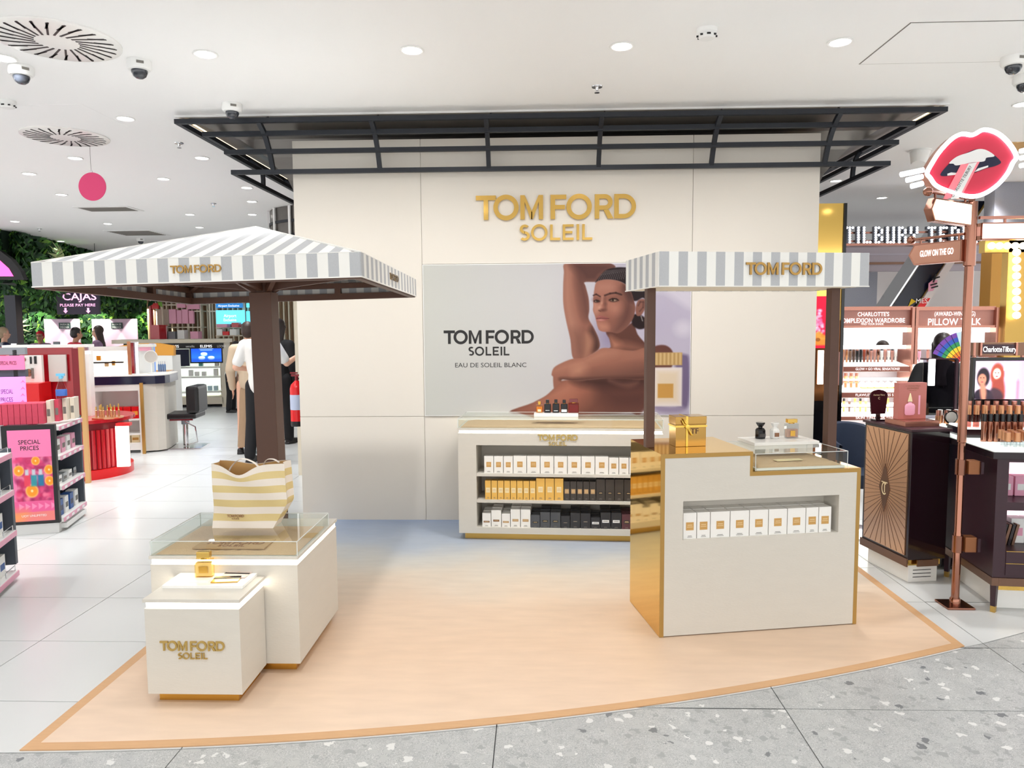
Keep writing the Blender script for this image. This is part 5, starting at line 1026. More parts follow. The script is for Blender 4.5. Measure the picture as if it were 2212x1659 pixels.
for i, (a_, b_, c_, d_, mt, nm_) in enumerate(((345, 704, 361, 736, 'chrome', 'silver appliance'), (363, 716, 378, 733, 'grey_mid', 'grey appliance'), (383, 713, 398, 733, 'print_white', 'white appliance'), (411, 716, 428, 733, 'carton_pinkpale', 'pink product box'), (468, 711, 480, 724, 'print_white', 'white product box'), (481, 716, 494, 724, 'red_bright', 'red product box'), (496, 711, 510, 724, 'print_white', 'square white product box'), (500, 697, 515, 707, 'red_lacquer', 'red gift bag'), (468, 700, 490, 707, 'carton_pinkpale', 'pale product row'))):
    o = bp(a_, b_, c_, d_, WY-.66, .2).build('far_product', mt); tag(o, nm_+' on the far wall shelves', 'product', 'products on the far shelves')
sc = thing('turquoise_screen', 'turquoise screen with white lettering on the far wall', 'screen', base_of(500, WY-.5)); bp(467, 670, 528, 700, WY-.5, .04).build('panel', M('turquoise', (96, 196, 222), .4, emit=.9, emit_rgb=(96, 196, 222)), sc, True)
for s, y in (('Airport', 685), ('Exclusive', 694)): text(sc, s, 'sign_letter', at(497, y, WY-.51), X, Z, .07, .002, 'CENTER', True, .3)
sc = thing('blue_banner', 'blue banner above the turquoise screen on the far wall', 'sign', base_of(500, WY-.5)); bp(466, 655, 522, 665, WY-.5, .08).build('panel', M('banner_blue', (40, 120, 190), .4, emit=.6, emit_rgb=(40, 120, 190)), sc, True); text(sc, 'Airport Exclusive', 'sign_letter', at(494, 662.5, WY-.51), X, Z, .05, .002, 'CENTER', True, .5)
sc = thing('turquoise_screen', 'turquoise screen half hidden by the umbrella post', 'screen', base_of(540, WY-.5)); bp(532, 655, 560, 664, WY-.09, .045).build('panel', 'turquoise', sc, True); bp(532, 672, 560, 700, WY-.09, .045).build('panel', 'turquoise', sc, True)
# ---- aisle shelves beyond the left end of the display wall
mk = mark(); ai = thing('aisle_shelves', 'narrow view of pale aisle shelving past the left end of the display wall', 'shop shelf', (-2.42, 8.8, 0)); ax = -2.42
MB().box(ax, ax+.05, 7.7, 11.5, .0, 2.0).build('back_board', 'cream_frame', ai, True)
for y in (7.75, 8.7, 9.6, 10.5, 11.4): MB().box(ax-.13, ax, y, y+.03, 0, 2.0).build('divider', 'cream_frame', ai, True)
for z in (.15, .5, .85, 1.2, 1.5): MB().box(ax-.13, ax-.001, 7.79, 11.39, z-.012, z+.012).build('shelf', 'white_gloss', ai, True)
rng = random.Random(4); cc = 0
for z in (.15, .5, .85, 1.2):
    for y in (7.9, 8.15, 8.4, 8.9, 9.2, 9.8, 10.2, 10.8):
        mt, nm_ = rng.choice((('carton_blue', 'blue'), ('print_white', 'white'), ('carton_navy', 'navy'), ('pale_blue', 'pale blue')))
        cc += 1; plain_carton('%s carton on the %s aisle shelf, %s from the near end' % (nm_, {.15: 'lowest', .5: 'second', .85: 'third', 1.2: 'highest'}[z], ORD[(cc-1) % 8]), ax-.07, y, z+.0125, .1, .12, .16+.08*rng.random(), mt, None, 'cartons on the aisle shelves')
MB().box(ax-.12, ax-.1, 7.8, 8.6, 1.55, 1.98).build('blue_poster', 'sign_blue', ai, True)
spin(mk, (ax-.13, 7.7, 0), math.radians(10))
solid('end_panel', MB().box(0, .17, 0, .03, 0, 1.5), 'white_plain', 'white end panel behind the display wall carrying the extinguisher', 'panel', (-2.19, 7.05, 0))
# fire extinguisher
ex = Vector((at(642, 860, 6.98).x, 6.98, at(642, 920, 6.98).z)); t = thing('fire_extinguisher', 'red fire extinguisher hung beside the left end of the display wall', 'fire extinguisher', ex)
MB().lathe([(0, .0), (.062, .0), (.066, .01), (.066, .05)], n=24).build('black_foot', 'black', t); MB().lathe([(.066, .05), (.066, .36), (.055, .4), (.025, .43), (.018, .44), (0, .44)], n=24).build('cylinder', 'red_bright', t); MB().lathe([(.0665, .16), (.067, .165), (.067, .3), (.0665, .305)], n=24).build('label', M('ext_label', (190, 200, 226), .5), t)
MB().cyl((0, 0, .44), .016, .04, 12).box(-.05, .03, -.012, .012, .48, .5).box(-.06, .01, -.01, .01, .505, .52).build('valve', 'red_deep', t); MB().tube([(.02, 0, .46), (.09, 0, .44), (.1, 0, .3), (.085, 0, .15)], .011, 8).build('hose', 'black', t); MB().box(.05, .2, .04, .07, .3, .33).build('bracket', 'black', t)
# ================================================================== GREEN WALL AND CASH DESKS
M('leaf_dark', (24, 62, 30), .6); M('leaf_mid', (58, 110, 44), .55); M('leaf_light', (120, 170, 60), .5); M('leaf_pale', (176, 186, 130), .5); M('moss_back', (20, 44, 26), .9); M('dark_purple', (34, 16, 44), .4)
GB = 18.0
gw = bp(-220, 560, 322, 800, GB, .2, 0).build('wall_green', 'moss_back'); tag(gw, kind='structure')
def foliage(regions, name, seed, parent, n, size):
    rng = random.Random(seed); mb = MB()
    for (o_, a_, b_, n_, wgt) in regions:
        o_, a_, b_, n_ = Vector(o_), Vector(a_), Vector(b_), Vector(n_).normalized()
        for _ in range(int(n*wgt)):
            p = o_+a_*rng.random()+b_*rng.random()+n_*(.02+.1*rng.random()); an = rng.random()*6.28
            t1 = a_.normalized()*math.cos(an)+b_.normalized()*math.sin(an); t2 = n_.cross(t1); s = size*(.6+.9*rng.random()); t1 = (t1+n_*(rng.random()*.9)).normalized()
            mb.add([p, p+t1*s*.5+t2*s*.22, p+t1*s, p+t1*s*.5-t2*s*.22], [(0, 1, 2, 3)], rng.choices((0, 1, 2), (5, 4, 1.2))[0])
    o = mb.build(name, ['leaf_dark', 'leaf_mid', 'leaf_light'], parent, True); tag(o, kind='stuff'); return o
cL, cR = at(-200, 640, GB), at(320, 760, GB)
foliage([((cL.x, GB, 1.0), (cR.x-cL.x, 0, 0), (0, 0, 1.7), (0, -1, 0), 1)], 'wall_leaves', 1, None, 7000, .2).parent = gw
pk = []
for i, (a_, c_) in enumerate(((97, 172), (200, 296))):
    o = bp(a_, 689, c_, 775, GB-.34, .05, 0).build('door_%d' % (i+1), 'lilac_wall'); tag(o, kind='structure')
    m0 = (127, 152) if i == 0 else (240, 264); g = bp(m0[0], 697, m0[1], 710, GB-.36, .015).build('exit_plate', 'sign_green', o, True)
    for s, y in (('SALIDA DE', 702.5), ('EMERGENCIA', 708.5)): text(o, s, 'print_white', at((m0[0]+m0[1])/2, y, GB-.362), X, Z, .042, .002, 'CENTER', True, .22, 'lettering')
# overhead planted header along the left side
hA, hB = Vector((-8.7, 12.0, 0)), Vector((-9.95, 17.8, 0)); hn = Vector((1, .2, 0)).normalized(); hd = hB-hA
hdr = thing('planted_header', 'planted green header hanging from the ceiling over the cash desks', 'planter', (-9.3, 14.5, 2.3))
MB().prism([(0, 2.36), (hd.length, 2.36), (hd.length, CEIL-.003), (0, CEIL-.003)], hA, hd.normalized(), Z, -hn, .4).build('core', 'moss_back', hdr, True)
MB().box(hA.x-3, hA.x, 11.9, 12.2, 2.36, CEIL-.003).build('return', 'moss_back', hdr, True)
lip0, lip1 = at(-150, 646, 16.6), at(352, 655, 16.6); MB().box(lip0.x, lip1.x, 16.5, 16.9, lip0.z-.03, lip0.z+.3).build('lip_beam', 'moss_back', hdr, True)
foliage([(hA+Z*2.34, hd, Z*.86, hn, 1.0), (Vector((hA.x-2.4, 11.9, 2.34)), (2.4, 0, 0), Z*.86, (0, -1, 0), .5)], 'leaves', 2, hdr, 5200, .17)
foliage([((lip0.x, 16.5, lip0.z-.06), (lip1.x-lip0.x, 0, 0), (0, 0, .4), (0, -1, 0), .5)], 'leaves', 3, hdr, 4200, .17)
for i in range(3):
    l = bpy.data.lights.new('planter_spot', 'SPOT'); l.energy = 60; l.spot_size = math.radians(90); l.color = (1, .98, .85); ob = bpy.data.objects.new('planter_spot', l); COL.objects.link(ob); ob.location = (at((170, 300, 40)[i], 650, 17.2).x, 17.2, 2.1); ob.rotation_euler = (math.radians(38), 0, 0)
def palm(label, c, r, n, nrm, mat='leaf_pale'):
    t = thing('palm_plant', label, 'plant', c, 0, 'leafy plants on the green wall'); nrm = Vector(nrm).normalized(); a_ = nrm.orthogonal().normalized(); b_ = nrm.cross(a_)
    for i in range(n):
        an = 2*math.pi*i/n+.2; d = (a_*math.cos(an)+b_*math.sin(an)); s = nrm.cross(d)
        p1, p2 = d*r*.5+nrm*.14, d*r+nrm*.06
        MB().add([(0, 0, 0), p1+s*r*.09, p2, p1-s*r*.09, p1+nrm*.012], [(0, 1, 4), (1, 2, 4), (2, 3, 4), (3, 0, 4)]).build('leaf', mat, t)
mid = lambda f, z: hA+hd*f+hn*.2+Z*z
palm('pale striped palm on the green header near the ceiling', mid(.2, 2.85), .34, 13, hn); palm('dark palm on the green header beside the umbrella', mid(.55, 2.8), .36, 11, hn, 'leaf_mid'); palm('spiky fern at the foot of the green header', mid(.1, 2.38), .3, 10, hn, 'leaf_mid'); palm('pale star-shaped plant on the dark green wall', at(45, 706, GB-.25), .3, 11, FRONT); palm('leafy plant hanging over the cash desk sign', at(126, 630, 13.6), .22, 9, FRONT, 'leaf_mid')
# signs over the desks
CYs = 13.9; t = thing('cash_desk_sign', 'dark purple hanging sign with pink lettering above the cash desks', 'sign', (at(167, 655, CYs).x, CYs, at(167, 678, CYs).z)); bp(122, 628, 213, 679, CYs, .06).build('panel', 'dark_purple', t, True)
M('pink_letter', (244, 170, 214), .5, emit=.8, emit_rgb=(244, 170, 214))
text(t, 'CAJAS', 'pink_letter', at(172, 648, CYs-.002), X, Z, .135, .002, 'CENTER', True, .66, 'lettering', .012); text(t, 'PLEASE PAY HERE', 'pink_letter', at(168, 662, CYs-.002), X, Z, .055, .002, 'CENTER', True, .69, 'lettering', .008)
for px_ in (142, 191): q = at(px_, 677, CYs-.002); MB().prism([(0, 0), (.045, .05), (.02, .05), (.02, .105), (-.02, .105), (-.02, .05), (-.045, .05)], q, X, Z, FRONT, .003).build('arrow', 'pink_letter', t, True)
for px_ in (126, 209): MB().tube([at(px_, 629, CYs+.03), Vector((at(px_, 629, CYs+.03).x, CYs+.03, CEIL))], .005, 6).build('hanger', 'black', t, True)
AY = 11.6; t = thing('arched_sign', 'black arched sign with pink face at the left edge', 'sign', (at(0, 590, AY).x, AY, at(0, 605, AY).z))
pl = [at(*p, AY) for p in ((-120, 604), (52, 604), (44, 585), (24, 560), (0, 542), (-40, 525), (-120, 510))]; MB().prism([(p.x, p.z) for p in pl], (0, AY, 0), X, Z, Yv, .1).build('arch_panel', 'black', t, True)
pl = [at(*p, AY) for p in ((-100, 597), (30, 597), (20, 580), (0, 562), (-40, 545), (-100, 535))]; MB().prism([(p.x, p.z) for p in pl], (0, AY-.005, 0), X, Z, FRONT, .006).build('pink_face', M('pink_glow', (244, 96, 180), .5, emit=1, emit_rgb=(244, 96, 180)), t, True)
solid('dark_pillar', MB().box(-.12, .12, -.1, .1, 0, 2.3), M('pillar_navy', (22, 24, 44), .4), 'dark navy pillar in front of the green wall', 'pillar', (at(31, 700, 15.5).x, 15.5, 0))
t = thing('cash_desk', 'long cash desk with screens below the hanging sign', 'desk', base_of(110, 14.2)); bp(-60, 752, 215, 790, 14.2, .7, 0).build('desk_body', 'lilac_wall', t, True)
for i, (a_, b_, c_, d_) in enumerate(((24, 742, 36, 753), (38, 741, 60, 753), (115, 738, 128, 752))):
    o = bp(a_, b_, c_, d_, 14.15, .03).build('till_screen', ('chrome', 'black', 'grey_mid')[i]); tag(o, ('silver', 'black', 'grey')[i]+' till screen standing on the cash desk', 'screen', 'till screens')
# ================================================================== RIGHT: GOLD PILLAR BESIDE THE WALL
M('rose_metal', (186, 132, 116), .25, .85); M('copper', (160, 112, 94), .14, .95); M('plum_gloss', (30, 14, 22), .15, coat=.3); M('plum_wood', (56, 30, 40), .35, noise=.15, nscale=20, stretch=(1, 1, 6)); M('bronze', (128, 98, 82), .3, .8); M('rose_panel', (196, 140, 128), .4, .3); M('lilac_grey', (214, 206, 216), .6); M('felt_grey', (150, 152, 162), .9, noise=.12, nscale=90); M('panel_white', (232, 226, 224), .6); M('beam_lilac', (208, 196, 204), .6); M('rust', (150, 62, 36), .6); M('amber_wall', (218, 160, 70), .5)
t = thing('gold_pillar', 'tall mirrored gold pillar just behind the right end of the display wall', 'pillar', (2.37, 6.4, 0))
MB().box(2.235, 2.52, 6.2, 6.6, 1.62, 2.572).build('gold_upper', 'gold_mirror', t, True); MB().box(2.235, 2.52, 6.2, 6.6, .95, 1.619).build('amber_middle', M('pillar_copper', (150, 96, 58), .15, .9), t, True); MB().box(2.235, 2.52, 6.2, 6.6, .0, .949).build('black_lower', 'black_gloss', t, True); MB().box(2.521, 2.545, 6.19, 6.61, 0, 2.572).build('dark_edge', 'black_gloss', t, True)
vertex_mat('red_poster', .4, .35); pa = Paint(28, 110, 30, 110, (226, 20, 60)); rng = random.Random(11)
for i in range(60): y_ = 30+rng.random()*60; pa.ell(14+(rng.random()-.5)*(y_-20)*.3, y_, 1.2+rng.random()*2, 1.5+rng.random()*2.5, rng.choice([(250, 220, 236), (244, 160, 200), (236, 90, 150)]), .6, .8)
pa.poly([(2, 84), (14, 74), (26, 84), (26, 104), (2, 104)], (230, 150, 50), 2, .9, False); pa.ell(13, 92, 4, 4, (160, 90, 30))
a0, a1 = at(1757, 640, 6.19), at(1787, 752, 6.19); pa.build('red_poster', 'red_poster', (a0.x-.02, 6.193, a0.z), X, -Z, a1.x-a0.x+.02, a0.z-a1.z, t, True); bp(1767, 757, 1779, 830, 6.19, .009).build('light_tube', 'letter_white', t, True); bp(1803, 760, 1822, 832, 6.195, .006).build('rose_patch', 'rose_panel', t, True)
# ================================================================== MAKE-UP GONDOLA
TY = 7.5; mg = thing('makeup_gondola', 'rose-framed make-up gondola with lit mirrors and white tester tiers', 'shop shelf', base_of(1980, TY+.3))
for a_, c_ in ((1806, 1972), (1972, 2152)):
    bp(a_, 662, c_, 670, TY, .3).build('top_rail', 'rose_metal', mg, True); bp(a_+2, 670, c_-2, 703, TY+.03, .2).build('header_panel', 'rose_panel', mg, True); bp(a_, 703, c_, 708, TY-.01, .3).build('mid_rail', 'rose_metal', mg, True)
    bp(a_+4, 708, c_-4, 754, TY+.08, .1).build('mirror_light', 'letter_white', mg, True); bp(a_+14, 718, c_-12, 746, TY+.07, .009).build('mirror', 'mirror', mg, True)
    bp(a_, 754, c_, 960, TY+.25, .05, .0).build('back_panel', M('smoke_grey', (110, 100, 102), .5) if 'smoke_grey' not in MATS else 'smoke_grey', mg, True)
for p in (1808, 1966, 1974, 2147): bp(p, 664, p+6, 960, TY-.02, .32, 0).build('upright', 'rose_metal', mg, True)
tiers = [(778, 791, 803, 'GLOW + GO VIRAL SENSATIONS!'), (829, 847, 859, 'FLAWLESS, PORELESS SKIN'), (882, 899, 908, 'SKIN TINT FOR GLOW')]
M('strip_rose', (178, 108, 92), .5); M('print_faint', (196, 206, 220), .6)
TP = {}
for li, (ya, yb, yc, s) in enumerate(tiers):
    for bay_, (a_, c_) in enumerate(((1811, 1964), (1980, 2146))):
        zt1, zt2, zt3 = at(1890, ya, TY+.2).z, at(1890, yb, TY-.1).z, at(1890, yc, TY-.1).z
        xa, xb = at(a_, yb, TY-.1).x, at(c_, yb, TY-.1).x
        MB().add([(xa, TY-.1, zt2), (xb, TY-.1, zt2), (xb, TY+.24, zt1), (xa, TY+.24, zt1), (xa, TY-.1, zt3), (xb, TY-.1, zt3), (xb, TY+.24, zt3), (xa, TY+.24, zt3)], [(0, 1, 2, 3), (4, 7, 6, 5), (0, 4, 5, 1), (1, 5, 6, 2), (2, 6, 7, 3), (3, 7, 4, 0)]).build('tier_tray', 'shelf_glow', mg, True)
        MB().box(xa+.01, xb+.01, TY-.108, TY-.101, zt3+.002, zt2-.004).build('tier_strip', 'strip_rose', mg, True)
        if bay_ == 0: text(mg, s, 'sign_letter', (xa+(xb-xa)*.55, TY-.109, zt3+.016), X, Z, .026, .001, 'CENTER', True, (xb-xa)*.62)
        TP[(li, bay_)] = (xa, xb, zt1, zt2)
    MB().box(at(1811, yc, TY-.1).x, at(2146, yc, TY-.1).x, TY-.09, TY+.24, zt3-.09, zt3-.085).build('under_light', 'letter_white', mg, True)
def tierz(li, f): xa, xb, z1, z2 = TP[(li, 0)]; return z2+(z1-z2)*f
for li, y in ((0, 690), (0, 701)): pass
text(mg, "CHARLOTTE'S", 'sign_letter', at(1886, 683, TY+.02), X, Z, .042, .006, 'CENTER', True, .31, 'lettering', .006); text(mg, 'COMPLEXION WARDROBE', 'sign_letter', at(1882, 697, TY+.02), X, Z, .046, .006, 'CENTER', True, .66, 'lettering', .006); text(mg, 'FIND YOUR SHADE', 'sign_letter', at(1884, 702, TY+.02), X, Z, .02, .004, 'CENTER', True, .22)
text(mg, '(AWARD-WINNING)', 'sign_letter', at(2062, 682, TY+.02), X, Z, .042, .006, 'CENTER', True, .4, 'lettering', .006); text(mg, 'PILLOW TALK', 'sign_letter', at(2061, 702, TY+.02), X, Z, .068, .006, 'CENTER', True, .52, 'lettering', .008)
def tube_tester(label, x, y, z, h, mat, cap, grp, r=.014):
    t = thing('tester_tube', label, 'tester', (x, y, z), 0, grp); MB().lathe([(0, 0), (r*.7, 0), (r*.7, h*.35), (r, h*.4), (r, h*.9), (0, h*.9)], n=10).build('tube', mat, t); MB().lathe([(r*.8, h*.9), (r*.8, h*1.15), (0, h*1.15)], n=10).build('cap', cap, t)
xa, xb, *_ = TP[(0, 0)]; cols = ['copper_soft', 'label_tan', 'brown_edge', 'copper_soft', 'copper_soft', 'brown_edge', 'brown_metal', 'black', 'black', 'rust', 'copper', 'rose_panel', 'rose_panel', 'copper', 'print_white', 'rose_panel', 'print_white', 'rose_panel', 'print_white']
for i, c_ in enumerate(cols): tube_tester('upright make-up tube on the top tester tier, %s from the left' % ORD[i], xa+.03+i*(xb-xa-.06)/18, TY+.12, tierz(0, .66), .13+.02*(i % 3 == 0), c_, ('print_white', 'rose_metal', 'black')[i % 3], 'tubes on the top tester tier')
for i in range(5): tube_tester('foundation bottle on the middle tester tier, %s from the left' % ORD[i], xa+.04+i*.055, TY+.08, tierz(1, .55), .13, 'copper_soft', 'rose_metal', 'foundation bottles on the middle tier', .02)
for i in range(6):
    x = xa+.32+i*.065; t = thing('powder_compact', 'open powder compact on the middle tester tier, %s from the left' % ORD[i], 'compact', (x, TY+.05, tierz(1, .46)), 0, 'compacts on the middle tier'); o = MB().lathe([(0, 0), (.034, 0), (.036, .006), (.034, .01), (0, .01)], n=20).build('pan', 'gold_soft', t); o2 = MB().lathe([(0, 0), (.03, 0), (.03, .003), (0, .003)], n=20).build('powder', 'label_cream', t); o2.location = (0, 0, .0102); o3 = MB().lathe([(0, 0), (.035, 0), (.035, .006), (0, .006)], n=20).build('lid', 'mirror', t); o3.location = (0, .034, .03); o3.rotation_euler = (math.radians(65), 0, 0)
for i in range(11): tube_tester('tube on the lowest tester tier, %s from the left' % ORD[i], xa+.03+i*.055, TY+.08, tierz(2, .55), .12, ('copper_soft', 'orange_panel', 'gold_soft', 'brown_metal')[i % 4], ('print_white', 'gold_soft', 'black')[i % 3], 'tubes on the lowest tester tier')
for i in range(8): tube_tester('tube on the top tier of the right-hand gondola bay, %s from the left' % ORD[i], TP[(0, 1)][0]+.05+i*.085, TY+.12, tierz(0, .66), .12, ('rose_panel', 'carton_pinkpale')[i % 2], 'rose_metal', 'tubes in the right-hand gondola bay')
# ================================================================== STRUCTURES BEYOND
o = bp(1822, 588, 1893, 760, 10.6, .1, 0).build('wall_felt', 'felt_grey'); tag(o, kind='structure'); o = bp(1893, 586, 2142, 760, 10.7, .1, 0).build('wall_white', 'panel_white'); tag(o, kind='structure')
o = bp(1815, 527, 2260, 585, 11.4, .4).build('wall_beam', 'beam_lilac'); tag(o, kind='structure')
for y0_, y1_, mt in ((546, 550, 'lilac_grey'), (565, 570, 'bronze')): bp(1815, y0_, 2260, y1_, 11.38, .03).build('trim_line', mt, o)
o = bp(2150, 330, 2330, 480, 8.8, .2).build('wall_upper_grey', 'felt_grey'); tag(o, kind='structure'); o = bp(2141, 515, 2185, 664, 8.6, .2).build('wall_amber', 'amber_wall'); tag(o, kind='structure'); o = bp(2148, 664, 2300, 900, 8.62, .2, 0).build('wall_rust', 'rust'); tag(o, kind='structure')
o = MB().box(2.3, 14, 21, 21.2, 0, CEIL).build('wall_far', 'lilac_grey'); tag(o, kind='structure')
def slab(pts, Y, d, mat, nm, par=None): pl = [at(*p, Y) for p in pts]; return MB().prism([(p.x, p.z) for p in pl], (0, Y, 0), X, Z, Yv, d).build(nm, mat, par, bool(par))
es = thing('escalator', 'dark escalator side rising steeply to the right behind the make-up gondola', 'escalator', base_of(1990, 9.35)); slab([(1726, 965), (1776, 965), (2131, 434), (2081, 434)], 9.35, .4, M('escalator_navy', (14, 20, 44), .25), 'side_panel', es); slab([(1976, 667), (1980, 667), (2135, 434), (2131, 434)], 9.33, .4, 'gold_soft', 'edge_strip', es); slab([(1918, 667), (1926, 667), (2081, 434), (2073, 434)], 9.37, .4, 'chrome', 'edge_strip', es)
slab([(1980, 667), (1997, 667), (2075, 548), (2058, 548)], 9.3, .03, 'panel_white', 'banner', es); slab([(1981, 664), (1997, 664), (2010, 644), (1994, 644)], 9.295, .004, 'red_bright', 'banner_red', es); slab([(2005, 630), (2016, 628), (2026, 606), (2016, 604), (2006, 612)], 9.295, .004, 'carton_pinkpale', 'banner_pink', es)
text(es, 'MES', 'print_white', at(1991, 655, 9.29), X, Z, .06, .003, 'CENTER', True, .14)
for a_, b_ in (((2014, 603), (2030, 598)), ((2022, 592), (2016, 610)), ((2010, 616), (2024, 612)), ((2012, 622), (2026, 618))): MB().bar(at(*a_, 9.29), at(*b_, 9.29), .012, .016).build('banner_stroke', 'print_black', es, True)
slab([(1962, 662), (1979, 651), (1969, 645)], 9.34, .006, M('arrow_yellow', (244, 206, 40), .5), 'yellow_arrow', es)
# marquee letters of bulbs
FNT = {'T': ['###', '.#.', '.#.', '.#.', '.#.', '.#.', '.#.'], 'I': ['#', '#', '#', '#', '#', '#', '#'], 'L': ['#..', '#..', '#..', '#..', '#..', '#..', '###'], 'B': ['##.', '#.#', '#.#', '##.', '#.#', '#.#', '##.'], 'U': ['#.#', '#.#', '#.#', '#.#', '#.#', '#.#', '###'], 'R': ['##.', '#.#', '#.#', '##.', '#.#', '#.#', '#.#'], 'Y': ['#.#', '#.#', '#.#', '.#.', '.#.', '.#.', '.#.'], 'E': ['###', '#..', '#..', '##.', '#..', '#..', '###'], 'M': ['#...#', '##.##', '#.#.#', '#.#.#', '#...#', '#...#', '#...#'], 'N': ['#..#', '##.#', '##.#', '#.##', '#.##', '#..#', '#..#'], 'A': ['.#.', '#.#', '#.#', '###', '#.#', '#.#', '#.#']}
MY = 8.95; msg = thing('studded_letter_sign', 'row of large white bulb-studded letters high over the make-up area', 'sign', (at(1950, 525, MY).x, MY, at(1950, 525, MY).z))
bp(1826, 499, 2215, 503, MY+.06, .02).build('rail', 'rose_metal', msg, True); bp(1826, 517, 2215, 521, MY+.06, .02).build('rail', 'rose_metal', msg, True)
bulb = MB().sphere((0, 0, 0), .0145, 8).mesh('bulb', 'bulb_white'); inv = msg.matrix_basis.inverted(); px_ = 1829; dp = 4.9
for ch in 'TILBURY TERMINAL':
    if ch == ' ': px_ += 13; continue
    rows_ = FNT[ch]; nc = len(rows_[0]); x0 = px_
    mbp = MB()
    for r_, row_ in enumerate(rows_):
        for c_, v in enumerate(row_):
            if v == '#': p = at(px_+c_*dp*1.35, 492+r_*5.2, MY); mbp.cbox((p.x, MY+.03, p.z), (.042, .04, .034))
    letter = mbp.build('letter', 'grey_dark', msg, True)
    for r_, row_ in enumerate(rows_):
        for c_, v in enumerate(row_):
            if v == '#': p = at(px_+c_*dp*1.35, 492+r_*5.2, MY); b_ = link('bulb', bulb, letter, inv @ Vector((p.x, MY-.002, p.z)))
    px_ += nc*dp*1.35+5.5
bp(1822, 524, 2215, 529, MY, .2).build('ledge', 'rose_metal', msg, True)
# bulb boxes
bb = thing('bulb_box', 'gold box sign with big warm bulbs at the upper right edge', 'light fitting', at(2160, 280, 6.9)); bp(2106, 214, 2330, 282, 6.9, .35).build('box', 'gold_soft', bb, True); bp(2112, 224, 2330, 272, 6.88, .02).build('reflector', 'gold_mirror', bb, True)
for i in range(5): c = at(2147+i*27, 243, 6.84); MB().sphere(c, .056, 16).build('bulb', 'bulb_warm', bb, True)
bf = thing('marquee_light', 'tall gold frame of round bulbs at the right edge', 'light fitting', base_of(2195, 7.4)); bp(2176, 518, 2230, 700, 7.42, .1, 0).build('post', 'gold_soft', bf, True); bp(2128, 518, 2230, 545, 7.42, .1).build('cross_bar', 'gold_soft', bf, True)
for i in range(9): c = at(2196, 545+i*17, 7.38); MB().sphere(c, .036, 12).build('bulb', 'bulb_warm', bf, True)
for i in range(5): c = at(2142+i*17, 531, 7.38); MB().sphere(c, .034, 12).build('bulb', 'bulb_warm', bf, True)
# ================================================================== SIGN POLE WITH LIPS
PX, PY = 2.362, 4.13
sp_ = thing('sign_pole', 'tall rose-copper sign pole on a square base plate', 'sign post', (PX, PY, 0)); zt_ = at(2100, 436, PY).z
MB().lathe([(.021, .012), (.021, .42), (.019, .425), (.019, .93), (.023, .935), (.023, 1.9), (.03, 1.905), (.03, zt_), (0, zt_)], n=24).build('pole', 'copper', sp_); MB().box(-.075, .075, -.07, .07, .001, .012).build('base_plate', 'copper', sp_, False, .002); MB().lathe([(.028, .012), (.028, .04), (.022, .05)], n=20).build('foot_collar', 'copper', sp_)
for z0_, z1_ in ((at(2070, 1025, PY).z, at(2072, 992, PY).z), (at(2066, 1192, PY).z, at(2066, 1156, PY).z)):
    MB().lathe([(.022, z0_), (.028, z0_), (.028, z1_), (.022, z1_)], n=20).build('sleeve', 'copper', sp_); MB().box(.028, .09, -.03, .03, z0_+.005, z1_-.005).build('bracket', M('copper_wood', (150, 96, 60), .35, .4) if 'copper_wood' not in MATS else 'copper_wood', sp_, False, .004); MB().box(.09, .105, -.04, .04, z0_+.01, z1_-.01).build('bracket_plate', 'plum_wood', sp_)
def arrow_sign(label, tip, root, hh, face, lit, s, tcol):
    tip, root = Vector(tip), Vector(root); d = (root-tip); L = d.length; d.normalize(); n = d.cross(Z).normalized()
    if n.y > 0: n = -n
    t = thing('arrow_sign', label, 'sign', root-Z*hh/2, 0, 'arrow signs on the pole'); pl = [(0, 0), (.035, hh/2), (L, hh/2), (L, -hh/2), (.035, -hh/2)]
    MB().prism(pl, tip-n*.02, d, Z, n, .04).build('housing', 'copper', t, True); pi = [(.012, 0), (.04, hh/2-.008), (L-.006, hh/2-.008), (L-.006, -hh/2+.008), (.04, -hh/2+.008)]; MB().prism(pi, tip+n*.0205, d, Z, n, .002).build('face', face, t, True)
    text(t, s, tcol, tip+d*(L*.55)+n*.0235-Z*hh*.13, d, Z, hh*.3, .001, 'CENTER', True, L*.62)
    rod = [tip+Z*(hh/2+.03)-d*.0, root+Z*(hh/2+.03)]; MB().tube(rod, .008, 10).sphere(rod[0], .024, 14).tube([tip+d*.06+Z*(hh/2), tip+d*.06+Z*(hh/2+.03)], .006, 8).tube([root-d*.03+Z*(hh/2), root-d*.03+Z*(hh/2+.03)], .006, 8).build('rod', 'copper', t, True); return t
M('face_lit', (255, 240, 206), .4, emit=1.4, emit_rgb=(255, 238, 204)); M('face_brown', (176, 126, 104), .45)
arrow_sign('lit cream arrow sign pointing left, just under the lips', at(2003, 452, 3.95), at(2091, 465, 4.12), .12, 'face_lit', True, 'TO THE PLANES', 'letter_white')
arrow_sign('brown arrow sign with white lettering on the pole', at(1967, 552, 4.4), at(2082, 541, 4.13), .118, 'face_brown', False, 'GLOW ON THE GO', 'letter_white')
t = thing('light_box_sign', 'white lit box sign on the right of the pole', 'sign', at(2165, 515, 4.1)); bp(2122, 480, 2260, 517, 4.1, .05).build('housing', 'copper', t, True); bp(2124, 483, 2258, 514, 4.095, .006).build('face', 'letter_white', t, True); bp(2118, 466, 2260, 472, 4.1, .02).build('rod', 'rose_metal', t, True); bp(2170, 471, 2174, 481, 4.11, .01).build('strut', 'rose_metal', t, True); bp(2108, 490, 2122, 510, 4.11, .02).build('bracket', 'rose_metal', t, True)
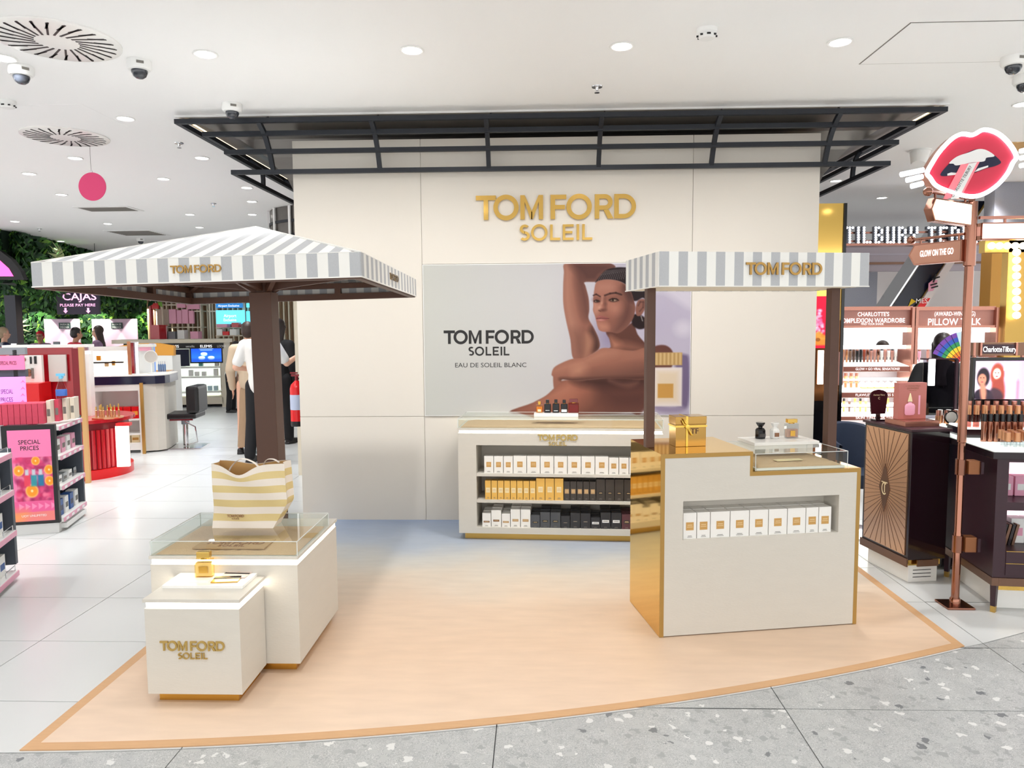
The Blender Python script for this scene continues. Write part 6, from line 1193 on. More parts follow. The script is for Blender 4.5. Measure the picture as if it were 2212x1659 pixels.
# lips
def cp(x, y): return (1900+x/3.949, 200+y/3.949)
LY = 4.02; lp = thing('lips_sign', 'large red lips sign outlined in white neon on top of the pole', 'sign', at(2095, 430, LY))
def lips(pts, off, d, mat, nm, sm=True):
    pl = [at(*cp(*p), LY) for p in (smooth_path(pts, 4) if sm else pts)]; return MB().prism([(p.x, p.z) for p in pl], (0, LY-off, 0), X, Z, Yv, d).build(nm, mat, lp, True)
outer = [(388, 690), (440, 590), (500, 500), (600, 395), (690, 350), (785, 358), (880, 312), (1000, 345), (1100, 435), (1162, 545), (1130, 605), (1085, 695), (1000, 795), (880, 875), (760, 898), (600, 860), (470, 805), (415, 735)]
lips(outer, 0, .06, 'rose_metal', 'housing'); mc = (775, 620); inner = [(mc[0]+(x-mc[0])*.955, mc[1]+(y-mc[1])*.94) for x, y in outer]
neon = [at(*cp(*p), LY) for p in smooth_path([(mc[0]+(x-mc[0])*.98, mc[1]+(y-mc[1])*.97) for x, y in outer], 4)]; MB().tube([(p.x, LY-.012, p.z) for p in neon], .011, 8, 0, True).build('neon_tube', M('neon', (255, 255, 255), .4, emit=3, emit_rgb=(240, 244, 255)), lp, True)
lips(inner, .006, .0055, M('lip_red', (200, 44, 70), .4, emit=.1, emit_rgb=(206, 38, 66)), 'lip_face')
lips([(512, 700), (580, 615), (640, 560), (740, 515), (830, 485), (930, 510), (1025, 590), (990, 625), (900, 650), (790, 690), (690, 695), (560, 715)], .009, .0028, 'navy_gloss', 'mouth'); lips([(585, 605), (650, 550), (750, 515), (830, 487), (900, 495), (970, 545), (900, 560), (880, 590), (780, 600), (650, 625), (620, 610)], .012, .0028, 'print_white', 'upper_teeth'); lips([(570, 695), (600, 685), (660, 690), (640, 705), (570, 712)], .012, .0028, 'print_white', 'lower_teeth', False); lips([(800, 680), (830, 650), (915, 625), (915, 640), (830, 672)], .012, .0028, 'print_white', 'lower_teeth', False)
lips([(680, 620), (840, 595), (700, 862), (520, 930), (560, 850)], .016, .0035, M('lipstick_pink', (226, 120, 130), .4, emit=.3, emit_rgb=(226, 120, 130)), 'lipstick', False); lips([(745, 612), (815, 600), (660, 905), (590, 915)], .0175, .0014, 'print_white', 'lipstick_label', False)
a_, b_ = at(*cp(612, 905), LY-.02), at(*cp(790, 612), LY-.02); dr = (b_-a_).normalized(); text(lp, 'CHARLOTTE TILBURY', 'print_black', (a_+b_)/2+dr.cross(FRONT)*.006, dr, Vector((0, 0, 0))+FRONT.cross(dr)*-1 if False else dr.cross(FRONT)*-1, .016, .001, 'CENTER', True, (b_-a_).length*.9)
for i, (x0_, y0_, x1_, y1_) in enumerate(((180, 700, 375, 660), (230, 748, 365, 715), (270, 800, 368, 775))): a_, b_ = at(*cp(x0_, y0_), LY), at(*cp(x1_, y1_), LY); MB().tube([a_, b_], .013, 10).build('neon_dash', 'neon', lp, True)
for i, y0_ in enumerate((500, 560, 625)): a_, b_ = at(*cp(1200, y0_), LY), at(*cp(1330, y0_-30), LY); MB().tube([a_, b_], .012, 10).build('neon_dash', 'neon', lp, True)
MB().bar(at(2100, 432, LY+.08), at(2100, 412, LY+.06), .03, .03).build('mount', 'copper', lp, True)
# ================================================================== ART-DECO CABINET A
ARZ = math.radians(9); AO = Vector((2.262, 4.47, 0)); AM = Matrix.LocRotScale(AO, Matrix.Rotation(ARZ, 3, 'Z').to_euler(), None)
ca = thing('deco_cabinet', 'glossy plum cabinet with a copper sunburst door', 'cabinet', AO, ARZ)
MB().box(0, .25, 0, .47, .15, .94).build('body', 'plum_gloss', ca, False, .003); MB().box(-.012, .258, -.012, .482, .9405, .956).build('top', 'plum_wood', ca, False, .002); MB().box(-.01, -.001, -.005, .475, .11, .16).box(.06, .2, -.009, -.001, .11, .15).build('bronze_band', 'bronze', ca); MB().box(.02, .23, .02, .45, .11, .1495).build('underframe', 'gold_mirror', ca); MB().box(.03, .22, .03, .44, 0.001, .109).build('lit_plinth', 'white_gloss', ca)
for j in range(3): MB().box(.06, .18, .0285, .0298, .03+j*.022, .034+j*.022).build('grille_bar', 'black', ca)
dr_ = MB().box(-.006, -.0008, .025, .445, .175, .925).build('door', M('door_rose', (216, 172, 138), .22, .75), ca)
for i in range(44):
    an = 2*math.pi*(i+.5)/44; c_, s_ = math.cos(an), math.sin(an); L = min(.208/max(abs(c_), 1e-4), .37/max(abs(s_), 1e-4)); p0_ = Vector((-.0066, .235+c_*.03, .55+s_*.1)); p1_ = Vector((-.0066, .235+c_*L, .55+s_*L)); MB().bar(p0_, p1_, .0016, .0022, 0, (1, 0, 0)).build('ray', 'brown_metal', dr_)
MB().prism([(-.055, 0), (0, -.155), (.055, 0), (0, .155)], (-.0064, .235, .55), Yv, Z, (-1, 0, 0), .002).build('emblem_lozenge', 'bronze', dr_)
mb = MB()
for p in arc(0, 0, .026, .033, 50, 310, 16, .8): mb.prism([(q[0], q[1]*1.25) for q in p], (-.0086, .235, .545), -Yv, Z, (-1, 0, 0), .001)
mb.prism(R4(-.03, .032, .03, .038), (-.0086, .235, .55), -Yv, Z, (-1, 0, 0), .001).prism(R4(.0, -.03, .006, .035), (-.0086, .235, .55), -Yv, Z, (-1, 0, 0), .001).build('monogram', 'label_cream', dr_)
# paddle sign and boxed set on the cabinet
zA = .9562; q = KI
t = thing('paddle_sign', 'dark plum fan-shaped sign on a stem, on the deco cabinet', 'sign', AM @ Vector((.045, .4, zA)), ARZ); w = .062
pts = [(-w*.78, .045), (w*.78, .045), (w, .17), (w*.8, .19), (w*.5, .2), (0, .206), (-w*.5, .2), (-w*.8, .19), (-w, .17)]; MB().prism(pts, (0, 0, 0), X, Z, Yv, .01).build('paddle', M('plum_sign', (52, 10, 22), .25), t); MB().box(-.014, .014, .0, .01, .012, .0445).box(-.035, .035, -.03, .03, 0, .012).build('stem', 'plum_gloss', t); text(t, 'Charlotte Tilbury', 'label_cream', (0, -.0005, .166), X, Z, .01, .0006, 'CENTER', False, .08); text(t, 'C', 'label_cream', (0, -.0005, .142), X, Z, .015, .0006)
t = thing('gift_set_tray', 'rose-copper tray under the boxed perfume set', 'tray', AM @ Vector((.138, .2, zA)), ARZ); MB().box(-.115, .115, -.1, .1, 0, .034).build('tray', 'rose_metal', t, False, .002)
t = thing('boxed_perfume_set', 'upright rose box with a printed perfume bottle and pen', 'gift set', AM @ Vector((.135, .22, zA+.0345)), ARZ); bw_, bh_ = .19, .23
MB().box(-bw_/2, bw_/2, -.025, .025, 0, bh_).build('box', M('set_rose', (186, 112, 104), .4), t, False, .002); MB().lathe([(0, 0), (.028, .002), (.035, .012), (.035, .06), (.026, .072), (.012, .076), (.012, .084)], (-.018, -.0275, .025), 20, 0, True, 'z', 1, .12).build('printed_bottle', 'carton_pinkpale', t); MB().lathe([(.016, .0), (.012, .02), (.003, .052), (0, .054)], (-.018, -.0275, .112), 16, 0, True, 'z', 1, .14).build('printed_stopper', 'label_cream', t); MB().box(.04, .052, -.0265, -.0252, .03, .15).build('printed_pen', 'carton_pinkpale', t)
text(t, 'JOYPHORIA', 'print_brown', (0, -.0253, .19), X, Z, .011, .0006, 'CENTER', False, .08); text(t, 'C. Charlotte Tilbury', 'print_brown', (0, -.0253, .207), X, Z, .009, .0006, 'CENTER', False, .1); text(t, 'PERFUME SET', 'print_brown', (0, -.0253, .178), X, Z, .006, .0006, 'CENTER', False, .05)
# ================================================================== CABINET B
BRZ = math.radians(-6); BO = Vector((2.5, 4.03, 0)); BM = Matrix.LocRotScale(BO, Matrix.Rotation(BRZ, 3, 'Z').to_euler(), None)
cb_ = thing('tester_cabinet', 'plum wood make-up cabinet with open shelves and drawers at the right edge', 'cabinet', BO, BRZ); BW, BD = .9, .62
MB().box(.0, .06, 0, BD, .2, .86).box(.06, BW, .3, BD, .2, .86).box(.06, BW, 0, .3, .84, .86).box(.06, BW, 0, .3, .2, .35).box(.06, BW, 0, .3, .575, .62).box(BW-.05, BW, 0, .3, .2, .86).build('carcass', 'plum_wood', cb_); MB().box(-.04, BW, -.04, BD, .862, .9).build('worktop', 'plum_gloss', cb_, False, .003); MB().box(-.03, BW, -.03, BD, .9005, .914).build('lit_tray', 'shelf_glow', cb_)
MB().box(.062, BW-.052, .28, .299, .36, .57).box(.062, BW-.052, .28, .299, .625, .835).build('lit_back', M('lit_pink', (250, 214, 226), .5, emit=.9, emit_rgb=(250, 216, 228)), cb_)
for j in range(2): MB().box(.064, BW-.06, -.004, .0, .215+j*.068, .278+j*.068).build('drawer', 'plum_wood', cb_); MB().box(.064, BW-.06, -.006, -.0005, .279+j*.068, .282+j*.068).build('brass_line', 'gold_soft', cb_)
MB().box(-.005, .03, -.008, BD, .155, .199).box(.0305, BW, -.008, .02, .155, .199).build('bronze_band', 'bronze', cb_); MB().box(.06, BW-.05, .06, BD-.05, .11, .154).build('underframe', 'gold_mirror', cb_); MB().box(.07, BW-.05, .08, BD-.06, 0.001, .109).build('lit_plinth', 'white_gloss', cb_)
for x_, y_ in ((.02, .015), (BW-.04, .015), (.02, BD-.03)): l_ = MB().lathe([(.017, .035), (.022, .154)], (x_, y_, 0), 4, 0, False).build('leg', 'plum_wood', cb_); MB().lathe([(.016, 0), (.017, .0345)], (x_, y_, 0), 4, 0, False).build('brass_shoe', 'gold_soft', l_)
for j in range(3): MB().box(.25, .4, .0785, .0798, .03+j*.024, .034+j*.024).build('grille_bar', 'black', cb_)
for i in range(4): o = MB().box(0, .014, 0, .12, 0, .12).build('booklet', ('plum_gloss', 'bronze')[i % 2]); o.matrix_world = BM @ Matrix.Translation((.09+i*.02, .12, .352)) @ Matrix.Rotation(.22, 4, 'Y'); tag(o, 'dark booklet leaning in the lower cabinet shelf, %s from the left' % ORD[i], 'booklet', 'booklets in the tester cabinet')
for i in range(7): p = BM @ Vector((.2+i*.075, .2, .3515)); plain_carton('white carton in the lower cabinet shelf, %s from the booklets' % ORD[i], p.x, p.y, p.z, .07, .08, .14, 'print_white', 'carton_pinkpale', 'white cartons in the tester cabinet', BRZ)
for i in range(6): p = BM @ Vector((.12+i*.1, .2, .6215)); plain_carton('pink carton in the upper cabinet shelf, %s from the left' % ORD[i], p.x, p.y, p.z, .09, .08, .11, 'carton_pinkpale', 'print_white', 'pink cartons in the tester cabinet', BRZ)
# things on cabinet B: gold-capped bottles, tall copper bottles, brushes, screen
def gb_(label, u_, v_, h, r_, bm, cm, grp, z=.9145, capf=.5):
    t = thing('makeup_bottle', label, 'make-up bottle', BM @ Vector((u_, v_, z)), BRZ, grp); MB().lathe([(0, 0), (r_, 0), (r_, h*(1-capf)), (r_*.8, h*(1-capf)+.003), (0, h*(1-capf)+.003)], n=14).build('glass', bm, t); MB().lathe([(r_*.92, h*(1-capf)+.0032), (r_*.92, h), (0, h)], n=14).build('cap', cm, t)
n_ = 0
for j in range(3):
    for i in range(8): gb_('clear bottle with gold cap on the front tray, %s row, %s from the left' % (('front', 'middle', 'back')[j], ORD[i]), .06+i*.048+.01*j, .03+j*.055, .085, .018, 'glass_clear', 'copper_soft', 'gold-capped bottles on the front tray', .9145, .62)
for i in range(7): gb_('dark-capped copper bottle on the front tray, %s from the left' % ORD[i], .04+i*.032, .25, .16, .015, 'copper', 'black_gloss', 'copper bottles with dark caps', .9145, .28)
MB().box(.0, BW, .38, BD, 0, .05).build('rear_step', 'plum_gloss', cb_).location = (0, 0, .915); MB().box(.0, BW, .38, BD-.02, .9655, .975).build('rear_tray', 'shelf_glow', cb_)
for i in range(11): gb_('tall gold-capped bottle on the rear step, %s from the left' % ORD[i], .03+i*.045, .42, .13, .017, 'glass_pink', 'copper_soft', 'tall bottles on the rear step', .9755, .45)
for i in range(9): gb_('silver-capped bottle at the back of the rear step, %s from the left' % ORD[i], .06+i*.05, .48, .15, .016, 'glass_clear', 'rose_metal', 'bottles at the back of the rear step', .9755, .4)
vertex_mat('ad_screen', .3, 1.0); pa = Paint(100, 84, 120, 100, (226, 190, 226)); pa.grad((240, 214, 236), (200, 150, 206)); 
pa.poly([(0, 84), (2, 66), (18, 60), (34, 68), (38, 84)], (36, 28, 40), 2, 1); pa.ell(16, 36, 13, 22, (34, 26, 34)); pa.ell(14, 40, 8.5, 12, (186, 120, 98)); pa.poly([(10, 50), (20, 50), (24, 84), (14, 84)], (186, 120, 98), 3, 1)
pa.ell(44, 30, 14, 26, (150, 66, 52)); pa.ell(43, 28, 8, 12, (240, 196, 180)); pa.poly([(34, 50), (56, 40), (60, 84), (40, 84)], (140, 60, 50), 3, 1); pa.poly([(24, 84), (34, 60), (52, 66), (56, 84)], (52, 40, 50), 3, .9)
for cx_, cy_ in ((11, 37), (17, 37), (40, 26), (46, 26)): pa.ell(cx_, cy_, 1.6, .9, (50, 30, 34))
pa.ell(14, 46, 2.6, 1.1, (160, 60, 70)); pa.ell(43, 34, 2.6, 1.1, (190, 70, 84))
for i, x_ in enumerate((66, 76, 86)): pa.poly([(x_-3, 84), (x_-3, 56-i*5), (x_, 46-i*3), (x_+3, 56-i*5), (x_+3, 84)], ((214, 160, 170), (232, 190, 196), (206, 120, 140))[i], 2, .95, False)
SY = 4.62; a0, a1 = at(2108, 780, SY), at(2212, 862, SY); scn = thing('advert_screen', 'lit screen showing two women beside lipsticks, over the tester cabinet', 'screen', (a0.x+.15, SY, at(2150, 900, SY).z)); bp(2100, 772, 2230, 905, SY, .04, .98).build('frame', 'black_gloss', scn, True); pa.build('picture', 'ad_screen', (a0.x, SY-.002, a0.z), X, -Z, a1.x-a0.x, a0.z-a1.z, scn, True)
text(scn, 'LEGENDARY.', 'sign_letter', at(2183, 800, SY-.004), X, Z, .022, .001, 'CENTER', True, .085); text(scn, 'FOR A REASON', 'sign_letter', at(2183, 808, SY-.004), X, Z, .012, .001, 'CENTER', True, .06)
hdc = thing('name_header', 'rose metal header with white script lettering above the advert screen', 'sign', at(2160, 770, SY)); bp(2104, 740, 2240, 768, SY, .05).build('box', 'bronze', hdc, True); bp(2122, 744, 2195, 764, SY-.004, .004).build('face', 'plum_wood', hdc, True)
for a_ in (2104, 2118, 2195): bp(a_, 740, a_+4, 768, SY-.012, .01).build('divider', 'rose_metal', hdc, True)
text(hdc, 'CharlotteTilbury', 'sign_letter', at(2159, 760, SY-.006), X, Z, .034, .002, 'CENTER', True, .2, 'lettering', .01)
for p in (2102, 2205): bp(p, 760, p+4, 910, SY+.01, .02, .98).build('support', 'rose_metal', hdc, True)
# rear counter behind cabinet A: mirror with light, foundation bottles, compact
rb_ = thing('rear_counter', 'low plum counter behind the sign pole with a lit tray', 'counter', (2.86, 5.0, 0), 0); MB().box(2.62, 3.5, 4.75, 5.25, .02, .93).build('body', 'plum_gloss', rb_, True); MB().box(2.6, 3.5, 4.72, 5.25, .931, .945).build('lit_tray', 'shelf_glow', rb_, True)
mz = thing('lit_mirror', 'tall dark-framed mirror with a bright vertical light strip', 'mirror', (at(2030, 900, 5.05).x, 5.05, .9455)); bp(1993, 776, 2068, 935, 5.05, .012, .946).build('glass', acrylic('mirror_smoke', (176, 172, 182), 1), mz, True); bp(2007, 776, 2020, 833, 5.04, .01).build('light_strip', 'letter_white', mz, True); bp(2063, 776, 2068, 935, 5.045, .02, .946).build('frame', 'plum_wood', mz, True); bp(1991, 774, 2069, 777, 5.045, .02).build('frame', 'plum_wood', mz, True)
for i in range(7):
    x_ = at(2022+i*9, 890, 4.85).x; t = thing('makeup_bottle', 'squat copper bottle on the rear counter, %s from the left' % ORD[i], 'make-up bottle', (x_, 4.82+.03*(i % 2), .9455), 0, 'copper bottles on the rear counter'); MB().lathe([(0, 0), (.018, 0), (.018, .05), (0, .05)], n=14).build('glass', 'copper_soft', t); MB().lathe([(.015, .0502), (.015, .085), (0, .085)], n=14).build('cap', ('rose_metal', 'print_white')[i % 2], t)
c = at(2059, 888, 4.72); t = thing('mirror_compact', 'open black compact with round mirror beside the pole', 'compact', (c.x, 4.74, .9455)); MB().lathe([(0, -.003), (.04, -.003), (.043, .0), (.04, .003), (0, .003)], (0, 0, .05), 28, 0, True, 'y').build('lid', 'black_gloss', t); MB().lathe([(0, -.004), (.034, -.004), (.034, -.0032), (0, -.0032)], (0, 0, .05), 28, 0, True, 'y').build('mirror', 'panel_grey', t); MB().lathe([(0, 0), (.042, 0), (.042, .008), (0, .008)], (0, -.03, 0), 28).build('base', 'black_gloss', t)
# ================================================================== BLUE TUB CHAIR
hx = at(1850, 960, 5.6).x; t = thing('tub_chair', 'dark blue upholstered tub chair beyond the gold counter', 'chair', (hx, 5.6, 0), .15); M('blue_velvet', (38, 50, 72), .7, noise=.2, nscale=12)
mb = MB(); n = 22; vs = []
for i in range(n):
    a = math.radians(-30+i*240/(n-1)); top = .7+.13*math.sin(math.pi*i/(n-1)); r1, r2 = .205, .16
    vs += [(r1*math.cos(a)*1.05, r1*math.sin(a), .42), (r1*math.cos(a)*1.18, r1*math.sin(a)*1.1, (top+.45)/2), (r1*math.cos(a)*1.14, r1*math.sin(a)*1.08, top), (r2*math.cos(a)*1.2, r2*math.sin(a)*1.15, top-.01), (r2*math.cos(a), r2*math.sin(a), .45)]
mb.add(vs, [(i*5+j, (i+1)*5+j, (i+1)*5+j+1, i*5+j+1) for i in range(n-1) for j in range(4)], 0, True).build('shell', 'blue_velvet', t); MB().lathe([(0, .38), (.19, .38), (.2, .42), (.19, .48), (0, .49)], n=28).build('seat', 'blue_velvet', t); MB().cyl((0, 0, .02), .03, .36, 14).build('column', 'chrome', t); MB().lathe([(0, 0), (.22, 0), (.22, .012), (.04, .022), (0, .022)], n=32).build('base', 'chrome', t)
# ================================================================== PEOPLE
M('skin_light', (226, 176, 150), .55); M('skin_tan', (196, 142, 112), .55); M('hair_black', (38, 31, 33), .4); M('hair_brown', (52, 36, 30), .5); M('hair_blonde', (190, 164, 136), .5); M('cotton_white', (236, 234, 230), .85); M('cloth_black', (24, 24, 28), .85); M('cloth_beige', (206, 186, 160), .85); M('skirt_brown', (164, 136, 108), .85, noise=.12, nscale=30, stretch=(4, 4, .4)); M('shirt_red', (206, 24, 50), .8); M('denim', (110, 130, 160), .8); M('shoe_dark', (30, 28, 30), .5); M('eye_dark', (30, 22, 20), .3); M('lip_mauve', (176, 92, 88), .5); M('lilac_cloth', (150, 120, 150), .8)
def cap(mb, p, q, r0_, r1_, n=12):
    p, q = Vector(p), Vector(q); L = (q-p).length; pts, rad = [], []
    t = (q-p).normalized() if L > 1e-6 else Z
    for i in range(4): a = math.pi/2*(i+.15)/4; pts.append(p-t*r0_*math.cos(a)); rad.append(r0_*math.sin(a))
    pts += [p, q]; rad += [r0_, r1_]
    for i in range(4): a = math.pi/2*(1-(i+1-.15)/4); pts.append(q+t*r1_*math.cos(a)); rad.append(r1_*math.sin(a))
    mb.tube(pts, 0, n, 0, False, True, rad)
def ell(mb, c, rx, ry, rz_, n=16): mb.sphere(c, 1, n) if False else mb.lathe([(math.sin(math.pi*i/10)*1.0 if 0 < i < 10 else 0, -math.cos(math.pi*i/10)*rz_) for i in range(11)], c, n, 0, True, 'z', rx, ry)
def fuse(mb, name, mat, parent, voxel=.012, smooth=5):
    me = mb.mesh(name, mat); o = bpy.data.objects.new(name, me); COL.objects.link(o)
    r_ = o.modifiers.new('r', 'REMESH'); r_.mode = 'VOXEL'; r_.voxel_size = voxel; r_.use_smooth_shade = True
    s_ = o.modifiers.new('s', 'SMOOTH'); s_.iterations = smooth; s_.factor = .5
    bpy.context.view_layer.update(); ev = o.evaluated_get(bpy.context.evaluated_depsgraph_get()); nm = bpy.data.meshes.new_from_object(ev); bpy.data.objects.remove(o)
    nm.name = name; nm.materials.clear(); nm.materials.append(MATS[mat]); nm.polygons.foreach_set('use_smooth', [True]*len(nm.polygons))
    ob = bpy.data.objects.new(name, nm); COL.objects.link(ob)
    if parent: ob.parent = parent
    return ob
def hand(mb, w, d, side, curl=.35):
    """palm and five fingers from the wrist w in direction d"""
    w, d = Vector(w), Vector(d).normalized(); s = d.cross(Z) if abs(d.z) < .9 else Vector((0, 1, 0)); s.normalize(); nn = s.cross(d).normalized()
    for k in (-1, 0, 1): cap(mb, w+d*.01+s*k*.018, w+d*.075+s*k*.024, .014, .013, 8)
    for k, L in zip((-1.5, -.5, .5, 1.5), (.058, .072, .068, .052)):
        b = w+d*.08+s*k*.018; m1 = b+d*L*.5-nn*L*.12; m2 = m1+(d*math.cos(curl)-nn*math.sin(curl)).normalized()*L*.5; cap(mb, b, m1, .0085, .008, 6); cap(mb, m1, m2, .008, .0068, 6)
    b = w+d*.03+s*side*.026; m1 = b+(d*.6+s*side*.7).normalized()*.035; m2 = m1+(d+s*side*.2).normalized()*.03; cap(mb, b, m1, .01, .009, 6); cap(mb, m1, m2, .009, .0075, 6)
def person(label, loc, rz, h=1.7, skin='skin_light', hair='hair_black', top='cotton_white', legs='cloth_black', armL=None, armR=None, hairstyle='short', lean=0, sleeves='short', skirt=False, glasses=False, head_turn=0, stance=.1, voxel=.011):
    s = h/1.72; t = thing('person', label, 'person', loc, rz); f = lambda *p: Vector((p[0]*s, p[1]*s, p[2]*s))
    LN = lambda p: Vector((p[0], p[1]-lean*max(0, p[2]/s-.95)*s, p[2]))
    b = MB(); sh = {}; 
    HL, HR = f(-.09, 0, .9), f(.09, 0, .9)
    def J(*p): return LN(f(*p))
    cap(b, J(0, 0, .98), J(0, 0, 1.12), .125*s, .115*s); cap(b, J(-.05, 0, 1.12), J(-.08, 0, 1.36), .09*s, .085*s); cap(b, J(.05, 0, 1.12), J(.08, 0, 1.36), .09*s, .085*s); cap(b, J(-.13, 0, 1.4), J(.13, 0, 1.4), .06*s, .06*s); cap(b, J(0, 0, 1.4), J(0, -.01, 1.54), .058*s, .05*s)
    legp = []
    for sg in (-1, 1):
        hp, kn, an = f(sg*.085, 0, .92), f(sg*(.085+stance*.3), -.01, .5), f(sg*(.08+stance*.6), .02, .09); cap(b, hp, kn, .085*s, .056*s); cap(b, kn, an, .055*s, .036*s); cap(b, an+f(0, .02, -.045), an+f(sg*.01, -.15, -.06), .035*s, .028*s); legp.append((hp, kn, an))
    arms = []
    for sg, A in ((-1, armL), (1, armR)):
        shd = J(sg*.18, 0, 1.4); el, wr = (A if A else ((sg*.235, .02, 1.12), (sg*.22, -.06, .87))); el, wr = J(*el), J(*wr); cap(b, shd, el, .05*s, .04*s); cap(b, el, wr, .039*s, .027*s); hand(b, wr, wr-el, -sg); arms.append((shd, el, wr))
    hc = J(0, -.015, 1.63); ht = Matrix.Rotation(head_turn, 3, 'Z'); hp_ = lambda x, y, z: hc+ht @ f(x, y, z)
    ell(b, hc+f(0, .01, .02), .074*s, .092*s, .105*s); ell(b, hp_(0, -.025, -.045), .055*s, .062*s, .066*s); cap(b, hp_(0, -.088, .005), hp_(0, -.104, -.026), .008*s, .012*s, 8); cap(b, hp_(-.018, -.088, -.058), hp_(.018, -.088, -.058), .007*s, .007*s, 8)
    for sg in (-1, 1): cap(b, hp_(sg*.075, .012, .015), hp_(sg*.077, .016, -.02), .013*s, .01*s, 8)
    body = fuse(b, 'body', skin, t, voxel)
    for sg in (-1, 1):
        e = MB(); ell(e, hp_(sg*.03, -.078, .015), .012*s, .008*s, .007*s, 10); e.build('eye', 'eye_dark', t); e = MB(); cap(e, hp_(sg*.015, -.088, .036), hp_(sg*.046, -.08, .037), .0035*s, .003*s, 6); e.build('eyebrow', hair if hair != 'hair_blonde' else 'hair_brown', t)
    e = MB(); cap(e, hp_(-.02, -.0945, -.056), hp_(.02, -.0945, -.056), .0045*s, .0045*s, 6); e.build('lips', 'lip_mauve', t)
    g = MB(); k = .016*s
    cap(g, J(0, 0, .94), J(0, 0, 1.12), .128*s+k, .118*s+k); cap(g, J(-.05, 0, 1.12), J(-.08, 0, 1.36), .09*s+k, .085*s+k); cap(g, J(.05, 0, 1.12), J(.08, 0, 1.36), .09*s+k, .085*s+k); cap(g, J(-.13, 0, 1.4), J(.13, 0, 1.4), .06*s+k, .06*s+k)
    for shd, el, wr in arms:
        e_ = shd.lerp(el, .75 if sleeves == 'short' else 1); cap(g, shd, e_, .056*s+k, .05*s+k)
        if sleeves == 'long': cap(g, el, el.lerp(wr, .93), .05*s+k*.7, .036*s+k*.6)
    fuse(g, 'top', top, t, voxel)
    g = MB()
    cap(g, f(0, 0, .95), f(0, 0, 1.0), .13*s, .125*s)
    if skirt:
        g = MB().lathe([(.13*s, 1.0*s), (.15*s, .85*s), (.15*s, .5*s), (.18*s, .1*s), (.16*s, .1*s), (.1*s, .5*s)], (0, 0, 0), 28, 0, True, 'z', 1, .8); g.build('skirt', legs, t)
    else:
        for hp, kn, an in legp: cap(g, hp, kn, .1*s, .075*s); cap(g, kn, an, .075*s, .066*s)
        fuse(g, 'trousers', legs, t, voxel)
    for hp, kn, an in legp:
        g = MB(); cap(g, an+f(0, .02, -.045), an+f(0, -.16, -.058), .045*s, .036*s); g.box(*[v for v in (an.x-.045*s, an.x+.045*s, an.y-.2*s, an.y+.07*s)], .001, .02*s); fuse(g, 'shoe', 'shoe_dark', t, .01)
    g = MB(); ell(g, hp_(0, .022, .045), .086*s, .098*s, .098*s)
    if hairstyle == 'short': ell(g, hp_(0, .05, .0), .082*s, .075*s, .085*s)
    if hairstyle == 'bun':
        ell(g, hp_(0, .05, .0), .08*s, .07*s, .09*s); ell(g, hp_(0, .06, .16), .045*s, .045*s, .045*s)
        for k in range(5): cap(g, hp_(0, .06, .18), hp_(math.cos(k*1.25)*.05, .06+.04*math.sin(k*1.25), .24), .014*s, .005*s, 6)
    if hairstyle == 'lowbun': ell(g, hp_(0, .06, .0), .08*s, .07*s, .09*s); ell(g, hp_(0, .13, -.02), .045*s, .045*s, .045*s)
    if hairstyle == 'long':
        for k in range(-3, 4): cap(g, hp_(k*.022, .06-.006*k*k, .02), hp_(k*.021, .1-.005*k*k, -.2), .036*s, .028*s); cap(g, hp_(k*.021, .1-.005*k*k, -.2), hp_(k*.024, .13, -.38-.02*(k%2)), .028*s, .01*s)
    # keep the face free of hair
    hob = fuse(g, 'hair', hair, t, .009, 4)
    bm = bmesh.new(); bm.from_mesh(hob.data); inv_ = ht.inverted(); kill = [v for v in bm.verts if (inv_ @ (v.co-hc)).y < -.03*s and (inv_ @ (v.co-hc)).z < .062*s]; bmesh.ops.delete(bm, geom=kill, context='VERTS'); bm.to_mesh(hob.data); bm.free()
    if glasses:
        g = MB()
        for sg in (-1, 1): g.tube([hp_(sg*.032+.022*math.cos(a), -.098, .012+.017*math.sin(a)) for a in np.linspace(0, 2*math.pi, 15)[:-1]], .0025*s, 5, 0, True); g.tube([hp_(sg*.054, -.095, .014), hp_(sg*.078, .01, .018)], .0025*s, 5)
        g.tube([hp_(-.01, -.1, .014), hp_(.01, -.1, .014)], .0025*s, 5); g.build('glasses', 'black', t)
    return t
px_ = at(564, 950, 8.45).x
person('person in white t-shirt and black trousers seen from behind, reaching right, behind the umbrella post', (px_, 8.5, 0), math.pi, 1.7, 'skin_light', 'hair_black', 'cotton_white', 'cloth_black', armL=((-.3, -.05, 1.18), (-.4, -.2, 1.27)), armR=((.27, .06, 1.14), (.12, -.22, 1.1)), hairstyle='bun', stance=.12)
person('person in beige skirt and cardigan beside the white t-shirt, mostly hidden', (at(540, 950, 9.1).x, 9.15, 0), math.pi+.3, 1.62, 'skin_light', 'hair_brown', 'cloth_beige', 'skirt_brown', hairstyle='short', sleeves='long', skirt=True)
person('person dressed in black behind the outstretched arm', (at(608, 950, 9.9).x, 9.95, 0), math.pi-.4, 1.66, 'skin_light', 'hair_black', 'cloth_black', 'cloth_black', hairstyle='long', sleeves='long')
person('fair-haired person with a low bun and dark top at the left edge', (at(10, 760, 13.2).x, 13.2, 0), math.pi*.75, 1.58, 'skin_light', 'hair_blonde', 'carton_navy', 'cloth_black', hairstyle='lowbun', sleeves='long')
person('cashier with glasses and a red cap behind the till', (at(88, 750, 15.2).x, 15.2, 0), .2, 1.5, 'skin_tan', 'shirt_red', 'lilac_cloth', 'cloth_black', glasses=True)
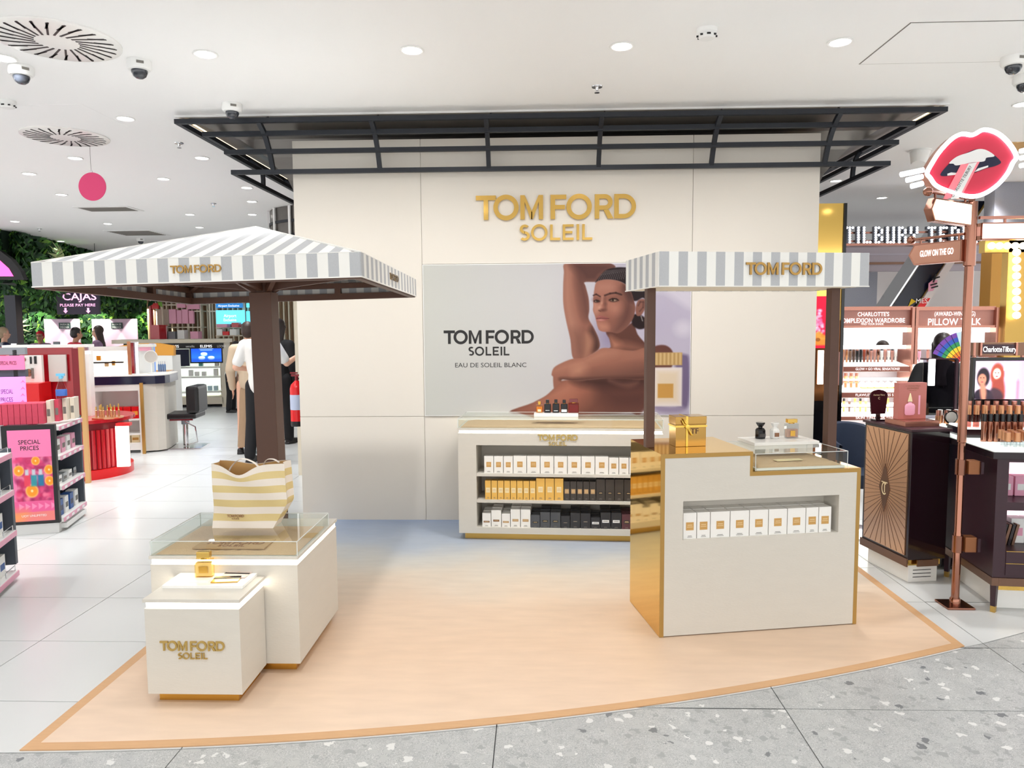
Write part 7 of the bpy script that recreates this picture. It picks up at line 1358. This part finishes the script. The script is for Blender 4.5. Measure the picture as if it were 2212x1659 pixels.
person('person in a red t-shirt with short black hair leaning at the cash desk', (at(150, 750, 12.9).x, 12.95, 0), math.pi*.8, 1.57, 'skin_tan', 'hair_black', 'shirt_red', 'cloth_black', lean=.15, armL=((-.3, -.1, 1.15), (-.2, -.3, 1.1)))
person('person with long dark hair and glasses facing the red t-shirt', (at(207, 750, 13.5).x, 13.6, 0), -math.pi*.42, 1.6, 'skin_light', 'hair_brown', 'lilac_cloth', 'cloth_black', hairstyle='long', sleeves='long', glasses=True)
person('person in white top and black trousers beside the far gondola', (at(500, 860, 13.6).x, 13.6, 0), math.pi*.5, 1.3, 'skin_light', 'hair_black', 'cotton_white', 'cloth_black', lean=.25)
person('person with long black hair in black clothes with a rainbow fan, at the make-up gondola', (at(2030, 900, 6.3).x, 6.3, 0), math.pi*.82, 1.47, 'skin_tan', 'hair_black', 'cloth_black', 'cloth_black', hairstyle='long', sleeves='long', armR=((.26, .1, 1.15), (.1, -.12, 1.2)), lean=.05)
person('person in black clothes seen through the smoked mirror', (at(2050, 900, 6.75).x+.15, 6.75, 0), math.pi*.9, 1.36, 'skin_tan', 'hair_brown', 'cloth_black', 'cloth_black', sleeves='long', armL=((-.25, -.1, 1.12), (-.05, -.25, 1.05)))
# rainbow fan
fc = at(2086, 792, 5.7); t = thing('rainbow_fan', 'open rainbow hand fan beside the long black hair', 'fan', fc)
for i, c_ in enumerate(((120, 70, 170), (50, 90, 190), (50, 150, 90), (250, 214, 50), (244, 140, 40), (220, 40, 56))):
    a0_, a1_ = math.radians(128-i*0), 0
    nm_ = 'fan_band_%d' % i; m_ = M(nm_, c_, .6); r0_, r1_ = .27-i*.035, .27-(i+1)*.035
    mb = MB()
    for p in arc(0, 0, r1_, r0_, 84, 158, 14): mb.prism(p, (0, 0, 0), X, Z, FRONT, .003)
    mb.build('band', m_, t)
for an in range(84, 159, 11): MB().bar((0, -.004, 0), (.27*math.cos(math.radians(an)), -.004, .27*math.sin(math.radians(an))), .003, .002, 0, (0, 1, 0)).build('stick', 'print_black', t)
mb = MB()
for p in arc(0, 0, .16, .27, 84, 108, 6): mb.prism(p, (0, -.005, 0), X, Z, FRONT, .002)
mb.build('pale_corner', 'pale_blue', t)
